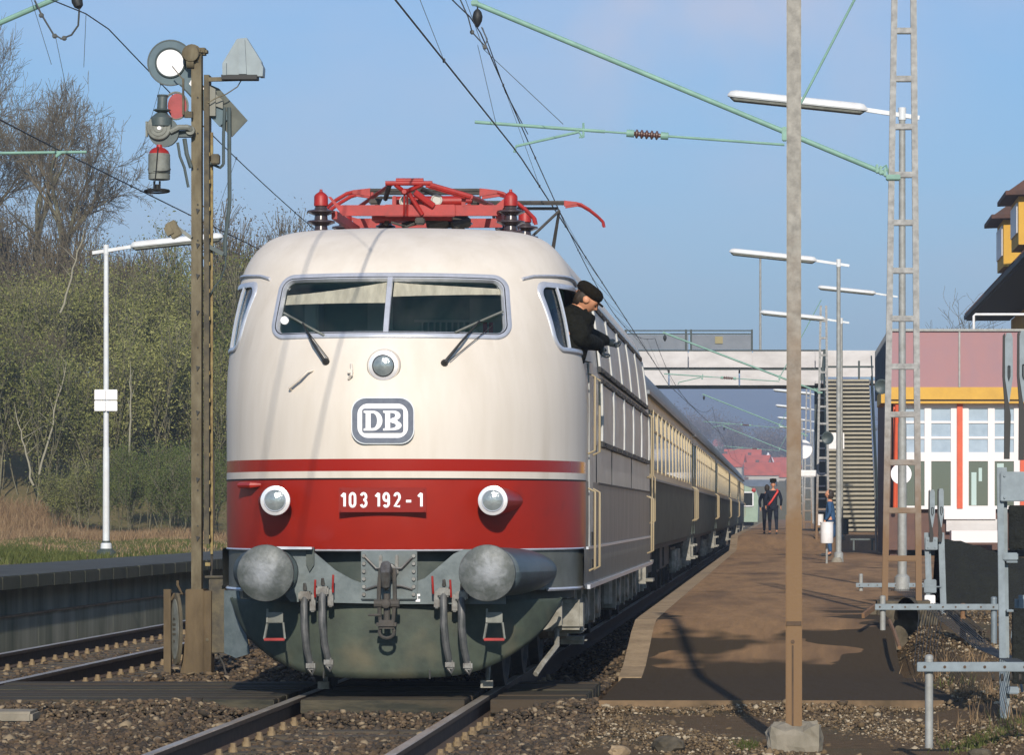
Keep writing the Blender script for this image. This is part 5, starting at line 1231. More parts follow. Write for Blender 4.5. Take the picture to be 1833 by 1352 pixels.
# ================================================================== NEAR STEEL POLE
def near_pole():
    D = 24.7; x = at(1421, 0, D).x
    t = thing('steel_pole', (x, D, -.12), 'tall rusting square steel pole in a concrete footing at the near edge of the gravel', 'pole')
    mb = MB(); wd = 26 * D / FPX
    mb.box((x, D, 3.9), (wd * 1.0, .10, 7.7), bev=.010); mb.box((x, D, .75), (wd + .012, .112, 1.5), bev=.008); mb.build('shaft', M['pole'], t)
    mb = MB(); mb.cyl((x - .008, D - .055, .62), (x - .008, D - .062, .62), .014, .014, 10); mb.box((x - .008, D - .058, .32), (.012, .010, .55)); mb.box((x, D - .056, .745), (wd + .005, .01, .03)); mb.build('hatch', M['railside'], t)
    bm = bmesh.new(); bmesh.ops.create_cube(bm, size=1); bmesh.ops.subdivide_edges(bm, edges=bm.edges, cuts=5, use_grid_fill=True)
    rr = random.Random(4)
    for v in bm.verts:
        p = v.co; r_ = 1.0 - .0 * p.z; ang_ = math.atan2(p.y, p.x); q = math.hypot(p.x, p.y) or 1; f_ = .45 + .55 * max(abs(p.x), abs(p.y)) / q if q > .01 else 1; p = v.co = Vector((p.x * f_, p.y * f_, p.z))
        v.co = Vector((p.x * .36 * (1.08 + rr.uniform(-.07, .07)), p.y * .36 * (1.08 + rr.uniform(-.07, .07)), p.z * .44 + rr.uniform(-.02, .02)))
        if p.z > .4 and max(abs(p.x), abs(p.y)) > .45: v.co.z -= .025; v.co.x *= .95; v.co.y *= .95
    me = bpy.data.meshes.new('footing'); bm.to_mesh(me); bm.free(); me.materials.append(M['concrete']); me.transform(Matrix.Translation((x, D, -.17))); o = link('footing', me, t)
    return t
near_pole()
# ================================================================== OVERHEAD LINE
def lattice_mast(D, pxc, ztop, zbase, label):
    x = CX + pxc; t = thing('lattice_mast', (x, D, zbase), label, 'catenary mast', 'lattice masts of the overhead line')
    hb, ht = .19, .085
    H = ztop - zbase
    for s in (-1, 1):
        mb = MB(); mb.beam((x + s * hb, D, zbase), (x + s * ht + .03, D, ztop), .10, .068, up=(1, 0, 0)); mb.build('leg', M['lattice'], t)
    z = zbase + .5
    while z < ztop:
        q = (z - zbase) / H; hw = hb + (ht - hb) * q; xo = .03 * q
        mb = MB(); mb.box((x + xo, D - .01, z), (2 * hw - .04, .09, .065), bev=.006); mb.build('rung', M['lattice'], t); z += .535
    return t
def cantilever(D, xm, zb, tip, label, full=True):
    """bracket reaching left over the track: boom, stay, registration tube with insulator, messenger insulator"""
    t = thing('catenary_bracket', (xm, D, zb), label, 'catenary bracket', 'green overhead line brackets')
    j = Vector((tip[0] + (xm - tip[0]) * .737, D, tip[1] + (zb - tip[1]) * .76))
    mb = MB(); mb.cyl((xm - .12, D, zb + .05), (tip[0], D, tip[1]), .030, .030, 12); mb.build('boom', M['green'], t)
    mb = MB(); mb.cyl((j.x + .02, D, j.z + .05), (xm + .02, D, zb + 2.9), .014, .014, 8); mb.build('stay', M['green'], t)
    mb = MB(); mb.box((j.x, D, j.z + .02), (.06, .08, .16), bev=.01); mb.box((xm - .02, D, zb), (.16, .16, .06), bev=.01)
    for q in (.05, .10, .14): mb.box((xm - q - .06, D, zb + .04 + q * .42), (.03, .10, .10), bev=.008)
    mb.tube([(xm - .16, D, zb + .10), (xm - .10, D, zb + .14), (xm - .06, D, zb + .02)], .014, 6); mb.box((tip[0], D, tip[1]), (.08, .08, .06), bev=.01); mb.build('clamp', M['green'], t)
    # registration tube
    e0 = Vector((tip[0] - .0, D, 5.87)); e1 = Vector((j.x, D, j.z - .10)); ln_ = e1 - e0
    a, b = e0 + ln_ * .49, e0 + ln_ * .625
    mb = MB(); mb.cyl(e0, e0 + ln_ * .42, .019, .019, 10); mb.cyl(e0 + ln_ * .42, e0 + ln_ * .49, .012, .012, 8); mb.cyl(b, b + ln_ * .06, .014, .014, 8); mb.cyl(b + ln_ * .06, e1, .015, .015, 8)
    rt = mb.build('registration_tube', M['green'], t)
    mb = MB(); mb.cyl(a, a + (b - a) * .18, .042, .042, 12); mb.build('insulator_cap', M['green'], rt); mb = MB(); mb.cyl(b - (b - a) * .18, b, .042, .042, 12); mb.build('insulator_cap', M['green'], rt)
    mb = MB(); pf = []; L_ = (b - a).length
    pf.append((L_ * .18, .022))
    for k in range(5): q = L_ * (.2 + .12 * k); pf += [(q, .024), (q + L_ * .03, .052), (q + L_ * .06, .050), (q + L_ * .09, .024)]
    pf.append((L_ * .82, .022)); mb.lathe(a, b - a, pf, 16); mb.build('insulator', mat('red_brown_insulator', (.10, .05, .042), .35) if 'rbi' not in M else M['rbi'], rt)
    # steady arm to the contact wire
    cw = Vector((tip[0] + .44, D, 5.53)); hk = Vector((tip[0] + 1.16, D, 5.76))
    mb = MB(); mb.tube([cw, cw + Vector((.02, 0, .07)), hk], .015, 8); mb.tube([hk, hk + Vector((.03, 0, -.05))], .012, 6); mb.tube([Vector((hk.x + .05, D, 5.86)), Vector((hk.x + .05, D, 5.70))], .014, 6); mb.tube([Vector((hk.x + .05, D, 5.70)), Vector((hk.x, D, 5.70))], .010, 6); mb.build('steady_arm', M['green'], t)
    mb = MB(); tp = Vector((tip[0] + .03, D, tip[1] - .02)); mb.cyl(tp, tp - Vector((0, 0, .05)), .01, .01, 6); mb.lathe(tp - Vector((0, 0, .05)), (0, 0, -1), [(0, .02), (.03, .045), (.08, .058), (.13, .050), (.17, .03), (.20, .01)], 14); mb.build('messenger_insulator', M['black'], t)
    return t
M['rbi'] = mat('red_brown_insulator', (.10, .05, .042), .35)
DM = 40.0
lattice_mast(DM, 1.365, 8.9, .5, 'tall tapering lattice mast beside the platform, rusty at its foot, carrying the nearest green bracket')
xm0 = at(1602, 318, DM).x
cantilever(DM, xm0, at(0, 318, DM).z, (at(850, 0, DM).x, at(0, 5, DM).z), 'nearest green catenary bracket, its boom slanting down across the sky to the lattice mast')
for D, lb, lm in ((112, 'second green bracket, crossing in front of the footbridge', 'second lattice mast, slim and grey beside the stairway'), (170, 'third green bracket, seen under the footbridge', 'third lattice mast, under the footbridge end'), (232, 'farthest green bracket, small under the footbridge', 'fourth lattice mast, farthest down the platform')):
    x = xm0 + (.0 if D > 120 else -.0); zb = 5.2
    cantilever(D, x + (.0), 5.28 if D == 112 else 5.2, (x - 4.69 - .2, 7.15), lb)
    lattice_mast(D, x - CX + .06, 8.0 if D == 112 else 7.6, .6, lm)
# concrete foundation of the near mast
mb = MB(); mb.box((CX + 1.38, DM + .1, .22), (.75, .8, .62), bev=.08); solo(mb, 'mast_foundation', M['mound'], 'grimy concrete block under the foot of the tall lattice mast', 'foundation', (CX + 1.38, DM, -.1))

def wire_thing(label, xfun, pts_y, zmess, zcont, tag_, dyk):
    t = thing('overhead_wire', (0, 40, 5.5), label, 'overhead wire', 'overhead wires')
    ys_ = [pts_y[0] + (pts_y[1] - pts_y[0]) * i / 260 for i in range(261)]
    mb = MB(); mb.tube([(xfun(y), y, zcont(y)) for y in ys_], .0085 if dyk else .0085, 5, False); mb.build('contact_wire', M['wire'], t)
    mb = MB(); mb.tube([(xfun(y) * .3 + mxo(y) * .7 if False else mess_x(tag_, y), y, zmess(y)) for y in ys_], .0075, 5, False); mb.build('messenger_wire', M['wire'], t)
    y = pts_y[0] + 3
    n_ = 0
    while y < min(pts_y[1], 150) and n_ < 60:
        if abs((y - 40) % 72) > 3 and abs((y - 40) % 72 - 72) > 3:
            mb = MB(); a = Vector((mess_x(tag_, y), y, zmess(y))); b = Vector((xfun(y), y, zcont(y))); mb.tube([a, b], .0028, 4, False); mb.box(a, (.02, .05, .035)); mb.box(b, (.02, .05, .035)); mb.build('dropper', M['wire'], t); n_ += 1
        y += 6.1
    return t
def tri(y, P=72.0, y0=DM):   # zigzag between supports
    u = ((y - y0) / P) % 2; return (1 - 2 * u) if u < 1 else (2 * u - 3)
def sagf(y, P=72.0, y0=DM):
    u = ((y - y0) / P) % 1; return 4 * u * (1 - u)
def mess_x(tg, y): return (-.20 if tg == 'R' else -4.40) - .12 * (1 - abs(tri(y))) * 0 - (.5 * smooth(40, 112, y) if tg == 'R' else 0) * (1 if y < 112 else 1) + (.45 * smooth(112, 170, y) if tg == 'R' else 0)
wire_thing('contact and carrier wires over the train, running down behind the red pantograph', lambda y: .27 * tri(y), (-20, 330), lambda y: 6.98 - 1.05 * sagf(y), lambda y: 5.52, 'R', True)
wire_thing('contact and carrier wires over the empty left track, crossing the sky above the bushes', lambda y: -4.78 + .3 * (1 - tri(y)) / 2, (-20, 330), lambda y: 7.02 - 1.15 * sagf(y), lambda y: 5.52, 'L', True)
# left bracket, tips only reach into the picture
t = thing('catenary_bracket', (-8.2, 39.5, 6.0), 'green catenary tube cut by the left picture edge, before the bare trees', 'catenary bracket', 'green overhead line brackets')
mb = MB(); mb.cyl(at(-830, 284, 39.5), at(155, 272, 39.5), .016, .016, 10); mb.cyl(at(110, 272, 39.5), at(100, 280, 39.5), .02, .02, 8); mb.build('registration_tube', M['green'], t)
mb = MB(); mb.cyl(at(-828, 401, 39.5), at(120, -12, 39.5), .030, .030, 10); mb.build('boom', M['green'], t)
mb = MB(); p_ = at(133, -14, 39.5); mb.lathe(p_, (at(142, 14, 39.5) - p_), [(0, .02), (.04, .05), (.10, .062), (.16, .05), (.19, .015)], 14); mb.build('messenger_insulator', M['black'], t)
mb = MB(); mb.tube([at(*q, 39.4) for q in ((62, 0), (74, 25), (95, 60), (110, 69), (128, 62), (140, 45), (142, 15))], .011, 6); 
for q in ((74, 27), (115, 68), (98, 64)): mb.box(at(*q, 39.4), (.05, .05, .05), bev=.01)
mb.tube([at(55, -5, 39.4), at(92, 115, 39.4)], .003, 4, False); mb.tube([at(100, 68, 39.4), at(120, 165, 39.4)], .003, 4, False); mb.tube([at(154, 25, 39.4), at(150, 120, 39.4)], .003, 4, False); mb.build('jumper_wire', M['wire'], t)
mb = MB(); mb.cyl((-10.5, 39.6, .7), (-10.5, 39.6, 8.5), .15, .1, 12); solo(mb, 'catenary_mast', M['galv'], 'plain mast beyond the left edge that holds the green tube', 'catenary mast', (-10.5, 39.6, .7))
# jumper loops near the right bracket
t = thing('jumper_wire', (-.2, 39.5, 7), 'thin looped jumper wires hanging beneath the tip of the nearest green boom', 'wire')
mb = MB(); mb.tube([at(*q, 39.6) for q in ((820, -10), (838, 30), (845, 57), (868, 82))], .008, 5); mb.tube([at(*q, 39.6) for q in ((868, 82), (872, 70), (862, 48))], .008, 5); mb.tube([at(*q, 39.6) for q in ((830, -10), (866, 88), (1008, 222))], .0035, 4); mb.tube([at(855, 80, 39.6), at(888, 222, 39.6)], .003, 4)
mb.tube([at(864, 50, 39.9), at(905, 165, 41.5), at(945, 240, 45)], .006, 4)
for q in ((845, 57), (868, 84)): mb.box(at(*q, 39.6), (.045, .05, .05), bev=.01)
mb.build('loop', M['wire'], t)

# ================================================================== FOOTBRIDGE
M['panel'] = mat('white_bridge_panel', (0.60, 0.58, 0.57), 0.7, col2=(0.46, 0.44, 0.43), scale=.6, stretch=(1, 1, 2.5))
M['dkgreen'] = mat('dark_green_steel', (0.025, 0.04, 0.038), 0.6)
M['rail_glass'] = mat('blue_grey_panel', (0.11, 0.13, 0.16), 0.4, col2=(0.15, 0.17, 0.20), scale=1.5)
BD = 148.0
def B(px, py, dy=0): return at(px, py, BD + dy)
br = thing('footbridge', (0, BD, 0), 'white-panelled footbridge crossing high over the train and platform', 'footbridge')
for i, (a, b) in enumerate(((900, 1012), (1014, 1124), (1126, 1231), (1233, 1346), (1348, 1458), (1460, 1474))):
    mb = MB(); p, q = B(a, 658), B(b, 629); mb.box(((p.x + q.x) / 2, BD, (p.z + q.z) / 2), (q.x - p.x, .15, q.z - p.z)); mb.build('parapet_panel', M['panel'], br)
mb = MB(); p, q = B(880, 664), B(1474, 627); mb.box(((p.x + q.x) / 2, BD + 2.6, (p.z + q.z) / 2), (q.x - p.x, .15, q.z - p.z)); mb.build('parapet_panel', M['panel'], br)
for (a, b) in ((920, 1196), (1199, 1322), (1325, 1474)):
    mb = MB(); p, q = B(a, 690), B(b, 663); mb.box(((p.x + q.x) / 2, BD + .05, (p.z + q.z) / 2), (q.x - p.x, .3, q.z - p.z)); mb.build('beam', M['panel'], br)
mb = MB(); p, q = B(880, 692), B(1474, 690); mb.box(((p.x + q.x) / 2, BD + 1.4, (p.z + q.z) / 2 - .0), (q.x - p.x, 2.8, .06)); mb.box(((p.x + q.x) / 2, BD + 1.3, B(0, 660.5).z), (q.x - p.x - .02, 2.5, .10)); mb.box(((p.x + q.x) / 2, BD, B(0, 627.5).z), (q.x - p.x, .22, .05))
mb.prism([B(1474, 625, -.12), B(1480, 626, -.12), B(1475, 694, -.12), B(1467, 694, -.12)], (0, .6, 0)); mb.build('deck', M['dkgreen'], br)
mb = MB()
for (a, b) in ((1120, 1232), (1237, 1345)):
    p, q = B(a, 625), B(b, 599); mb.box(((p.x + q.x) / 2, BD + .3, (p.z + q.z) / 2), (q.x - p.x, .06, q.z - p.z))
rg = mb.build('screen', M['rail_glass'], br)
mb = MB()
for py in (592, 598): mb.beam(B(1118, py, .3), B(1346, py, .3), .06, .05)
for px in (1120, 1228, 1237, 1346): mb.beam(B(px, 590, .3), B(px, 628, .3), .08, .08)
mb.build('screen_frame', M['dkgreen'], rg)
mb = MB(); mb.box(B(1287, 609, .24), (.32, .03, .30), bev=.01); mb.build('notice', mat('faded_yellow_notice', (.28, .24, .12), .7), rg)
mb = MB(); mb.cyl(B(1361, 640, .4), B(1361, 462, .4), .055, .045, 10); ml = solo(mb, 'bridge_lamp', M['galv'], 'thin lamp post standing on the footbridge left of the tall rusty pole', 'lamp post', B(1361, 640, .4))
mb = MB(); mb.box(B(1361, 455, .4), (.32, .25, .16), bev=.05); mb.build('lamp_head', M['black'], ml)
# support column with slab ends, left of the stairs
mb = MB(); p, q = B(1461, 952, -2), B(1478, 700, -2); mb.box(((p.x + q.x) / 2, BD + .5, (7 + .7) / 2 - .1), (q.x - p.x + .1, .5, 6.0))
mb.build('column', M['dkgreen'], br)
for i in range(12): mb = MB(); mb.box((B(1470, 0).x, BD + .18, 1.6 + .52 * i), (.34, .10, .07)); mb.build('column_bracket', M['panel'], br)
# stairs
x0_, x1_ = at(1482, 0, 138).x, at(1566, 0, 138).x
nst = 36; y0s, zs0 = 136.0, .76; rise = (B(0, 682).z - zs0) / nst; run = .29
sr = thing('stairway', (x0_, y0s, zs0), 'long open stairway of pale treads climbing from the platform to the footbridge', 'stairway')
M['tread'] = mat('worn_stair_tread', (0.42, 0.385, 0.30), .85, col2=(.20, .18, .13), scale=1.2, stretch=(.6, 1, 4), contrast=(.35, .7))
M['riser'] = mat('dark_stair_riser', (0.065, 0.065, 0.045), .85, col2=(.07, .065, .045), scale=2)
pt = None
mb = MB(); mb.box(((x0_ + x1_) / 2, y0s + .15, zs0 + rise - .045), (x1_ - x0_, .34, .085)); pt = mb.build('step', M['tread'], sr)
for i in range(1, nst): c = copy_tree(pt, None, sr); c.location = (0, run * i, rise * i)
mb = MB(); P0 = [(0, zs0 - .2), (run * nst, zs0 + rise * nst - .2)]
mb.add([(x0_, y0s + .32, zs0 - .1), (x1_, y0s + .32, zs0 - .1), (x1_, y0s + run * nst + .3, zs0 + rise * nst - .25), (x0_, y0s + run * nst + .3, zs0 + rise * nst - .25)], [(0, 1, 2, 3)])
mb.build('riser_sheet', M['riser'], sr)
mb = MB()
for x in (x0_ - .06, x1_ + .06): mb.prism([(x, y0s, zs0 - .3), (x, y0s, zs0 + .15), (x, y0s + run * nst, zs0 + rise * nst + .15), (x, y0s + run * nst, zs0 + rise * nst - .35)], (.05, 0, 0))
for x in (x0_ - .04, x1_ + .08):
    mb.cyl((x, y0s + .2, zs0 + 1.0), (x, y0s + run * nst, zs0 + rise * nst + .95), .03, .03, 8)
    for i in range(0, nst, 6): mb.cyl((x, y0s + .3 + run * i, zs0 + rise * i), (x, y0s + .3 + run * i, zs0 + rise * i + 1.0), .022, .022, 6)
mb.build('stringer', M['dkgreen'], sr)
mb = MB(); yb_ = y0s + run * nst; zt_ = zs0 + rise * nst; mb.box(((x0_ + x1_) / 2 + .3, yb_ + 2.6, zt_ + .75), (x1_ - x0_ + 1.4, .12, 1.1)); mb.box(((x0_ + x1_) / 2 + .3, yb_ + 1.4, zt_ - .1), (x1_ - x0_ + 1.4, 2.6, .12)); mb.build('landing', M['panel'], br)
mb = MB(); mb.beam((x0_, yb_ + .9, zt_ + .55), (x1_ + .2, yb_ + .9, zt_ + .55), .05, .08); mb.beam(((x0_ + x1_) / 2 + .5, yb_ + .9, zt_ - .1), ((x0_ + x1_) / 2 + .5, yb_ + .9, zt_ + .8), .08, .08); mb.build('landing_rail', M['dkgreen'], br)

# ================================================================== STATION PAVILION
PD = 95.0
def Q(px, py, dy=0): return at(px, py, PD + dy)
M['pinkpanel'] = mat('faded_pink_fascia', (0.38, 0.205, 0.205), .8, spec=.2, col2=(.32, .20, .22), scale=1.3, stretch=(1, 1, .5), contrast=(.3, .7))
M['pinkside'] = mat('dark_side_cladding', (0.11, 0.13, 0.15), .7, col2=(.08, .09, .11), scale=4, stretch=(1, 8, .3))
M['yellow'] = mat('yellow_band', (0.62, 0.36, 0.055), .6, spec=.3, col2=(.52, .30, .05), scale=2)
M['orange'] = mat('orange_red_post', (0.62, 0.085, 0.02), .5, col2=(.52, .07, .02), scale=4)
M['wframe'] = mat('white_window_frame', (0.72, 0.68, 0.68), .5)
M['wglass'] = mat('window_pane', (0.035, 0.05, 0.045), .05, spec=1.0, coat=.6)
M['wglassup'] = mat('pale_curtained_pane', (0.34, 0.42, 0.52), .12, col2=(.26, .33, .42), scale=2.5, spec=.8, coat=.5)
M['brownwall'] = mat('red_brown_wall', (0.13, 0.07, 0.05), .8, col2=(.10, .055, .045), scale=3)
pv = thing('station_pavilion', (Q(1590, 0).x, PD, .3), 'flat-roofed station pavilion with pink fascia, yellow band, orange posts and white windows', 'station building')
xL = Q(1590, 0).x; xR = Q(2100, 0).x
def fbox(mb, a, b, c, d, y0, dep, bev=0.0):
    p, q = Q(a, d), Q(c, b); mb.box(((p.x + q.x) / 2, PD + y0 + dep / 2, (p.z + q.z) / 2), (q.x - p.x, dep, q.z - p.z), bev=bev); return mb
for (a, b) in ((1591, 1610), (1611, 1715), (1718, 1830), (1832, 1945), (1947, 2100)):
    fbox(MB(), a, 594, b, 694, -.25, .2).build('fascia_panel', M['pinkpanel'], pv)
mb = MB()
for px in (1591, 1610.5, 1716.5, 1831, 1946): fbox(mb, px - 1.5, 594, px + 1.5, 694, -.30, .06)
fbox(mb, 1588, 590, 2100, 594, -.32, .3); mb.build('fascia_trim', M['galv'], pv)
fbox(MB(), 1588, 694, 2100, 716, -.28, .5).build('yellow_band', M['yellow'], pv); 
mb = MB(); fbox(mb, 1588, 716, 2100, 719, -.22, .4); mb.build('band_shadow_gap', M['black'], pv)
fbox(MB(), 1588, 719, 2100, 723, -.26, .45).build('yellow_band', M['yellow'], pv)
for px in (1604, 1718, 1831, 1945):
    mb = MB(); fbox(mb, px - 5, 723, px + 5, 911, -.08, .22); mb.build('post', M['orange'], pv)
mb = MB(); fbox(mb, 1577, 700, 1588, 722, -.1, 4); mb.build('side_band', M['yellow'], pv)
def winbay(a, b):
    mb = MB()
    for (u0, v0, u1, v1) in ((a, 723, b, 731), (a, 906, b, 912)): fbox(mb, u0, v0, u1, v1, .0, .14)
    for (u0, u1) in ((a + 11, (a + b) / 2 - 6), ((a + b) / 2 + 6, b - 11)): fbox(mb, u0, 810, u1, 826, .01, .12)
    for (u0, u1) in ((a, a + 11), (b - 11, b), ((a + b) / 2 - 6, (a + b) / 2 + 6)): fbox(mb, u0, 731, u1, 906, .003, .14)
    wf_ = mb.build('window', M['wframe'], pv)
    mb = MB(); m1 = (a + b) / 2
    for (u0, u1) in ((a + 11, m1 - 6), (m1 + 6, b - 11)):
        for v in (754, 782): fbox(mb, u0, v, u1, v + 4, .02, .08)
    mb.build('glazing_bar', M['wframe'], wf_)
    for (u0, u1) in ((a + 11, m1 - 6), (m1 + 6, b - 11)):
        mb = MB(); fbox(mb, u0, 731, u1, 810, .06, .02); mb.build('pane', M['wglassup'], wf_); mb = MB(); fbox(mb, u0, 826, u1, 906, .06, .02); mb.build('pane', M['wglass'], wf_)
for (a, b) in ((1623 - 14, 1713), (1723, 1826), (1836, 1940), (1950, 2050)): winbay(a, b)
for (u0, u1, v0, v1) in ((1739, 1748, 846, 905), (1752, 1758, 838, 862), (1785, 1797, 830, 850)):
    mb = MB(); fbox(mb, u0, v0, u1, v1, .045, .01); mb.build('window_fill', M['cabinlt'], pv)  # pale strips paint the interior reflection onto the panes
mb = MB(); fbox(mb, 1690, 910, 1782, 930, -.05, .3); fbox(mb, 1698, 950, 1782, 971, -1.6, 1.0); mb.build('sill', M['wframe'], pv)
mb = MB(); fbox(mb, 1694, 930, 1785, 952, .02, .2); mb.build('plinth', M['panel'], pv)
mb = MB(); fbox(mb, 1590, 912, 2100, 985, .22, .2); fbox(mb, 1588, 912, 1640, 985, .05, .2); mb.build('base_wall', M['brownwall'], pv)
mb = MB(); zt_ = Q(0, 594).z; zm_ = Q(0, 694).z
mb.add([(xL, PD - .2, zm_), (xL, PD + 12, zm_), (xL, PD + 12, zt_), (xL, PD - .2, zt_)], [(0, 1, 2, 3)])
for k in range(16): mb.box((xL - .02, PD + .3 + .75 * k, (zm_ + zt_) / 2), (.05, .06, zt_ - zm_))
mb.build('side_cladding', M['pinkside'], pv)
mb = MB(); mb.box((xL + .15, PD + 6.1, (zm_ + 0) / 2), (.2, 11.6, zm_ - .05)); mb.build('side_wall', M['brownwall'], pv)
mb = MB(); mb.box(((xL + xR) / 2, PD + 6, zt_ - .05), (xR - xL - .06, 12, .1)); mb.box(((xL + xR) / 2 + .2, PD + 2.2, 3), (xR - xL - .8, .1, 5.5)); mb.build('roof', M['dkgrey'], pv)
mb = MB(); mb.cyl(Q(1606, 725, -.35), Q(1602, 912, -.35), .055, .055, 10); mb.build('downpipe', M['orange'], pv)
mb = MB(); mb.tube([Q(1743, 590, .5), Q(1743, 566, .5), Q(1746, 563, .5), Q(1900, 563, .5)], .035, 8); mb.build('roof_rail', M['white'], pv)
# round platform discs, speakers
def disc(px, py, D, r, label, wd=None):
    c = at(px, py, D); mb = MB(); mb.lathe(c, (0, -1, 0), [(0, r * .98), (.03, r), (.05, r * .98)], 32); o = solo(mb, 'round_board', M['numwhite'], label, 'round board', c); return o
disc(1613, 849, 70, .205, 'white round disc seen through the lattice mast in front of the pavilion'); disc(1437, 805, 120, .32, 'white round disc left of the stair column, half behind the rusty pole')
def speaker(px, py, D, label):
    c = at(px, py, D); mb = MB(); mb.lathe(c, (-.35, -1, -.1), [(-.12, .06), (-.05, .09), (.05, .17), (.09, .20), (.095, .17), (.03, .06)], 20); solo(mb, 'loudspeaker', M['sleeve'], label, 'loudspeaker', c)
speaker(1580, 692, 93.5, 'dark loudspeaker on the corner of the pavilion under the yellow band'); speaker(1483, 784, 110, 'small dark loudspeaker beside the stair column')
mb = MB(); mb.box(at(1497, 790, 113), (.5, .08, .52), bev=.02); solo(mb, 'sign_box', M['white'], 'white square box sign on the lamp pole in front of the stairs', 'sign', at(1497, 790, 113))
mb = MB(); mb.box(at(1440, 848, 145), (1.2, .3, .26), bev=.03); solo(mb, 'sign_box', M['white'], 'small white board left of the stair column behind the rusty pole', 'sign', at(1440, 848, 145))

# ================================================================== OLD STATION HOUSE (behind right)
hs = thing('station_house', (11, 100, .3), 'old yellow station house with tiled roof, deep dark eaves and dormers at the right edge', 'station building')
M['tiles'] = mat('dark_roof_tiles', (0.10, 0.045, 0.03), .85, col2=(.06, .035, .028), scale=2, bump=.8, bscale=6, bdist=.05)
M['yellowwall'] = mat('ochre_render', (0.62, 0.36, 0.045), .85, col2=(.52, .30, .045), scale=1.2)
M['soffit'] = mat('dark_eaves_boards', (0.05, 0.055, 0.05), .8)
xe, ze = 11.0, 9.75
y0h, y1h = 90, 150
mb = MB(); mb.add([(xe, y0h, ze), (xe, y1h, ze), (xe + 5.5, y1h - 3, ze + 6), (xe + 5.5, y0h, ze + 6)], [(0, 1, 2, 3)]); mb.add([(xe, y1h, ze), (xe + 12, y1h, ze), (xe + 5.5, y1h - 3, ze + 6)], [(0, 1, 2)]); mb.build('roof', M['tiles'], hs)
mb = MB()
for i in range(150): mb.tube([(xe - .04, y0h + .4 * i, ze + .02), (xe + .35, y0h + .4 * i, ze + .42)], .10, 5)
mb.build('eaves_tiles', M['tiles'], hs)
mb = MB(); mb.box((xe + .9, 120, ze - .12), (1.8, 60, .12)); mb.box((xe - .04, 120, ze - .06), (.14, 60, .16)); mb.build('eaves', M['soffit'], hs)
mb = MB(); mb.box((xe + 6.5, 120, (ze - .2) / 2), (9.4, 58, ze - .2)); mb.build('wall', M['yellowwall'], hs)
def dormer(yc, xf, z0, z1, L, label=None):
    mb = MB(); mb.box((xf + 1.6, yc, (z0 + z1) / 2), (3.2, L, z1 - z0)); d = mb.build('dormer', M['yellowwall'], hs)
    mb = MB(); P = [(xf - .45, yc - L / 2 - .45, z1), (xf - .45, yc + L / 2 + .45, z1), (xf + 4, yc + L / 2 + .45, z1 + .15), (xf + 4, yc - L / 2 - .45, z1 + .15)]
    mb.prism(P, (0, 0, .14)); mb.prism([(xf - .35, yc - L / 2 - .4, z1 + .14), (xf + .5, yc - L/2 - .2, z1 + .75), (xf + 3.2, yc - L/2 - .2, z1 + 1.0), (xf + 3.6, yc - L / 2 - .4, z1 + .14)], (0, L + .6, 0)); mb.build('dormer_roof', M['tiles'], d)
    mb = MB(); mb.box((xf - .02, yc, (z0 + z1) / 2 + .1), (.06, L - .5, z1 - z0 - .6)); mb.build('dormer_window', M['wframe'], d)
dormer(128, at(1797, 0, 126).x, 10.2, at(0, 392, 126).z, 3.6)
dormer(119, at(1824, 0, 117).x, 10.3, at(0, 350, 117).z, 3.6)

# ================================================================== SIGNAL WIRE GEAR (right foreground)
M['zinc'] = mat('blue_grey_gear_paint', (0.20, 0.245, 0.275), .5, .1, col2=(.13, .16, .18), scale=8, contrast=(.35, .7))
M['void'] = mat('shade_black_mass', (0.004, 0.0055, 0.005), .95, col2=(.008, .010, .007), scale=5, bump=.8, bscale=9, bdist=.1)  # near-black base colour carries the shade of bunker and gear interior
M['rustpipe'] = mat('rusty_pipe', (0.22, 0.12, 0.055), .8, col2=(.15, .08, .04), scale=14)
def guide(posts, railz, xr_, D, label, holes=True):
    t = thing('wire_guide', (posts[0][0], D, posts[0][2]), label, 'signal wire guide', 'signal wire guides on short posts')
    for (x, y, z0, z1, m, r) in posts:
        mb = MB(); mb.cyl((x, y, z0), (x, y, z1), r, r, 12); mb.lathe((x, y, z1 - .01), (0, 0, 1), [(0, r * 1.08), (.02, r), (.03, r * .5)], 12); mb.build('post', m, t)
    mb = MB(); mb.box(((xr_[0] + xr_[1]) / 2, D - .045, railz), (xr_[1] - xr_[0], .035, .062), bev=.004); rl = mb.build('rail', M['zinc'], t)
    mb = MB(); x = xr_[0] + .05
    while x < xr_[1]: mb.cyl((x, D - .063, railz), (x, D - .067, railz), .010, .010, 8); x += .13
    mb.build('rail_hole', M['railside'], rl)
    mb = MB()
    for k in range(10):
        xx = xr_[0] + (xr_[1] - xr_[0]) * (.42 + .05 * k)
        mb.lathe((xx, D - .03, railz - .07), (1, 0, 0), [(0, .03), (.008, .022), (.016, .03)], 10)
    mb.build('pulley_block', M['underframe'], t); return t
D1 = 23.4; a = at(1663, 1178, D1); guide([(a.x, D1, -.03, a.z, M['galv'], .027)], at(0, 1194, D1).z, (at(1641, 0, D1).x, at(1960, 0, D1).x), D1, 'nearest wire guide, grey pipe post with a perforated rail running off the right edge')
D2 = 37.0; p1 = at(1580, 1070, D2); p2 = at(1724, 1083, 34.5); p3 = at(1779, 1072, D2)
guide([(p1.x, D2, -.0, p1.z, M['galv'], .030), (at(1724, 0, D2).x, D2, -.15, at(0, 1084, D2).z, M['rustpipe'], .033), (p3.x, D2, .0, p3.z, M['zinc'], .033)], at(0, 1087, D2).z, (at(1566, 0, D2).x, at(1790, 0, D2).x), D2, 'middle wire guide with one rusty brown post, its rail tilted flat between pipes')
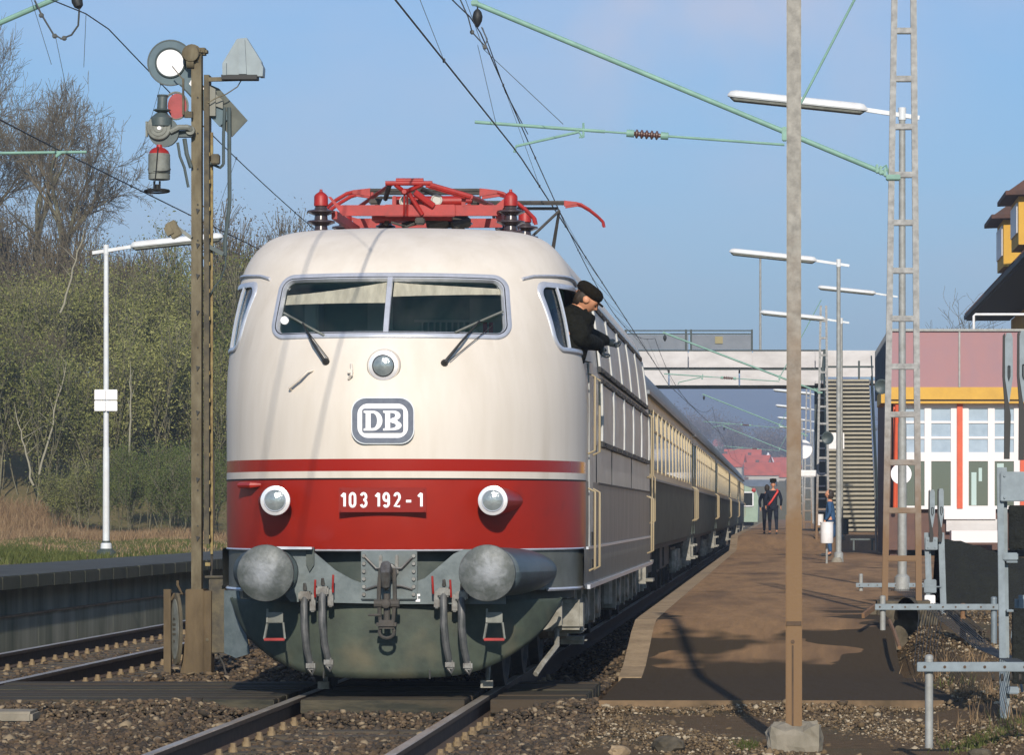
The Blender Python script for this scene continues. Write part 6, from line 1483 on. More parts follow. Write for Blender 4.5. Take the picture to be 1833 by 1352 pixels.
D3 = 52.0; guide([(at(1541, 0, D3).x, D3, .2, at(0, 1030, D3).z, M['galv'], .03)], at(0, 1048, D3).z, (at(1532, 0, D3).x, at(1665, 0, D3).x), D3, 'farthest wire guide, low behind the tall lattice mast foot')
mb = MB(); mb.beam(at(1566, 1087, D2), at(1545, 1103, D2 - .5), .03, .05); mb.tube([at(1592, 1112, 36), at(1600, 1130, 35), at(1610, 1160, 34)], .02, 6); solo(mb, 'bent_strut', M['rustpipe'], 'bent rusty strut in front of the mast foot at the edge of the asphalt', 'strut', at(1566, 1110, D2))
def tension_gear(legs, plate, paddles, low, D, label, zb=0):
    x0 = at(legs[0], 0, D).x; t = thing('wire_tensioner', (x0, D, zb), label, 'wire tensioner', 'signal wire tensioners with paddle levers')
    for lx in legs:
        for dy in (0,):
            mb = MB(); top = at(lx, plate[1] - 8, D); bot = Vector((at(lx + 6, 0, D).x, D, zb)); wd = plate[4]
            mb.beam(bot, top, wd, .05, bev=.004); mb.beam(bot + Vector((wd * .6, .05, 0)), top + Vector((wd * .6, .05, 0)), .012, .06); mb.build('leg', M['zinc'], t)
    mb = MB(); a, b = at(plate[0], plate[3], D), at(plate[2], plate[1], D); mb.box(((a.x + b.x) / 2, D - .045, (a.z + b.z) / 2), (b.x - a.x, .035, b.z - a.z), bev=.006)
    for q in (a.x + .03, b.x - .03):
        for zq in (a.z + .03, b.z - .03): mb.cyl((q, D - .06, zq), (q, D - .075, zq), .010, .009, 8)
    mb.build('plate', M['zinc'], t)
    for (px, yt, yb_, w_) in paddles:
        # long thin lever, broad rounded blade with a dark side
        mb = MB(); h_ = yb_ - yt
        pr_ = [(-.30, 0.0), (.30, .0), (.5, .06), (.5, .52), (0.05, .80), (-.05, .80), (-.5, .52), (-.5, .06)]
        mb.prism([at(px + u * w_, yt + v * h_, D - .08) for u, v in pr_], (0, .03, 0)); pd = mb.build('lever_blade', M['zinc'], t)
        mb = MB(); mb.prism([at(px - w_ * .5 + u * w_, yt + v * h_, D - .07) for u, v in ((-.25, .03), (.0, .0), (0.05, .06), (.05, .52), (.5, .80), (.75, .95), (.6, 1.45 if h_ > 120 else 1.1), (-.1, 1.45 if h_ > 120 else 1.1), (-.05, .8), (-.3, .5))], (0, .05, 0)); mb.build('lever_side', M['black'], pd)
        mb = MB(); mb.tube([at(px - 1.2, yt + .38 * h_, D - .09), at(px + 1.8, yt + .38 * h_, D - .09), at(px + 1.8, yt + .50 * h_, D - .09), at(px, yt + .55 * h_, D - .09), at(px - 1.2, yt + .50 * h_, D - .09), at(px - 1.2, yt + .38 * h_, D - .09)], .004, 4); mb.build('slot', M['black'], pd)
    for (a0, b0, a1, b1, m) in low:
        mb = MB(); a, b = at(a0, b1, D), at(a1, b0, D); mb.box(((a.x + b.x) / 2, D + .02, (a.z + b.z) / 2), (b.x - a.x, .12, b.z - a.z), bev=.008); mb.build('housing', m, t)
    return t
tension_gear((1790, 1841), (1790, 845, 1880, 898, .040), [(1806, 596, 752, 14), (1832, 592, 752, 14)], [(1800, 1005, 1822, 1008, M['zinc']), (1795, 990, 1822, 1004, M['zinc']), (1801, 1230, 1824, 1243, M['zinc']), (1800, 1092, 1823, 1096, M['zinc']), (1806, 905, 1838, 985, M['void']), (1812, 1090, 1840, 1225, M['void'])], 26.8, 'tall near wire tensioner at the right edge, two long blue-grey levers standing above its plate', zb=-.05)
tension_gear((1658, 1683), (1656, 962, 1678, 985, .032), [(1669, 877, 962, 9), (1685, 875, 962, 9)], [(1654, 1038, 1676, 1062, M['zinc']), (1655, 1066, 1674, 1084, M['white']), (1650, 1050, 1686, 1052, M['zinc'])], 42.0, 'smaller wire tensioner with two short levers right of the tall lattice mast', zb=.0)
mb = MB(); mb.lathe(at(1822, 1140, 27.5), (.8, -.6, 0), [(0, .10), (.02, .13), (.04, .10), (.06, .13), (.08, .10)], 20); mb.box(at(1830, 1095, 27.5), (.12, .1, .25), bev=.03); mb.tube([at(1823, 1148, 27.4), at(1822, 1190, 27.4), at(1830, 1240, 27.4)], .012, 6)
solo(mb, 'wire_pulley', M['zinc'], 'pale pulley wheel hanging low at the right edge behind the tensioner leg', 'pulley', at(1828, 1180, 27.5))
# bundled signal wires
t = thing('signal_wires', (5.2, 35, .3), 'bundle of thin signal wires running through the guides across the right-hand ground', 'wires')
mb = MB()
for i in range(9):
    xw = at(1668 + i * 5.0, 0, D2).x; mb.tube([(at(1850 + 3 * i, 0, D1).x, D1, at(0, 1205, D1).z), (at(1745 + 4 * i, 0, 30).x, 30, .38), (xw, D2, at(0, 1098, D2).z), (at(1600 + 4 * i, 0, D3).x, D3, at(0, 1055, D3).z)], .004, 4, False)
for i in range(7):
    mb.tube([(at(1645 + i * 7, 0, D2 - .2).x, D2 - .2, at(0, 1100, D2).z), (at(1636 + i * 6, 0, D2 - 2).x, D2 - 2, .02)], .003, 4, False)
mb.build('wire_bundle', M['wire'], t)
# frayed timber/cable end and buried tank
mb = MB(); P = []
for i in range(9):
    q = i / 8; P.append([at(1622 + 22 * math.cos(th) * (1 - .3 * q) + q * 20, 1110 - 40 * math.sin(th), 39 + 2 * q) for th in [math.pi * k / 10 for k in range(11)]])
mb.grid(P); solo(mb, 'concrete_mound', M['mound'], 'grey worn concrete mound below the lattice mast behind the wire guide', 'concrete mound', at(1630, 1150, 39))
rng = random.Random(2); mb = MB()
for i in range(40):
    a = at(1700 + rng.uniform(-12, 12), 1092 + rng.uniform(-8, 8), 38); b = at(1772 + rng.uniform(-9, 9) - 15, 1140 + rng.uniform(-12, 12) , 36); mb.tube([a, (a + b) / 2 + Vector((rng.uniform(-.02, .02), 0, rng.uniform(-.02, .02))), b], .008, 4)
solo(mb, 'frayed_log', M['sleeper'], 'frayed dark timber end lying on the ground behind the rusty post', 'timber', at(1740, 1140, 37))
mb = MB(); P = []; rng = random.Random(6)
for i in range(40):
    x = at(1684, 0, 44).x + i * .08; zt_ = at(0, 966 + 36 * smooth(0, 1.0, i / 14) if i < 14 else 1002, 44).z
    P.append([(x, 43.2 + rng.uniform(-.03, .03), -.1), (x, 43.5, zt_ * .6), (x, 43.9 + rng.uniform(-.03, .03), zt_ + rng.uniform(-.02, .02)), (x, 45.5, zt_ + .0), (x, 47, 0)])
mb.grid(P); solo(mb, 'shaded_bunker', M['void'], 'low bunker with its shade painted black and a sloping top behind the wire tensioners', 'bunker', at(1760, 1085, 44))  # deep shade is in the near-black colour of the mass
# bins, bench, small platform things
def bin_(px, yt, yb_, D, w_, m, label):
    a = at(px, yb_, D); r = w_ * D / FPX / 2; h_ = (yb_ - yt) * D / FPX; mb = MB(); mb.lathe(a, (0, 0, 1), [(0, r * .92), (h_ * .05, r), (h_ * .93, r), (h_ * .95, r * 1.06), (h_, r * 1.06), (h_, r * .9), (h_ * .7, r * .88)], 24); o = solo(mb, 'litter_bin', m, label, 'litter bin', a, 'litter bins on the platform')
    mb = MB(); mb.cyl((a.x, a.y + r + .03, pz(D)), (a.x, a.y + r + .03, a.z + h_), .025, .025, 8); mb.build('bin_post', M['galv'], o)
bin_(1480, 935, 973, 80.5, 23, M['white'], 'large pale cylindrical litter bin left of the second lamp pole'); bin_(1468, 921, 945, 125, 12, M['white'], 'small pale litter bin by the foot of the stair column'); bin_(1513, 930, 957, 116, 12, M['sleeve'], 'dark blue litter bin right of the second lamp pole')
bn = thing('platform_bench', at(1545, 985, 100), 'low dark bench at the foot of the stairs', 'bench')
mb = MB(); mb.box(at(1545, 966, 100), (.72, .4, .05)); mb.build('seat', M['sleeve'], bn)
for px in (1528, 1561): mb = MB(); mb.box(at(px, 976, 100), (.05, .36, .30)); mb.build('leg', M['sleeve'], bn)
mb = MB(); mb.cyl(at(1568, 985, 99), at(1568, 893, 99), .03, .03, 8); mb.box(at(1567, 920, 99), (.06, .05, .35)); solo(mb, 'ticket_post', M['galv'], 'slim grey post with a long grip beside the bench', 'post', at(1568, 985, 99))
mb = MB(); mb.lathe(at(1498, 1025, 82.8), (0, 0, 1), [(0, .2), (.12, .17), (.3, .12), (.34, .09)], 14); solo(mb, 'pole_collar', M['concrete'], 'conical concrete collar at the foot of the second lamp pole', 'collar', at(1498, 1025, 82.8))
# ================================================================== PEOPLE
M['skin'] = mat('skin', (0.56, 0.27, 0.155), .55, col2=(.50, .22, .12), scale=20)
M['navy'] = mat('navy_uniform', (0.008, 0.012, 0.022), .9, spec=.15, col2=(.016, .020, .032), scale=30)
M['jacket'] = mat('dark_jacket', (0.006, 0.0065, 0.005), .9, spec=.15, col2=(.012, .012, .009), scale=25, bump=1.0, bscale=9, bdist=.05)
M['fur'] = mat('dark_fur_cap', (0.016, 0.012, 0.006), .95, spec=.1, col2=(.008, .007, .005), scale=60, bump=1.0, bscale=90, bdist=.008)
M['glove'] = mat('black_leather_glove', (0.03, 0.04, 0.045), .35, col2=(.015, .02, .022), scale=20)
M['hair'] = mat('dark_hair', (0.03, 0.018, 0.010), .7, col2=(.015, .01, .006), scale=40, stretch=(1, 1, .2))
M['bluecoat'] = mat('blue_coat', (0.02, 0.075, 0.17), .8, col2=(.015, .05, .12), scale=12)
M['sash'] = mat('red_sash', (0.60, 0.03, 0.02), .6)
def skin_mesh(J, E, root=0, sub=2):
    """J: list of (Vector, radius); returns evaluated mesh (continuous tapered surface)"""
    me = bpy.data.meshes.new('sk'); me.from_pydata([tuple(j[0]) for j in J], E, []); o = bpy.data.objects.new('sk', me); C.objects.link(o)
    m = o.modifiers.new('s', 'SKIN'); m.use_smooth_shade = True
    if not me.skin_vertices: 
        bpy.context.view_layer.objects.active = o
    for i, j in enumerate(J):
        r = j[1]; r = r if isinstance(r, (tuple, list)) else (r, r); me.skin_vertices[0].data[i].radius = r; me.skin_vertices[0].data[i].use_root = (i == root)
    s_ = o.modifiers.new('u', 'SUBSURF'); s_.levels = sub; s_.render_levels = sub
    dg = bpy.context.evaluated_depsgraph_get(); dg.update(); r_ = bpy.data.meshes.new_from_object(o.evaluated_get(dg)); bpy.data.objects.remove(o); return r_
def head_mb(mb, c, fwd, up, s=1.0):
    """head with brow, nose, mouth, chin and ears; c = centre"""
    c = Vector(c); f = Vector(fwd).normalized(); u = Vector(up); u = (u - f * u.dot(f)).normalized(); r = f.cross(u)
    P = []; n = 26
    for i in range(n + 1):
        th = math.pi * i / n; row = []
        for k in range(n * 2 + 1):
            ph = math.pi * k / n; x = math.sin(th) * math.cos(ph); y = math.sin(th) * math.sin(ph); z = math.cos(th)   # x forward
            X, Yy, Z = .098 * x, .075 * y, .118 * z
            if z < 0: Yy *= 1 - .38 * (-z) ** 1.2; X *= 1 - .10 * (-z)
            if x > 0: 
                X += .006 * math.exp(-((z - .18) / .12) ** 2) * x                                  # brow
                X -= .010 * math.exp(-((z - .02) / .09) ** 2) * math.exp(-((abs(y) - .38) / .18) ** 2)   # eye sockets
                X += .026 * math.exp(-(y / .13) ** 2) * math.exp(-((z + .14) / .14) ** 2) + .010 * math.exp(-(y / .12) ** 2) * math.exp(-((z - .02) / .16) ** 2)  # nose
                X += .006 * math.exp(-(y / .28) ** 2) * (math.exp(-((z + .40) / .05) ** 2) + math.exp(-((z + .50) / .05) ** 2))   # lips
                X += .008 * math.exp(-(y / .3) ** 2) * math.exp(-((z + .72) / .14) ** 2)  # chin
            row.append(c + (f * X + r * Yy + u * Z) * s)
        P.append(row)
    mb.grid(P)
    for q in (-1, 1): mb.lathe(c + (r * q * .070 + u * -.005) * s, r * q, [(0, .02 * s), (.010 * s, .028 * s), (.018 * s, .020 * s), (.02 * s, .004)], 12)
def fuse(mb, mes, vox):
    me = bpy.data.meshes.new('f'); me.from_pydata([tuple(v) for v in mb.v], [], mb.f)
    bm = bmesh.new(); bm.from_mesh(me)
    for m in mes: bm.from_mesh(m)
    bmesh.ops.remove_doubles(bm, verts=bm.verts, dist=.0004); bm.to_mesh(me); bm.free()
    o = bpy.data.objects.new('f', me); C.objects.link(o); m = o.modifiers.new('r', 'REMESH'); m.mode = 'VOXEL'; m.voxel_size = vox; m.use_smooth_shade = True
    dg = bpy.context.evaluated_depsgraph_get(); dg.update(); r = bpy.data.meshes.new_from_object(o.evaluated_get(dg)); bpy.data.objects.remove(o)
    r.polygons.foreach_set('use_smooth', [True] * len(r.polygons)); return r
def hand_chain(J, E, wrist_i, wpos, d, side, r=.010, curl=.5):
    """palm plus five curled fingers appended to a skin skeleton; d = pointing direction, side = palm side vector"""
    d = Vector(d).normalized(); s_ = Vector(side); s_ = (s_ - d * s_.dot(d)).normalized(); nrm = d.cross(s_)
    palm = len(J); J.append((wpos + d * .05, (.026, .018))); E.append((wrist_i, palm))
    for k, ln in enumerate((.068, .078, .074, .058)):
        b = wpos + d * .085 + s_ * (.028 - .019 * k); i0 = len(J); J.append((b, r)); E.append((palm, i0))
        m_ = b + (d * (1 - curl * .3) + nrm * curl * .6) * ln * .5; J.append((m_, r * .9)); E.append((i0, i0 + 1))
        J.append((m_ + (d * (1 - curl) + nrm * curl * 1.1) * ln * .5, r * .8)); E.append((i0 + 1, i0 + 2))
    i0 = len(J); J.append((wpos + d * .045 + s_ * .042 + nrm * .012, r * 1.1)); E.append((palm, i0)); J.append((wpos + d * .085 + s_ * .056 + nrm * .03, r)); E.append((i0, i0 + 1))
def wrap(me, name, m, parent):
    me.materials.clear(); me.materials.append(m); return link(name, me, parent)

def standing(base, label, face, stride, hgt, coat, trous, hat=None, hair=None, coatlen=.78, armpose=0):
    b = Vector(base); f = Vector(face).normalized(); r = f.cross(Vector((0, 0, 1))); k = hgt / 1.78
    def p(x, y, z): return b + (r * x + f * y + Vector((0, 0, z))) * k
    t = thing('person', base, label, 'person')
    s_ = stride
    J = [(p(0, 0, .96), (.14, .11)), (p(0, 0, 1.15), (.13, .10)), (p(0, .0, 1.36), (.16, .11)), (p(0, .0, 1.47), (.07, .07)), (p(0, .02, 1.56), (.055, .055)),
         (p(-.19, 0, 1.42), .058), (p(-.27, -.02 - armpose, 1.17), .045), (p(-.24, .12 - armpose * .3, .96), .032),
         (p(.19, 0, 1.42), .058), (p(.27, -.04, 1.17), .045), (p(.26, .10, .95), .032),
         (p(-.09, 0, .90), .09), (p(-.10, s_ * .5 + .04, .50), .062), (p(-.10, s_ * .6 - .02, .10), .042), (p(-.10, s_ * .6 + .13, .035), .035),
         (p(.09, 0, .90), .09), (p(.10, -s_ * .3 + .03, .50), .062), (p(.10, -s_ * .9, .12), .042), (p(.10, -s_ * .9 + .12, .04), .035)]
    E = [(0, 1), (1, 2), (2, 3), (3, 4), (2, 5), (5, 6), (6, 7), (2, 8), (8, 9), (9, 10), (0, 11), (11, 12), (12, 13), (13, 14), (0, 15), (15, 16), (16, 17), (17, 18)]
    JB, EB = [(a, (q[0] * .9, q[1] * .9) if isinstance(q, tuple) else q * .85) for a, q in J], list(E)
    hand_chain(JB, EB, 7, p(-.24, .13 - armpose * .3, .95), (0, 0, -1) if not armpose else f * .4 - Vector((0, 0, 1)), f); hand_chain(JB, EB, 10, p(.26, .11, .94), (0, 0, -1), f)
    hb = MB(); head_mb(hb, p(0, .03, 1.665), f, (0, 0, 1), k)
    wrap(fuse(hb, [skin_mesh(JB, EB)], .010), 'body', M['skin'], t)
    JC = [(p(0, 0, coatlen), (.17, .13))] + [(a, (q[0] * 1.08, q[1] * 1.1) if isinstance(q, tuple) else q * 1.15) for a, q in J[:3]] + [(p(0, 0, 1.45), (.085, .08))] + [(a, q * 1.2) for a, q in J[5:11]]
    EC = [(0, 1), (1, 2), (2, 3), (3, 4), (3, 5), (5, 6), (6, 7), (3, 8), (8, 9), (9, 10)]
    wrap(skin_mesh(JC, EC, 1), 'coat', coat, t)
    JT = [(p(0, 0, .98), (.145, .115))] + [(a, q * 1.12) for a, q in (J[11], J[12], J[13], J[15], J[16], J[17])]
    wrap(skin_mesh(JT, [(0, 1), (1, 2), (2, 3), (0, 4), (4, 5), (5, 6)]), 'trousers', trous, t)
    mb = MB()
    for j in (14, 18):
        mb.beam(J[j][0] - f * .15 * k, J[j][0] + f * .13 * k, .10 * k, .085 * k, bev=.03)
    mb.build('shoes', M['black'], t)
    if hat:
        mb = MB(); c = p(0, .02, 1.73); mb.lathe(c, (0, 0, 1), [(0, .14), (.012, .14), (.014, .105), (.10, .115), (.13, .11), (.14, .05)], 24); mb.build('hat', hat, t)
    if hair:
        mb = MB(); P = []
        for i in range(15):
            th = math.pi * i / 14 * .78; P.append([p(.092 * math.sin(th) * math.cos(a), .015 - .01 + .11 * math.sin(th) * math.sin(a) * (1 if math.sin(a) < .2 else .55), 1.665 + .13 * math.cos(th) * (1 if th < 1.5 else 1.25)) for a in [2 * math.pi * q / 24 for q in range(25)]])
        mb.grid(P); mb.build('hair', hair, t)
    return t, p
yc1 = 121.0; t, p = standing((at(1384, 0, yc1).x, yc1, pz(yc1)), 'railwayman in navy uniform and dark hat with a red sash, walking away down the platform', (-.05, 1, 0), .45, 1.80, M['navy'], M['navy'], hat=M['fur'])
mb = MB(); mb.tube([p(.15, -.10, 1.43), p(.06, -.15, 1.30), p(-.04, -.16, 1.14), p(-.13, -.14, 1.02), p(-.16, -.06, .97)], .034, 6); mb.tube([p(.15, -.10, 1.43), p(.13, .0, 1.49), p(.10, .12, 1.40), p(-.02, .15, 1.2), p(-.14, .1, 1.0), p(-.16, -.06, .97)], .034, 6); mb.build('sash', M['sash'], t)
yc2 = 124.0; standing((at(1373, 0, yc2).x, yc2, pz(yc2)), 'man in dark clothes half hidden, train side of the railwayman with the red sash', (0, 1, 0), .2, 1.70, M['navy'], M['navy'], hair=M['hair'])
yw = 94.0; standing((at(1486, 0, yw).x, yw, pz(yw)), 'dark-haired woman in a bright blue coat standing beside the pale litter bin', (-1, .1, 0), .0, 1.74, M['bluecoat'], M['bluecoat'], hair=M['hair'], coatlen=.45)
# ---- driver leaning out of the cab window
D_ = 30.75
dr = thing('person', (1.45, 30.75, 2.6), 'driver in dark jacket, fur cap and gloves leaning out of the cab side window', 'person')
def d(px, py, dy=0): return at(px, py, D_ + dy)
hc = d(1049, 536, .0)
J = [(d(1010, 640, -.1), (.19, .15)), (d(1018, 602, -.12), (.20, .16)), (d(1025, 570, -.08), (.18, .15)), (d(1032, 552, .0), (.075, .07)), (d(1042, 545, 0), .05),
     (d(1031, 580, -.20), .085), (d(1038, 609, -.25), .075), (d(1060, 613, .08), .060), (d(1074, 618, .35), .045),
     (d(1030, 572, .25), .08), (d(1045, 597, .5), .07), (d(1070, 606, .75), .055), (d(1086, 611, .95), .042)]
E = [(0, 1), (1, 2), (2, 3), (3, 4), (2, 5), (5, 6), (6, 7), (7, 8), (2, 9), (9, 10), (10, 11), (11, 12)]
fw = Vector((.80, .12, -.62)); up_ = Vector((.55, .0, .85))
hb = MB(); head_mb(hb, hc, fw, up_, 1.12)
JB = [(a, (q[0] * .85, q[1] * .85) if isinstance(q, tuple) else q * .85) for a, q in J]; EB = list(E)
wrap(fuse(hb, [skin_mesh(JB, EB)], .008), 'body', M['skin'], dr)
JJ = [(a, (q[0] * 1.1, q[1] * 1.15) if isinstance(q, tuple) else q * 1.22) for a, q in J[:3]] + [(d(1031, 556, 0), (.11, .10)), (d(1035, 549, 0), (.088, .085))] + [(a, q * 1.25) for a, q in J[5:]]
wrap(skin_mesh(JJ, [(0, 1), (1, 2), (2, 3), (3, 4), (2, 5), (5, 6), (6, 7), (7, 8), (2, 9), (9, 10), (10, 11), (11, 12)], 1), 'jacket', M['jacket'], dr)
for (wr, pr_, sidev, tip) in ((8, 7, (0, 1, .2), None), (12, 11, (0, 1, .2), None)):
    w_ = J[wr][0]; dv = Vector((.7, .35, -.35)) if wr == 12 else Vector((.25, .3, -.8)); dvn = dv.normalized()
    JG = [(w_ - (w_ - J[pr_][0]).normalized() * .10, .045), (w_, .034)]; EG = [(0, 1)]; hand_chain(JG, EG, 1, w_, dvn, sidev, .016, .9)
    JG = [(a, (q[0] * 1.25, q[1] * 1.3) if isinstance(q, tuple) else q) for a, q in JG]
    wrap(skin_mesh(JG, EG, 0), 'glove', M['glove'], dr)
un = (up_ - fw.normalized() * up_.dot(fw.normalized())).normalized(); fn = fw.normalized(); rn = fn.cross(un)
mb = MB(); P = []
for i in range(13):
    th = math.pi * i / 12; P.append([hc + un * (.075 + .062 * math.cos(th)) + (fn * (.128 * math.cos(a)) - fn * .012 + rn * .118 * math.sin(a)) * (max(0, math.sin(th)) ** .6) for a in [2 * math.pi * q / 28 for q in range(29)]])
mb.grid(P); mb.prism([hc + un * .030 + fn * (.095 + .06 * math.sin(math.pi * q / 8)) + rn * (.09 * math.cos(math.pi * q / 8)) for q in range(9)], un * .016); mb.build('cap', M['fur'], dr)
mb = MB()
for k in range(9):
    P = []
for q in (-1, 1): mb.lathe(hc + rn * q * .058 + un * .0 - fn * .03, rn * q, [(-.01, .055), (.015, .05), (.028, .03)], 12)
mb.lathe(hc - fn * .055 - un * .02, -fn, [(-.02, .085), (.02, .08), (.05, .05)], 14); mb.build('hair', M['hair'], dr)
mb = MB()
for q in (-1, 1): mb.lathe(hc + fn * .098 + rn * q * .032 + un * .006, fn, [(-.004, .011), (.003, .010), (.006, .004)], 10)
mb.build('eyes', M['hair'], dr)
mb = MB(); mb.tube([d(1028, 556, -.12), d(1036, 562, -.13), d(1042, 572, -.06)], .022, 8); mb.build('scarf', mat('green_scarf', (.06, .09, .02), .9), dr)
mb = MB(); mb.tube([d(1078, 640, .5), d(1078, 622, .5), d(1079, 612, .5)], .012, 6); mb.build('window_grip', M['chrome'], loco)

# ================================================================== VEGETATION
M['bark'] = mat('grey_brown_bark', (0.17, 0.16, 0.095), .95, col2=(.08, .075, .045), scale=3, stretch=(1, 1, .3), bump=.5)
M['twig'] = mat('brown_twigs', (0.15, 0.125, 0.08), .95, col2=(.11, .09, .055), scale=1)
M['bank_bark'] = mat('pale_shrub_stem', (0.20, 0.185, 0.11), .95, col2=(.12, .11, .07), scale=2)
def leafmat(name, cols, scale=.35):
    m = bpy.data.materials.new(name); m.use_nodes = True; n = m.node_tree; b = n.nodes["Principled BSDF"]; b.inputs['Roughness'].default_value = .8; b.inputs['Specular IOR Level'].default_value = .2
    ge = n.nodes.new("ShaderNodeNewGeometry"); r = n.nodes.new("ShaderNodeValToRGB"); els = r.color_ramp.elements
    els[0].color = (*cols[0], 1); els[1].color = (*cols[-1], 1)
    for i, c in enumerate(cols[1:-1]): e = els.new((i + 1) / (len(cols) - 1)); e.color = (*c, 1)
    oi = n.nodes.new("ShaderNodeObjectInfo"); ma = n.nodes.new("ShaderNodeMath"); ma.operation = 'MULTIPLY_ADD'; ma.inputs[1].default_value = .65
    mb_ = n.nodes.new("ShaderNodeMath"); mb_.operation = 'MULTIPLY'; mb_.inputs[1].default_value = .35; n.links.new(oi.outputs['Random'], mb_.inputs[0])
    n.links.new(ge.outputs['Random Per Island'], ma.inputs[0]); n.links.new(mb_.outputs[0], ma.inputs[2]); n.links.new(ma.outputs[0], r.inputs['Fac']); n.links.new(r.outputs['Color'], b.inputs['Base Color'])
    tr = n.nodes.new("ShaderNodeBsdfTranslucent"); n.links.new(r.outputs['Color'], tr.inputs[0]); ms = n.nodes.new("ShaderNodeMixShader"); ms.inputs[0].default_value = .25
    o = [q for q in n.nodes if q.type == 'OUTPUT_MATERIAL'][0]; n.links.new(b.outputs[0], ms.inputs[1]); n.links.new(tr.outputs[0], ms.inputs[2]); n.links.new(ms.outputs[0], o.inputs[0]); return m
M['leaf_olive'] = leafmat('olive_buds', [(0.09, 0.11, 0.030), (0.20, 0.21, 0.065), (0.36, 0.35, 0.13)])
M['leaf_green'] = leafmat('young_green_leaves', [(0.050, 0.078, 0.020), (0.10, 0.13, 0.034), (0.17, 0.19, 0.06)])
M['leaf_brown'] = leafmat('brown_bare_shrub', [(0.08, 0.065, 0.04), (0.14, 0.11, 0.065), (0.20, 0.17, 0.10)])
class Limbs:
    """tapered 4-sided branch segments, numpy friendly"""
    def __init__(s): s.a = []; s.b = []; s.ra = []; s.rb = []
    def seg(s, a, b, ra, rb): s.a.append(a); s.b.append(b); s.ra.append(ra); s.rb.append(rb)
    def mesh(s, name, m, n=4):
        a, b = np.array(s.a, float), np.array(s.b, float); ra, rb = np.array(s.ra)[:, None, None], np.array(s.rb)[:, None, None]
        d_ = b - a; d_ /= np.linalg.norm(d_, axis=1, keepdims=True) + 1e-9; ref = np.where(np.abs(d_[:, 2:3]) < .9, np.array([[0, 0, 1.]]), np.array([[1., 0, 0]]))
        x = np.cross(d_, ref); x /= np.linalg.norm(x, axis=1, keepdims=True); y = np.cross(d_, x); an = np.arange(n) * 2 * np.pi / n
        c = np.cos(an)[None, :, None] * x[:, None] + np.sin(an)[None, :, None] * y[:, None]
        V = np.concatenate([a[:, None] + c * ra, b[:, None] + c * rb], 1).reshape(-1, 3); N = len(a)
        F0 = np.array([(i, n + i, n + (i + 1) % n, (i + 1) % n) for i in range(n)]); F = (F0[None] + (np.arange(N) * 2 * n)[:, None, None]).reshape(-1, 4)
        return npmesh(name, V, F, m, 4, True)
def grow(trunk, twigs, p, d_, L, r, lev, rng, maxlev, spread=.62, gn=.22, nb=(2, 4), shr=.74, lift=.12, thr=.045, tips=None):
    segs = 4 if lev < 2 else 3; q = Vector(p); dd = Vector(d_).normalized(); rr = r
    for i in range(segs):
        g_ = gn * (.35 if lev == 0 else 1); dd = (dd + Vector((rng.gauss(0, g_), rng.gauss(0, g_), rng.gauss(0, g_) * .7 + lift * .25))).normalized(); nx = q + dd * (L / segs); r2 = rr * (.90 if lev < maxlev else .8)
        (trunk if rr > thr else twigs).seg(tuple(q), tuple(nx), rr, r2); q, rr = nx, r2
        if lev < maxlev and (i > 0 or lev > 1) and rng.random() < (.75 if lev < 2 or maxlev < 5 else .5):
            ax = Vector((rng.gauss(0, 1), rng.gauss(0, 1), rng.gauss(0, .7))); nd = (dd + ax.normalized() * spread * rng.uniform(.8, 1.5)); nd.z += lift
            grow(trunk, twigs, q, nd, L * shr * rng.uniform(.65, 1.0), rr * rng.uniform(.42, .62), lev + 1, rng, maxlev, spread, gn, nb, shr, lift, thr, tips)
    if lev < maxlev:
        for k in range(rng.randint(*nb) if (lev > 0 or maxlev < 5) else rng.randint(3, 4)):
            ax = Vector((rng.gauss(0, 1), rng.gauss(0, 1), rng.gauss(0, .6))); nd = dd + ax.normalized() * spread * rng.uniform(.6, 1.2) * (1.35 if lev == 0 and maxlev > 4 else 1); nd.z += lift
            grow(trunk, twigs, q, nd, L * shr * rng.uniform(.75, 1.05), rr * rng.uniform(.55, .75), lev + 1, rng, maxlev, spread, gn, nb, shr, lift, thr, tips)
    elif tips is not None: tips.append(tuple(q))
def bare_tree(seed, base, label, H=12, lev=6, r=.30, lean=(0, 0), group='bare trees above the bank', spread=.6, L0=None, twm=None, squeeze=1.0):
    rng = random.Random(seed); tr, tw = Limbs(), Limbs()
    grow(tr, tw, (0, 0, 0), (lean[0], lean[1], 1), L0 or H * .17, r, 0, rng, lev, spread=spread, gn=.22, shr=.84, lift=.05, thr=.05, nb=(1, 3))
    t = thing('bare_tree', base, label, 'tree', group)
    zm = max(s_[2] for s_ in tw.b); k = H / zm
    for L_ in (tr, tw):
        L_.a = [(v[0] * k * squeeze, v[1] * k * squeeze, v[2] * k) for v in L_.a]; L_.b = [(v[0] * k * squeeze, v[1] * k * squeeze, v[2] * k) for v in L_.b]
    for nm, L_, m in (('trunk', tr, M['bark']), ('crown', tw, twm or M['twig'])):
        L_.ra = [max(.009, q) for q in L_.ra]; L_.rb = [max(.006, q) for q in L_.rb]
        me = L_.mesh(nm, m, 5 if nm == 'trunk' else 3); o = bpy.data.objects.new(nm, me); C.objects.link(o); o.parent = t
    return t
def gz(x, y): return hz(x, y) - .1
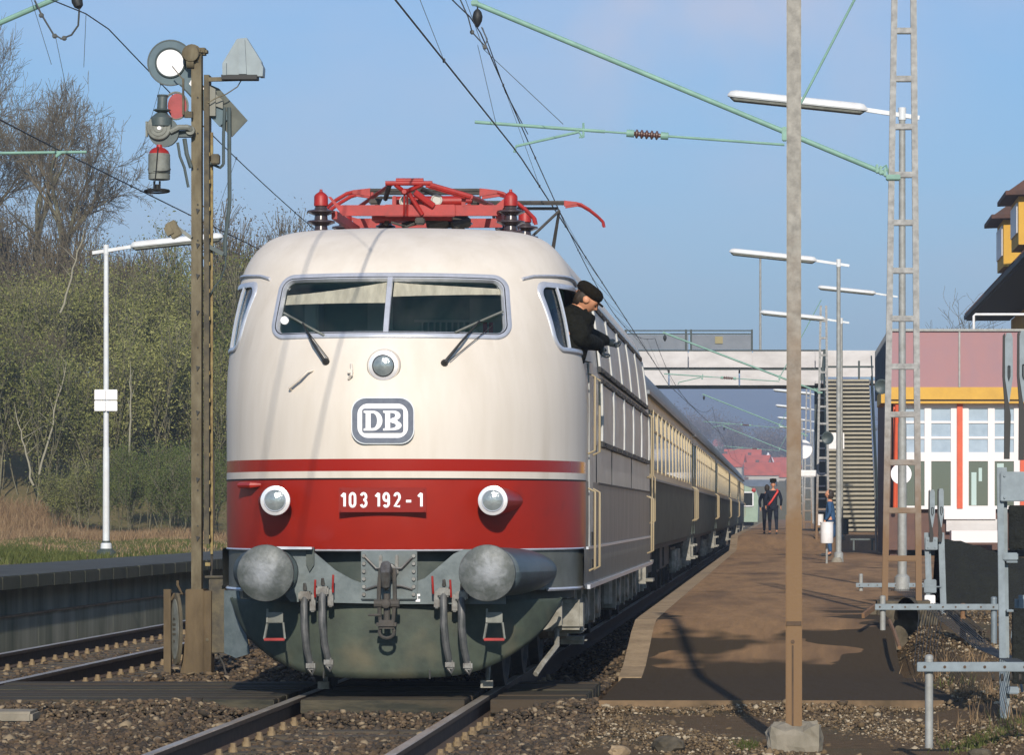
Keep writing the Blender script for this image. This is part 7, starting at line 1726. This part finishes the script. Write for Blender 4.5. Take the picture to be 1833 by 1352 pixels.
for sd, px, D, H, lean, lb in ((11, 20, 150, 12.3, (.0, .0), 'large bare tree at the left edge, its trunk leaning slightly over the bank'), (23, 102, 147, 10.4, (.0, 0), 'wide bare tree right of the leftmost one, low branches reaching toward the signal'),
                               (31, -70, 156, 13.5, (.1, 0), 'bare tree mostly cut off by the left edge of the picture'), (47, 60, 172, 11.0, (.1, 0), 'bare tree standing back between the two large ones')):
    x = at(px, 0, D).x; z = at(0, 425, D).z - 3.6; bare_tree(sd, (x, D, z), lb, H, 6 if sd != 47 else 5, .27, lean, squeeze=.66)
# bushy bank: olive and green shrubs, each with stems and a leafy crown
def shrub_proto(seed, H, Wd, nleaf, leaf, stem, label, lsize=.075, base_fill=.1, nst=9):
    rng = random.Random(seed); rs = np.random.RandomState(seed); t = thing('shrub', (0, 0, 0), label, 'shrub', 'shrubs covering the left bank')
    tr = Limbs(); tips = []
    for i in range(nst):
        p_ = Vector((rng.uniform(-Wd * .35, Wd * .35), rng.uniform(-Wd * .3, Wd * .3), 0))
        grow(tr, tr, p_, (rng.gauss(0, .22), rng.gauss(0, .22), 1), H * rng.uniform(.22, .36), .045, 0, rng, 3, spread=.5, gn=.14, shr=.80, lift=.35, thr=.0, nb=(2, 3), tips=tips)
    zm = max(v[2] for v in tr.b); k = H / zm
    tr.a = [(v[0] * 1.0, v[1] * 1.0, v[2] * k) for v in tr.a]; tr.b = [(v[0], v[1], v[2] * k) for v in tr.b]; tr.ra = [max(.012, q * .9) for q in tr.ra]; tr.rb = [max(.009, q * .9) for q in tr.rb]
    me = tr.mesh('stems', stem, 3); o = bpy.data.objects.new('stems', me); C.objects.link(o); o.parent = t
    tips = np.array([(a, b, c * k) for a, b, c in tips]); segs = np.array(tr.b); pool = np.concatenate([tips, tips, segs[rs.rand(len(segs)) < .5]])
    pool = pool[pool[:, 2] > base_fill * H]
    cl = pool[rs.randint(0, len(pool), nleaf)]; c = cl + rs.randn(nleaf, 3) * np.array([.20, .20, .20])
    a = rs.rand(nleaf) * 6.28; el = rs.randn(nleaf) * .7; s_ = lsize * (.5 + rs.rand(nleaf))
    u = np.stack([np.cos(a) * np.cos(el), np.sin(a) * np.cos(el), np.sin(el)], 1) * s_[:, None]; v = rs.randn(nleaf, 3); v -= (v * u).sum(1, keepdims=True) / (u * u).sum(1, keepdims=True) * u; v /= np.linalg.norm(v, axis=1, keepdims=True); v *= s_[:, None] * .42
    V = np.stack([c - u, c - v, c + u, c + v], 1).reshape(-1, 3); F = np.arange(nleaf * 4).reshape(-1, 4)
    me = npmesh('foliage', V, F, leaf, 4); o = bpy.data.objects.new('foliage', me); C.objects.link(o); o.parent = t
    return t
protos = [shrub_proto(1, 6.0, 4.2, 22000, M['leaf_olive'], M['bank_bark'], 'x', .048), shrub_proto(2, 5.2, 4.6, 24000, M['leaf_green'], M['bank_bark'], 'x', .045, .02), shrub_proto(3, 7.2, 4.0, 17000, M['leaf_olive'], M['bank_bark'], 'x', .045, .3), shrub_proto(4, 6.6, 4.0, 9000, M['leaf_brown'], M['twig'], 'x', .04, .25, 16)]
M['leaf_mix'] = leafmat('olive_brown_buds', [(0.085, 0.08, 0.035), (0.16, 0.145, 0.06), (0.25, 0.23, 0.11)])
protos[2].children[1].data.materials[0] = M['leaf_mix'] if 'foliage' in protos[2].children[1].name else protos[2].children[1].data.materials[0]
used = [False] * 4
SH = [  # px, D, proto, scale, label
 (-40, 118, 0, .95, 'olive shrub cut by the left edge at the foot of the bank'), (50, 120, 1, .95, 'dark green shrub at the foot of the bank near the left edge'), (130, 118, 0, .85, 'olive shrub left of the white lamp pole, lowest row of the bank'),
 (215, 121, 0, 1.0, 'broad olive shrub directly behind the two pale boards on the lamp pole'), (300, 116, 1, .62, 'low rounded green bush at the bank foot between lamp and signal'), (245, 110, 1, .55, 'low green bush just right of the white lamp pole foot'), (345, 109, 1, .52, 'lowest green bush in front, left of the signal mast'), (150, 112, 0, .5, 'small olive bush left of the white lamp pole foot'), (385, 112, 1, .62, 'low green bush behind the signal mast'), (330, 124, 0, 1.0, 'olive shrub behind the low green bushes, left of the signal mast'), (420, 123, 2, .95, 'feathery olive shrub between signal mast and locomotive'),
 (-20, 130, 2, 1.05, 'tall olive shrub in the second row at the left edge'), (70, 131, 0, 1.15, 'second-row shrub with pale leaning stems under the bare trees'), (160, 130, 2, 1.0, 'tall feathery shrub second row, just left of the lamp head'), (250, 132, 0, 1.1, 'second-row olive shrub between lamp pole and signal'), (345, 134, 2, 1.0, 'tall olive shrub whose top shows left of the signal box arm'), (450, 133, 0, 1.05, 'second-row olive shrub touching the locomotive outline'), (505, 131, 1, 1.1, 'green shrub mostly hidden behind the locomotive nose'),
 (35, 126, 3, .75, 'brown twiggy shrub mixed into the olive ones near the left edge'), (265, 127, 3, .7, 'brown twiggy shrub mixed into the bank right of the lamp pole'), (120, 137, 3, 1.0, 'brown twiggy shrub high on the bank above the lamp boards'), (400, 128, 3, .75, 'brown twiggy shrub low behind the signal mast'),
 (10, 142, 3, 1.25, 'brown leafless thicket under the leftmost bare tree'), (100, 143, 3, 1.2, 'brown leafless thicket under the wide bare tree'), (190, 142, 3, 1.12, 'brown leafless thicket behind the lamp head'), (280, 144, 3, 1.05, 'brown thicket against the sky left of the signal mast'), (370, 146, 3, 1.1, 'brown thicket against the sky right of the signal mast'), (450, 145, 3, 1.15, 'brown thicket against the sky touching the locomotive roof corner'), (530, 147, 3, 1.1, 'brown thicket hidden behind the locomotive roof')]
rng = random.Random(12)
for (px, D, k, sc, lb) in SH:
    x = at(px, 0, D).x; y = D; t = protos[k] if not used[k] else copy_tree(protos[k]); used[k] = True
    t.location = (x, y, hz(x, y) - .15); t.rotation_euler = (0, 0, rng.uniform(0, 6.28)); t.scale = (sc * rng.uniform(.9, 1.15),) * 2 + (sc * rng.uniform(.84, 1.2),); t['label'] = lb
# pale leaning stems at the front of the bank
for i, (a, b, lb) in enumerate((((60, 870), (30, 745), 'pale leaning sapling at the foot of the bank, farthest left'), ((70, 850), (120, 650), 'thin pale sapling leaning right on the bank'), ((232, 820), (234, 670), 'thin upright pale sapling just right of the white lamp pole'), ((108, 560), (150, 420), 'slanting pale birch stem high on the bank left of the lamp head'))):
    tr = Limbs(); A_, B_ = at(a[0], a[1], 116.5), at(b[0], b[1], 116.5); rng = random.Random(40 + i); n_ = 9; pv_ = A_
    for k in range(1, n_ + 1):
        q = k / n_; c = A_.lerp(B_, q) + Vector((rng.gauss(0, .03), 0, 0)); tr.seg(tuple(pv_), tuple(c), .045 * (1 - .6 * (k - 1) / n_), .045 * (1 - .6 * q)); pv_ = c
        if k > 3: tr.seg(tuple(c), tuple(c + Vector((rng.gauss(0, .35), rng.gauss(0, .2), .45))), .014, .006)
    me = tr.mesh('sapling', mat('pale_birch_bark', (.27, .25, .18), .9) if i == 0 else me.materials[0], 5); me.transform(Matrix.Translation(-A_)); o = bpy.data.objects.new('sapling', me); C.objects.link(o); o.location = A_; tag(o, lb, 'sapling', 'pale saplings on the bank')
# tree behind the pavilion
bare_tree(77, (at(1705, 0, 170).x, 170, 4.0), 'small dense bare tree between the pavilion roof and the old station house', 8.2, 5, .2, (0, 0), None, .8)
# grass: dry tall grass at the bank foot, short green grass by the platform
def grass(name, n, region, hgt, m, seed, wd=.012, bend=.35, zf=hz):
    rs = np.random.RandomState(seed); pts = region(rs, n); n = len(pts); h_ = hgt[0] + (hgt[1] - hgt[0]) * rs.rand(n); a = rs.rand(n) * 6.28; lx = rs.randn(n) * bend * h_; ly = rs.randn(n) * bend * h_
    z = np.array([zf(p_[0], p_[1]) for p_ in pts]) - .02; wv = np.stack([np.cos(a), np.sin(a), 0 * a], 1) * wd
    b = np.stack([pts[:, 0], pts[:, 1], z], 1); mid = b + np.stack([lx * .35, ly * .35, h_ * .55], 1); tp = b + np.stack([lx, ly, h_], 1)
    V = np.stack([b - wv, b + wv, mid + wv * .7, mid - wv * .7, tp], 1).reshape(-1, 3); o5 = (np.arange(n) * 5)[:, None]
    F = np.concatenate([np.array([[0, 1, 2]]) + o5, np.array([[0, 2, 3]]) + o5, np.array([[3, 2, 4]]) + o5]); me = npmesh(name, V, F, m); o = bpy.data.objects.new(name, me); C.objects.link(o); return tag(o, kind='stuff')
M['drygrass'] = leafmat('dry_straw', [(0.16, 0.10, 0.05), (0.30, 0.20, 0.11), (0.40, 0.30, 0.17)])
M['grass'] = leafmat('fresh_grass', [(0.05, 0.065, 0.015), (0.09, 0.11, 0.028), (0.16, 0.16, 0.055)])
def clumpreg(x0, x1, y0, y1, seed, nc=120, sg=.5):
    def f(rs, n):
        c = np.stack([x0 + (x1 - x0) * rs.rand(nc), y0 + (y1 - y0) * rs.rand(nc)], 1); return c[rs.randint(0, nc, n)] + rs.randn(n, 2) * sg
    return f
grass('dry_grass', 16000, clumpreg(-31, -19.5, 107, 116, 1, 60, .5), (.2, .75), M['drygrass'], 1)
grass('dry_grass', 8000, clumpreg(-20, -13, 102, 112, 2, 50, .4), (.12, .4), M['drygrass'], 2)
grass('dry_grass', 16000, reg(-30, -8.3, 64, 108), (.04, .14), M['drygrass'], 5)
grass('grass', 16000, clumpreg(-19, -8.4, 60, 104, 3, 60, .5), (.04, .13), M['grass'], 3)
grass('grass', 9000, clumpreg(-12.5, -8.2, 44, 70, 4, 70, .35), (.05, .18), M['grass'], 4)
grass('grass', 500, lambda rs, n: np.array([4.55, 24.8]) + rs.randn(n, 2) * np.array([.12, .3]), (.03, .09), M['grass'], 7, .005)
grass('grass', 260, lambda rs, n: np.array([2.95, 24.9]) + rs.randn(n, 2) * np.array([.04, .2]), (.03, .08), M['grass'], 8, .005)
grass('weeds', 900, clumpreg(4.6, 7.2, 26, 38, 9, 26, .12), (.05, .25), M['drygrass'], 11, .004)
grass('weeds', 500, clumpreg(4.6, 7.0, 25, 34, 10, 14, .15), (.04, .16), M['grass'], 12, .004)
# far town and wood
M['roofred'] = mat('red_roof_tiles', (0.52, 0.10, 0.05), .85, col2=(.33, .07, .04), scale=.5)
M['farwall'] = mat('pale_house_wall', (0.42, 0.39, 0.34), .85)
def house(px, pyr, D, w_, hroof, lb, yaw=0.0, roof=None):
    c = at(px, pyr, D); t = thing('far_house', (c.x, D, c.z - 6), lb, 'house', 'red-roofed houses on the far slope')
    Rm = Matrix.Rotation(yaw, 3, 'Z'); l = w_ * 1.3
    mb = MB(); pts = [(-w_ / 2, -l / 2, 0), (w_ / 2, -l / 2, 0), (w_ / 2, -l / 2, 4), (0, -l / 2, 4 + hroof - .2), (-w_ / 2, -l / 2, 4)]
    mb.prism([Rm @ Vector(p_) + Vector((c.x, D, c.z - 6)) for p_ in pts], Rm @ Vector((0, l, 0))); mb.build('wall', M['farwall'], t)
    mb = MB()
    for s in (-1, 1):
        q = [(s * (w_ / 2 + .4), -l / 2 - .4, 3.6), (s * (w_ / 2 + .4), l / 2 + .4, 3.6), (0, l / 2 + .4, 4 + hroof), (0, -l / 2 - .4, 4 + hroof)]; mb.prism([Rm @ Vector(p_) + Vector((c.x, D, c.z - 6)) for p_ in q], (0, 0, .25))
    rf = mb.build('roof', roof or M['roofred'], t); mb = MB(); mb.box(Rm @ Vector((.5, 1, 4 + hroof)) + Vector((c.x, D, c.z - 6)), (.8, .8, 1.6)); mb.build('chimney', M['brownwall'], rf)
for a in ((1306, 818, 820, 5, 2.4, 'small red-roofed house leftmost on the far slope', 1.4), (1330, 812, 880, 6.5, 2.8, 'red-roofed house left of the white cupola, front one', 1.5), (1348, 820, 840, 6, 2.4, 'red-roofed house in the middle of the far cluster', 1.3), (1364, 832, 780, 5.5, 2.2, 'low red-roofed house just left below the white cupola', 1.6), (1392, 836, 800, 6, 2.2, 'long red-roofed house below the white cupola, half behind the pole', 1.5), (1292, 790, 1600, 5, 2.5, 'single red roof high on the wooded slope', 1.2), (1404, 822, 900, 5, 2.2, 'red-roofed house right of the white cupola behind the pole', 1.1), (1345, 856, 700, 7, 1.4, 'grey-roofed building above the railcar', 1.5)):
    house(*a[:6], a[6], M['coach_roof'] if 'grey-roofed' in a[5] else None)
ct = at(1375, 830, 900); t = thing('cupola', ct, 'white onion-shaped cupola among the red roofs', 'cupola')
mb = MB(); mb.lathe(ct, (0, 0, 1), [(-3, .7), (-.2, .9), (0, 1.5), (.6, 1.5), (1.4, 1.1), (2.0, .5), (2.8, .03)], 16); mb.build('dome', M['numwhite'], t)
protoF = None
rng = random.Random(77)
fars = []
for i in range(60):
    px = rng.uniform(1200, 1420); D = rng.uniform(900, 1750); fars.append((px, D))
def far_tree(seed):
    rs = np.random.RandomState(seed); t = thing('far_tree', (0, 0, 0), 'x', 'tree', 'bare brownish trees on the far slope'); n = 1300
    c = rs.randn(n, 3) * np.array([1.5, 1.5, 2.2]) + np.array([0, 0, 5.5]); s_ = .22
    u = rs.randn(n, 3) * s_; v = rs.randn(n, 3) * s_ * .25; V = np.stack([c - u, c - v, c + u, c + v], 1).reshape(-1, 3); me = npmesh('crown', V, np.arange(n * 4).reshape(-1, 4), M['leaf_far'], 4); o = bpy.data.objects.new('crown', me); C.objects.link(o); o.parent = t
    mb = MB(); mb.tube([(0, 0, -1), (0.1, 0, 3), (-.1, 0, 6.5)], [.22, .16, .06], 6); o = mb.build('trunk', M['bark']); o.parent = t; return t
M['leaf_far'] = leafmat('far_brown_twigs', [(0.10, 0.08, 0.075), (0.15, 0.12, 0.11), (0.20, 0.16, 0.14)])
f0 = far_tree(1)
for i, (px, D) in enumerate(fars):
    t = f0 if i == 0 else copy_tree(f0); x = at(px, 0, D).x; t.location = (x, D, hz(x, D)); s_ = rng.uniform(.8, 1.35); t.scale = (s_, s_, s_ * rng.uniform(.9, 1.2)); t.rotation_euler.z = rng.uniform(0, 6)
    t['label'] = 'one of the hazy brownish bare trees between the red roofs and the hill'
# ================================================================== HAZE
hzm = bpy.data.materials.new('haze_air'); hzm.use_nodes = True; n = hzm.node_tree; n.nodes.clear()
o_ = n.nodes.new("ShaderNodeOutputMaterial"); pv_ = n.nodes.new("ShaderNodeVolumePrincipled"); pv_.inputs['Color'].default_value = (0.62, 0.76, 1.0, 1); pv_.inputs['Density'].default_value = 0.0005; pv_.inputs['Anisotropy'].default_value = 0.0
n.links.new(pv_.outputs[0], o_.inputs['Volume'])
mb = MB(); mb.box((0, 1620, 80), (3650, 3420, 170)); hzb = mb.build('haze', hzm); tag(hzb, kind='stuff')
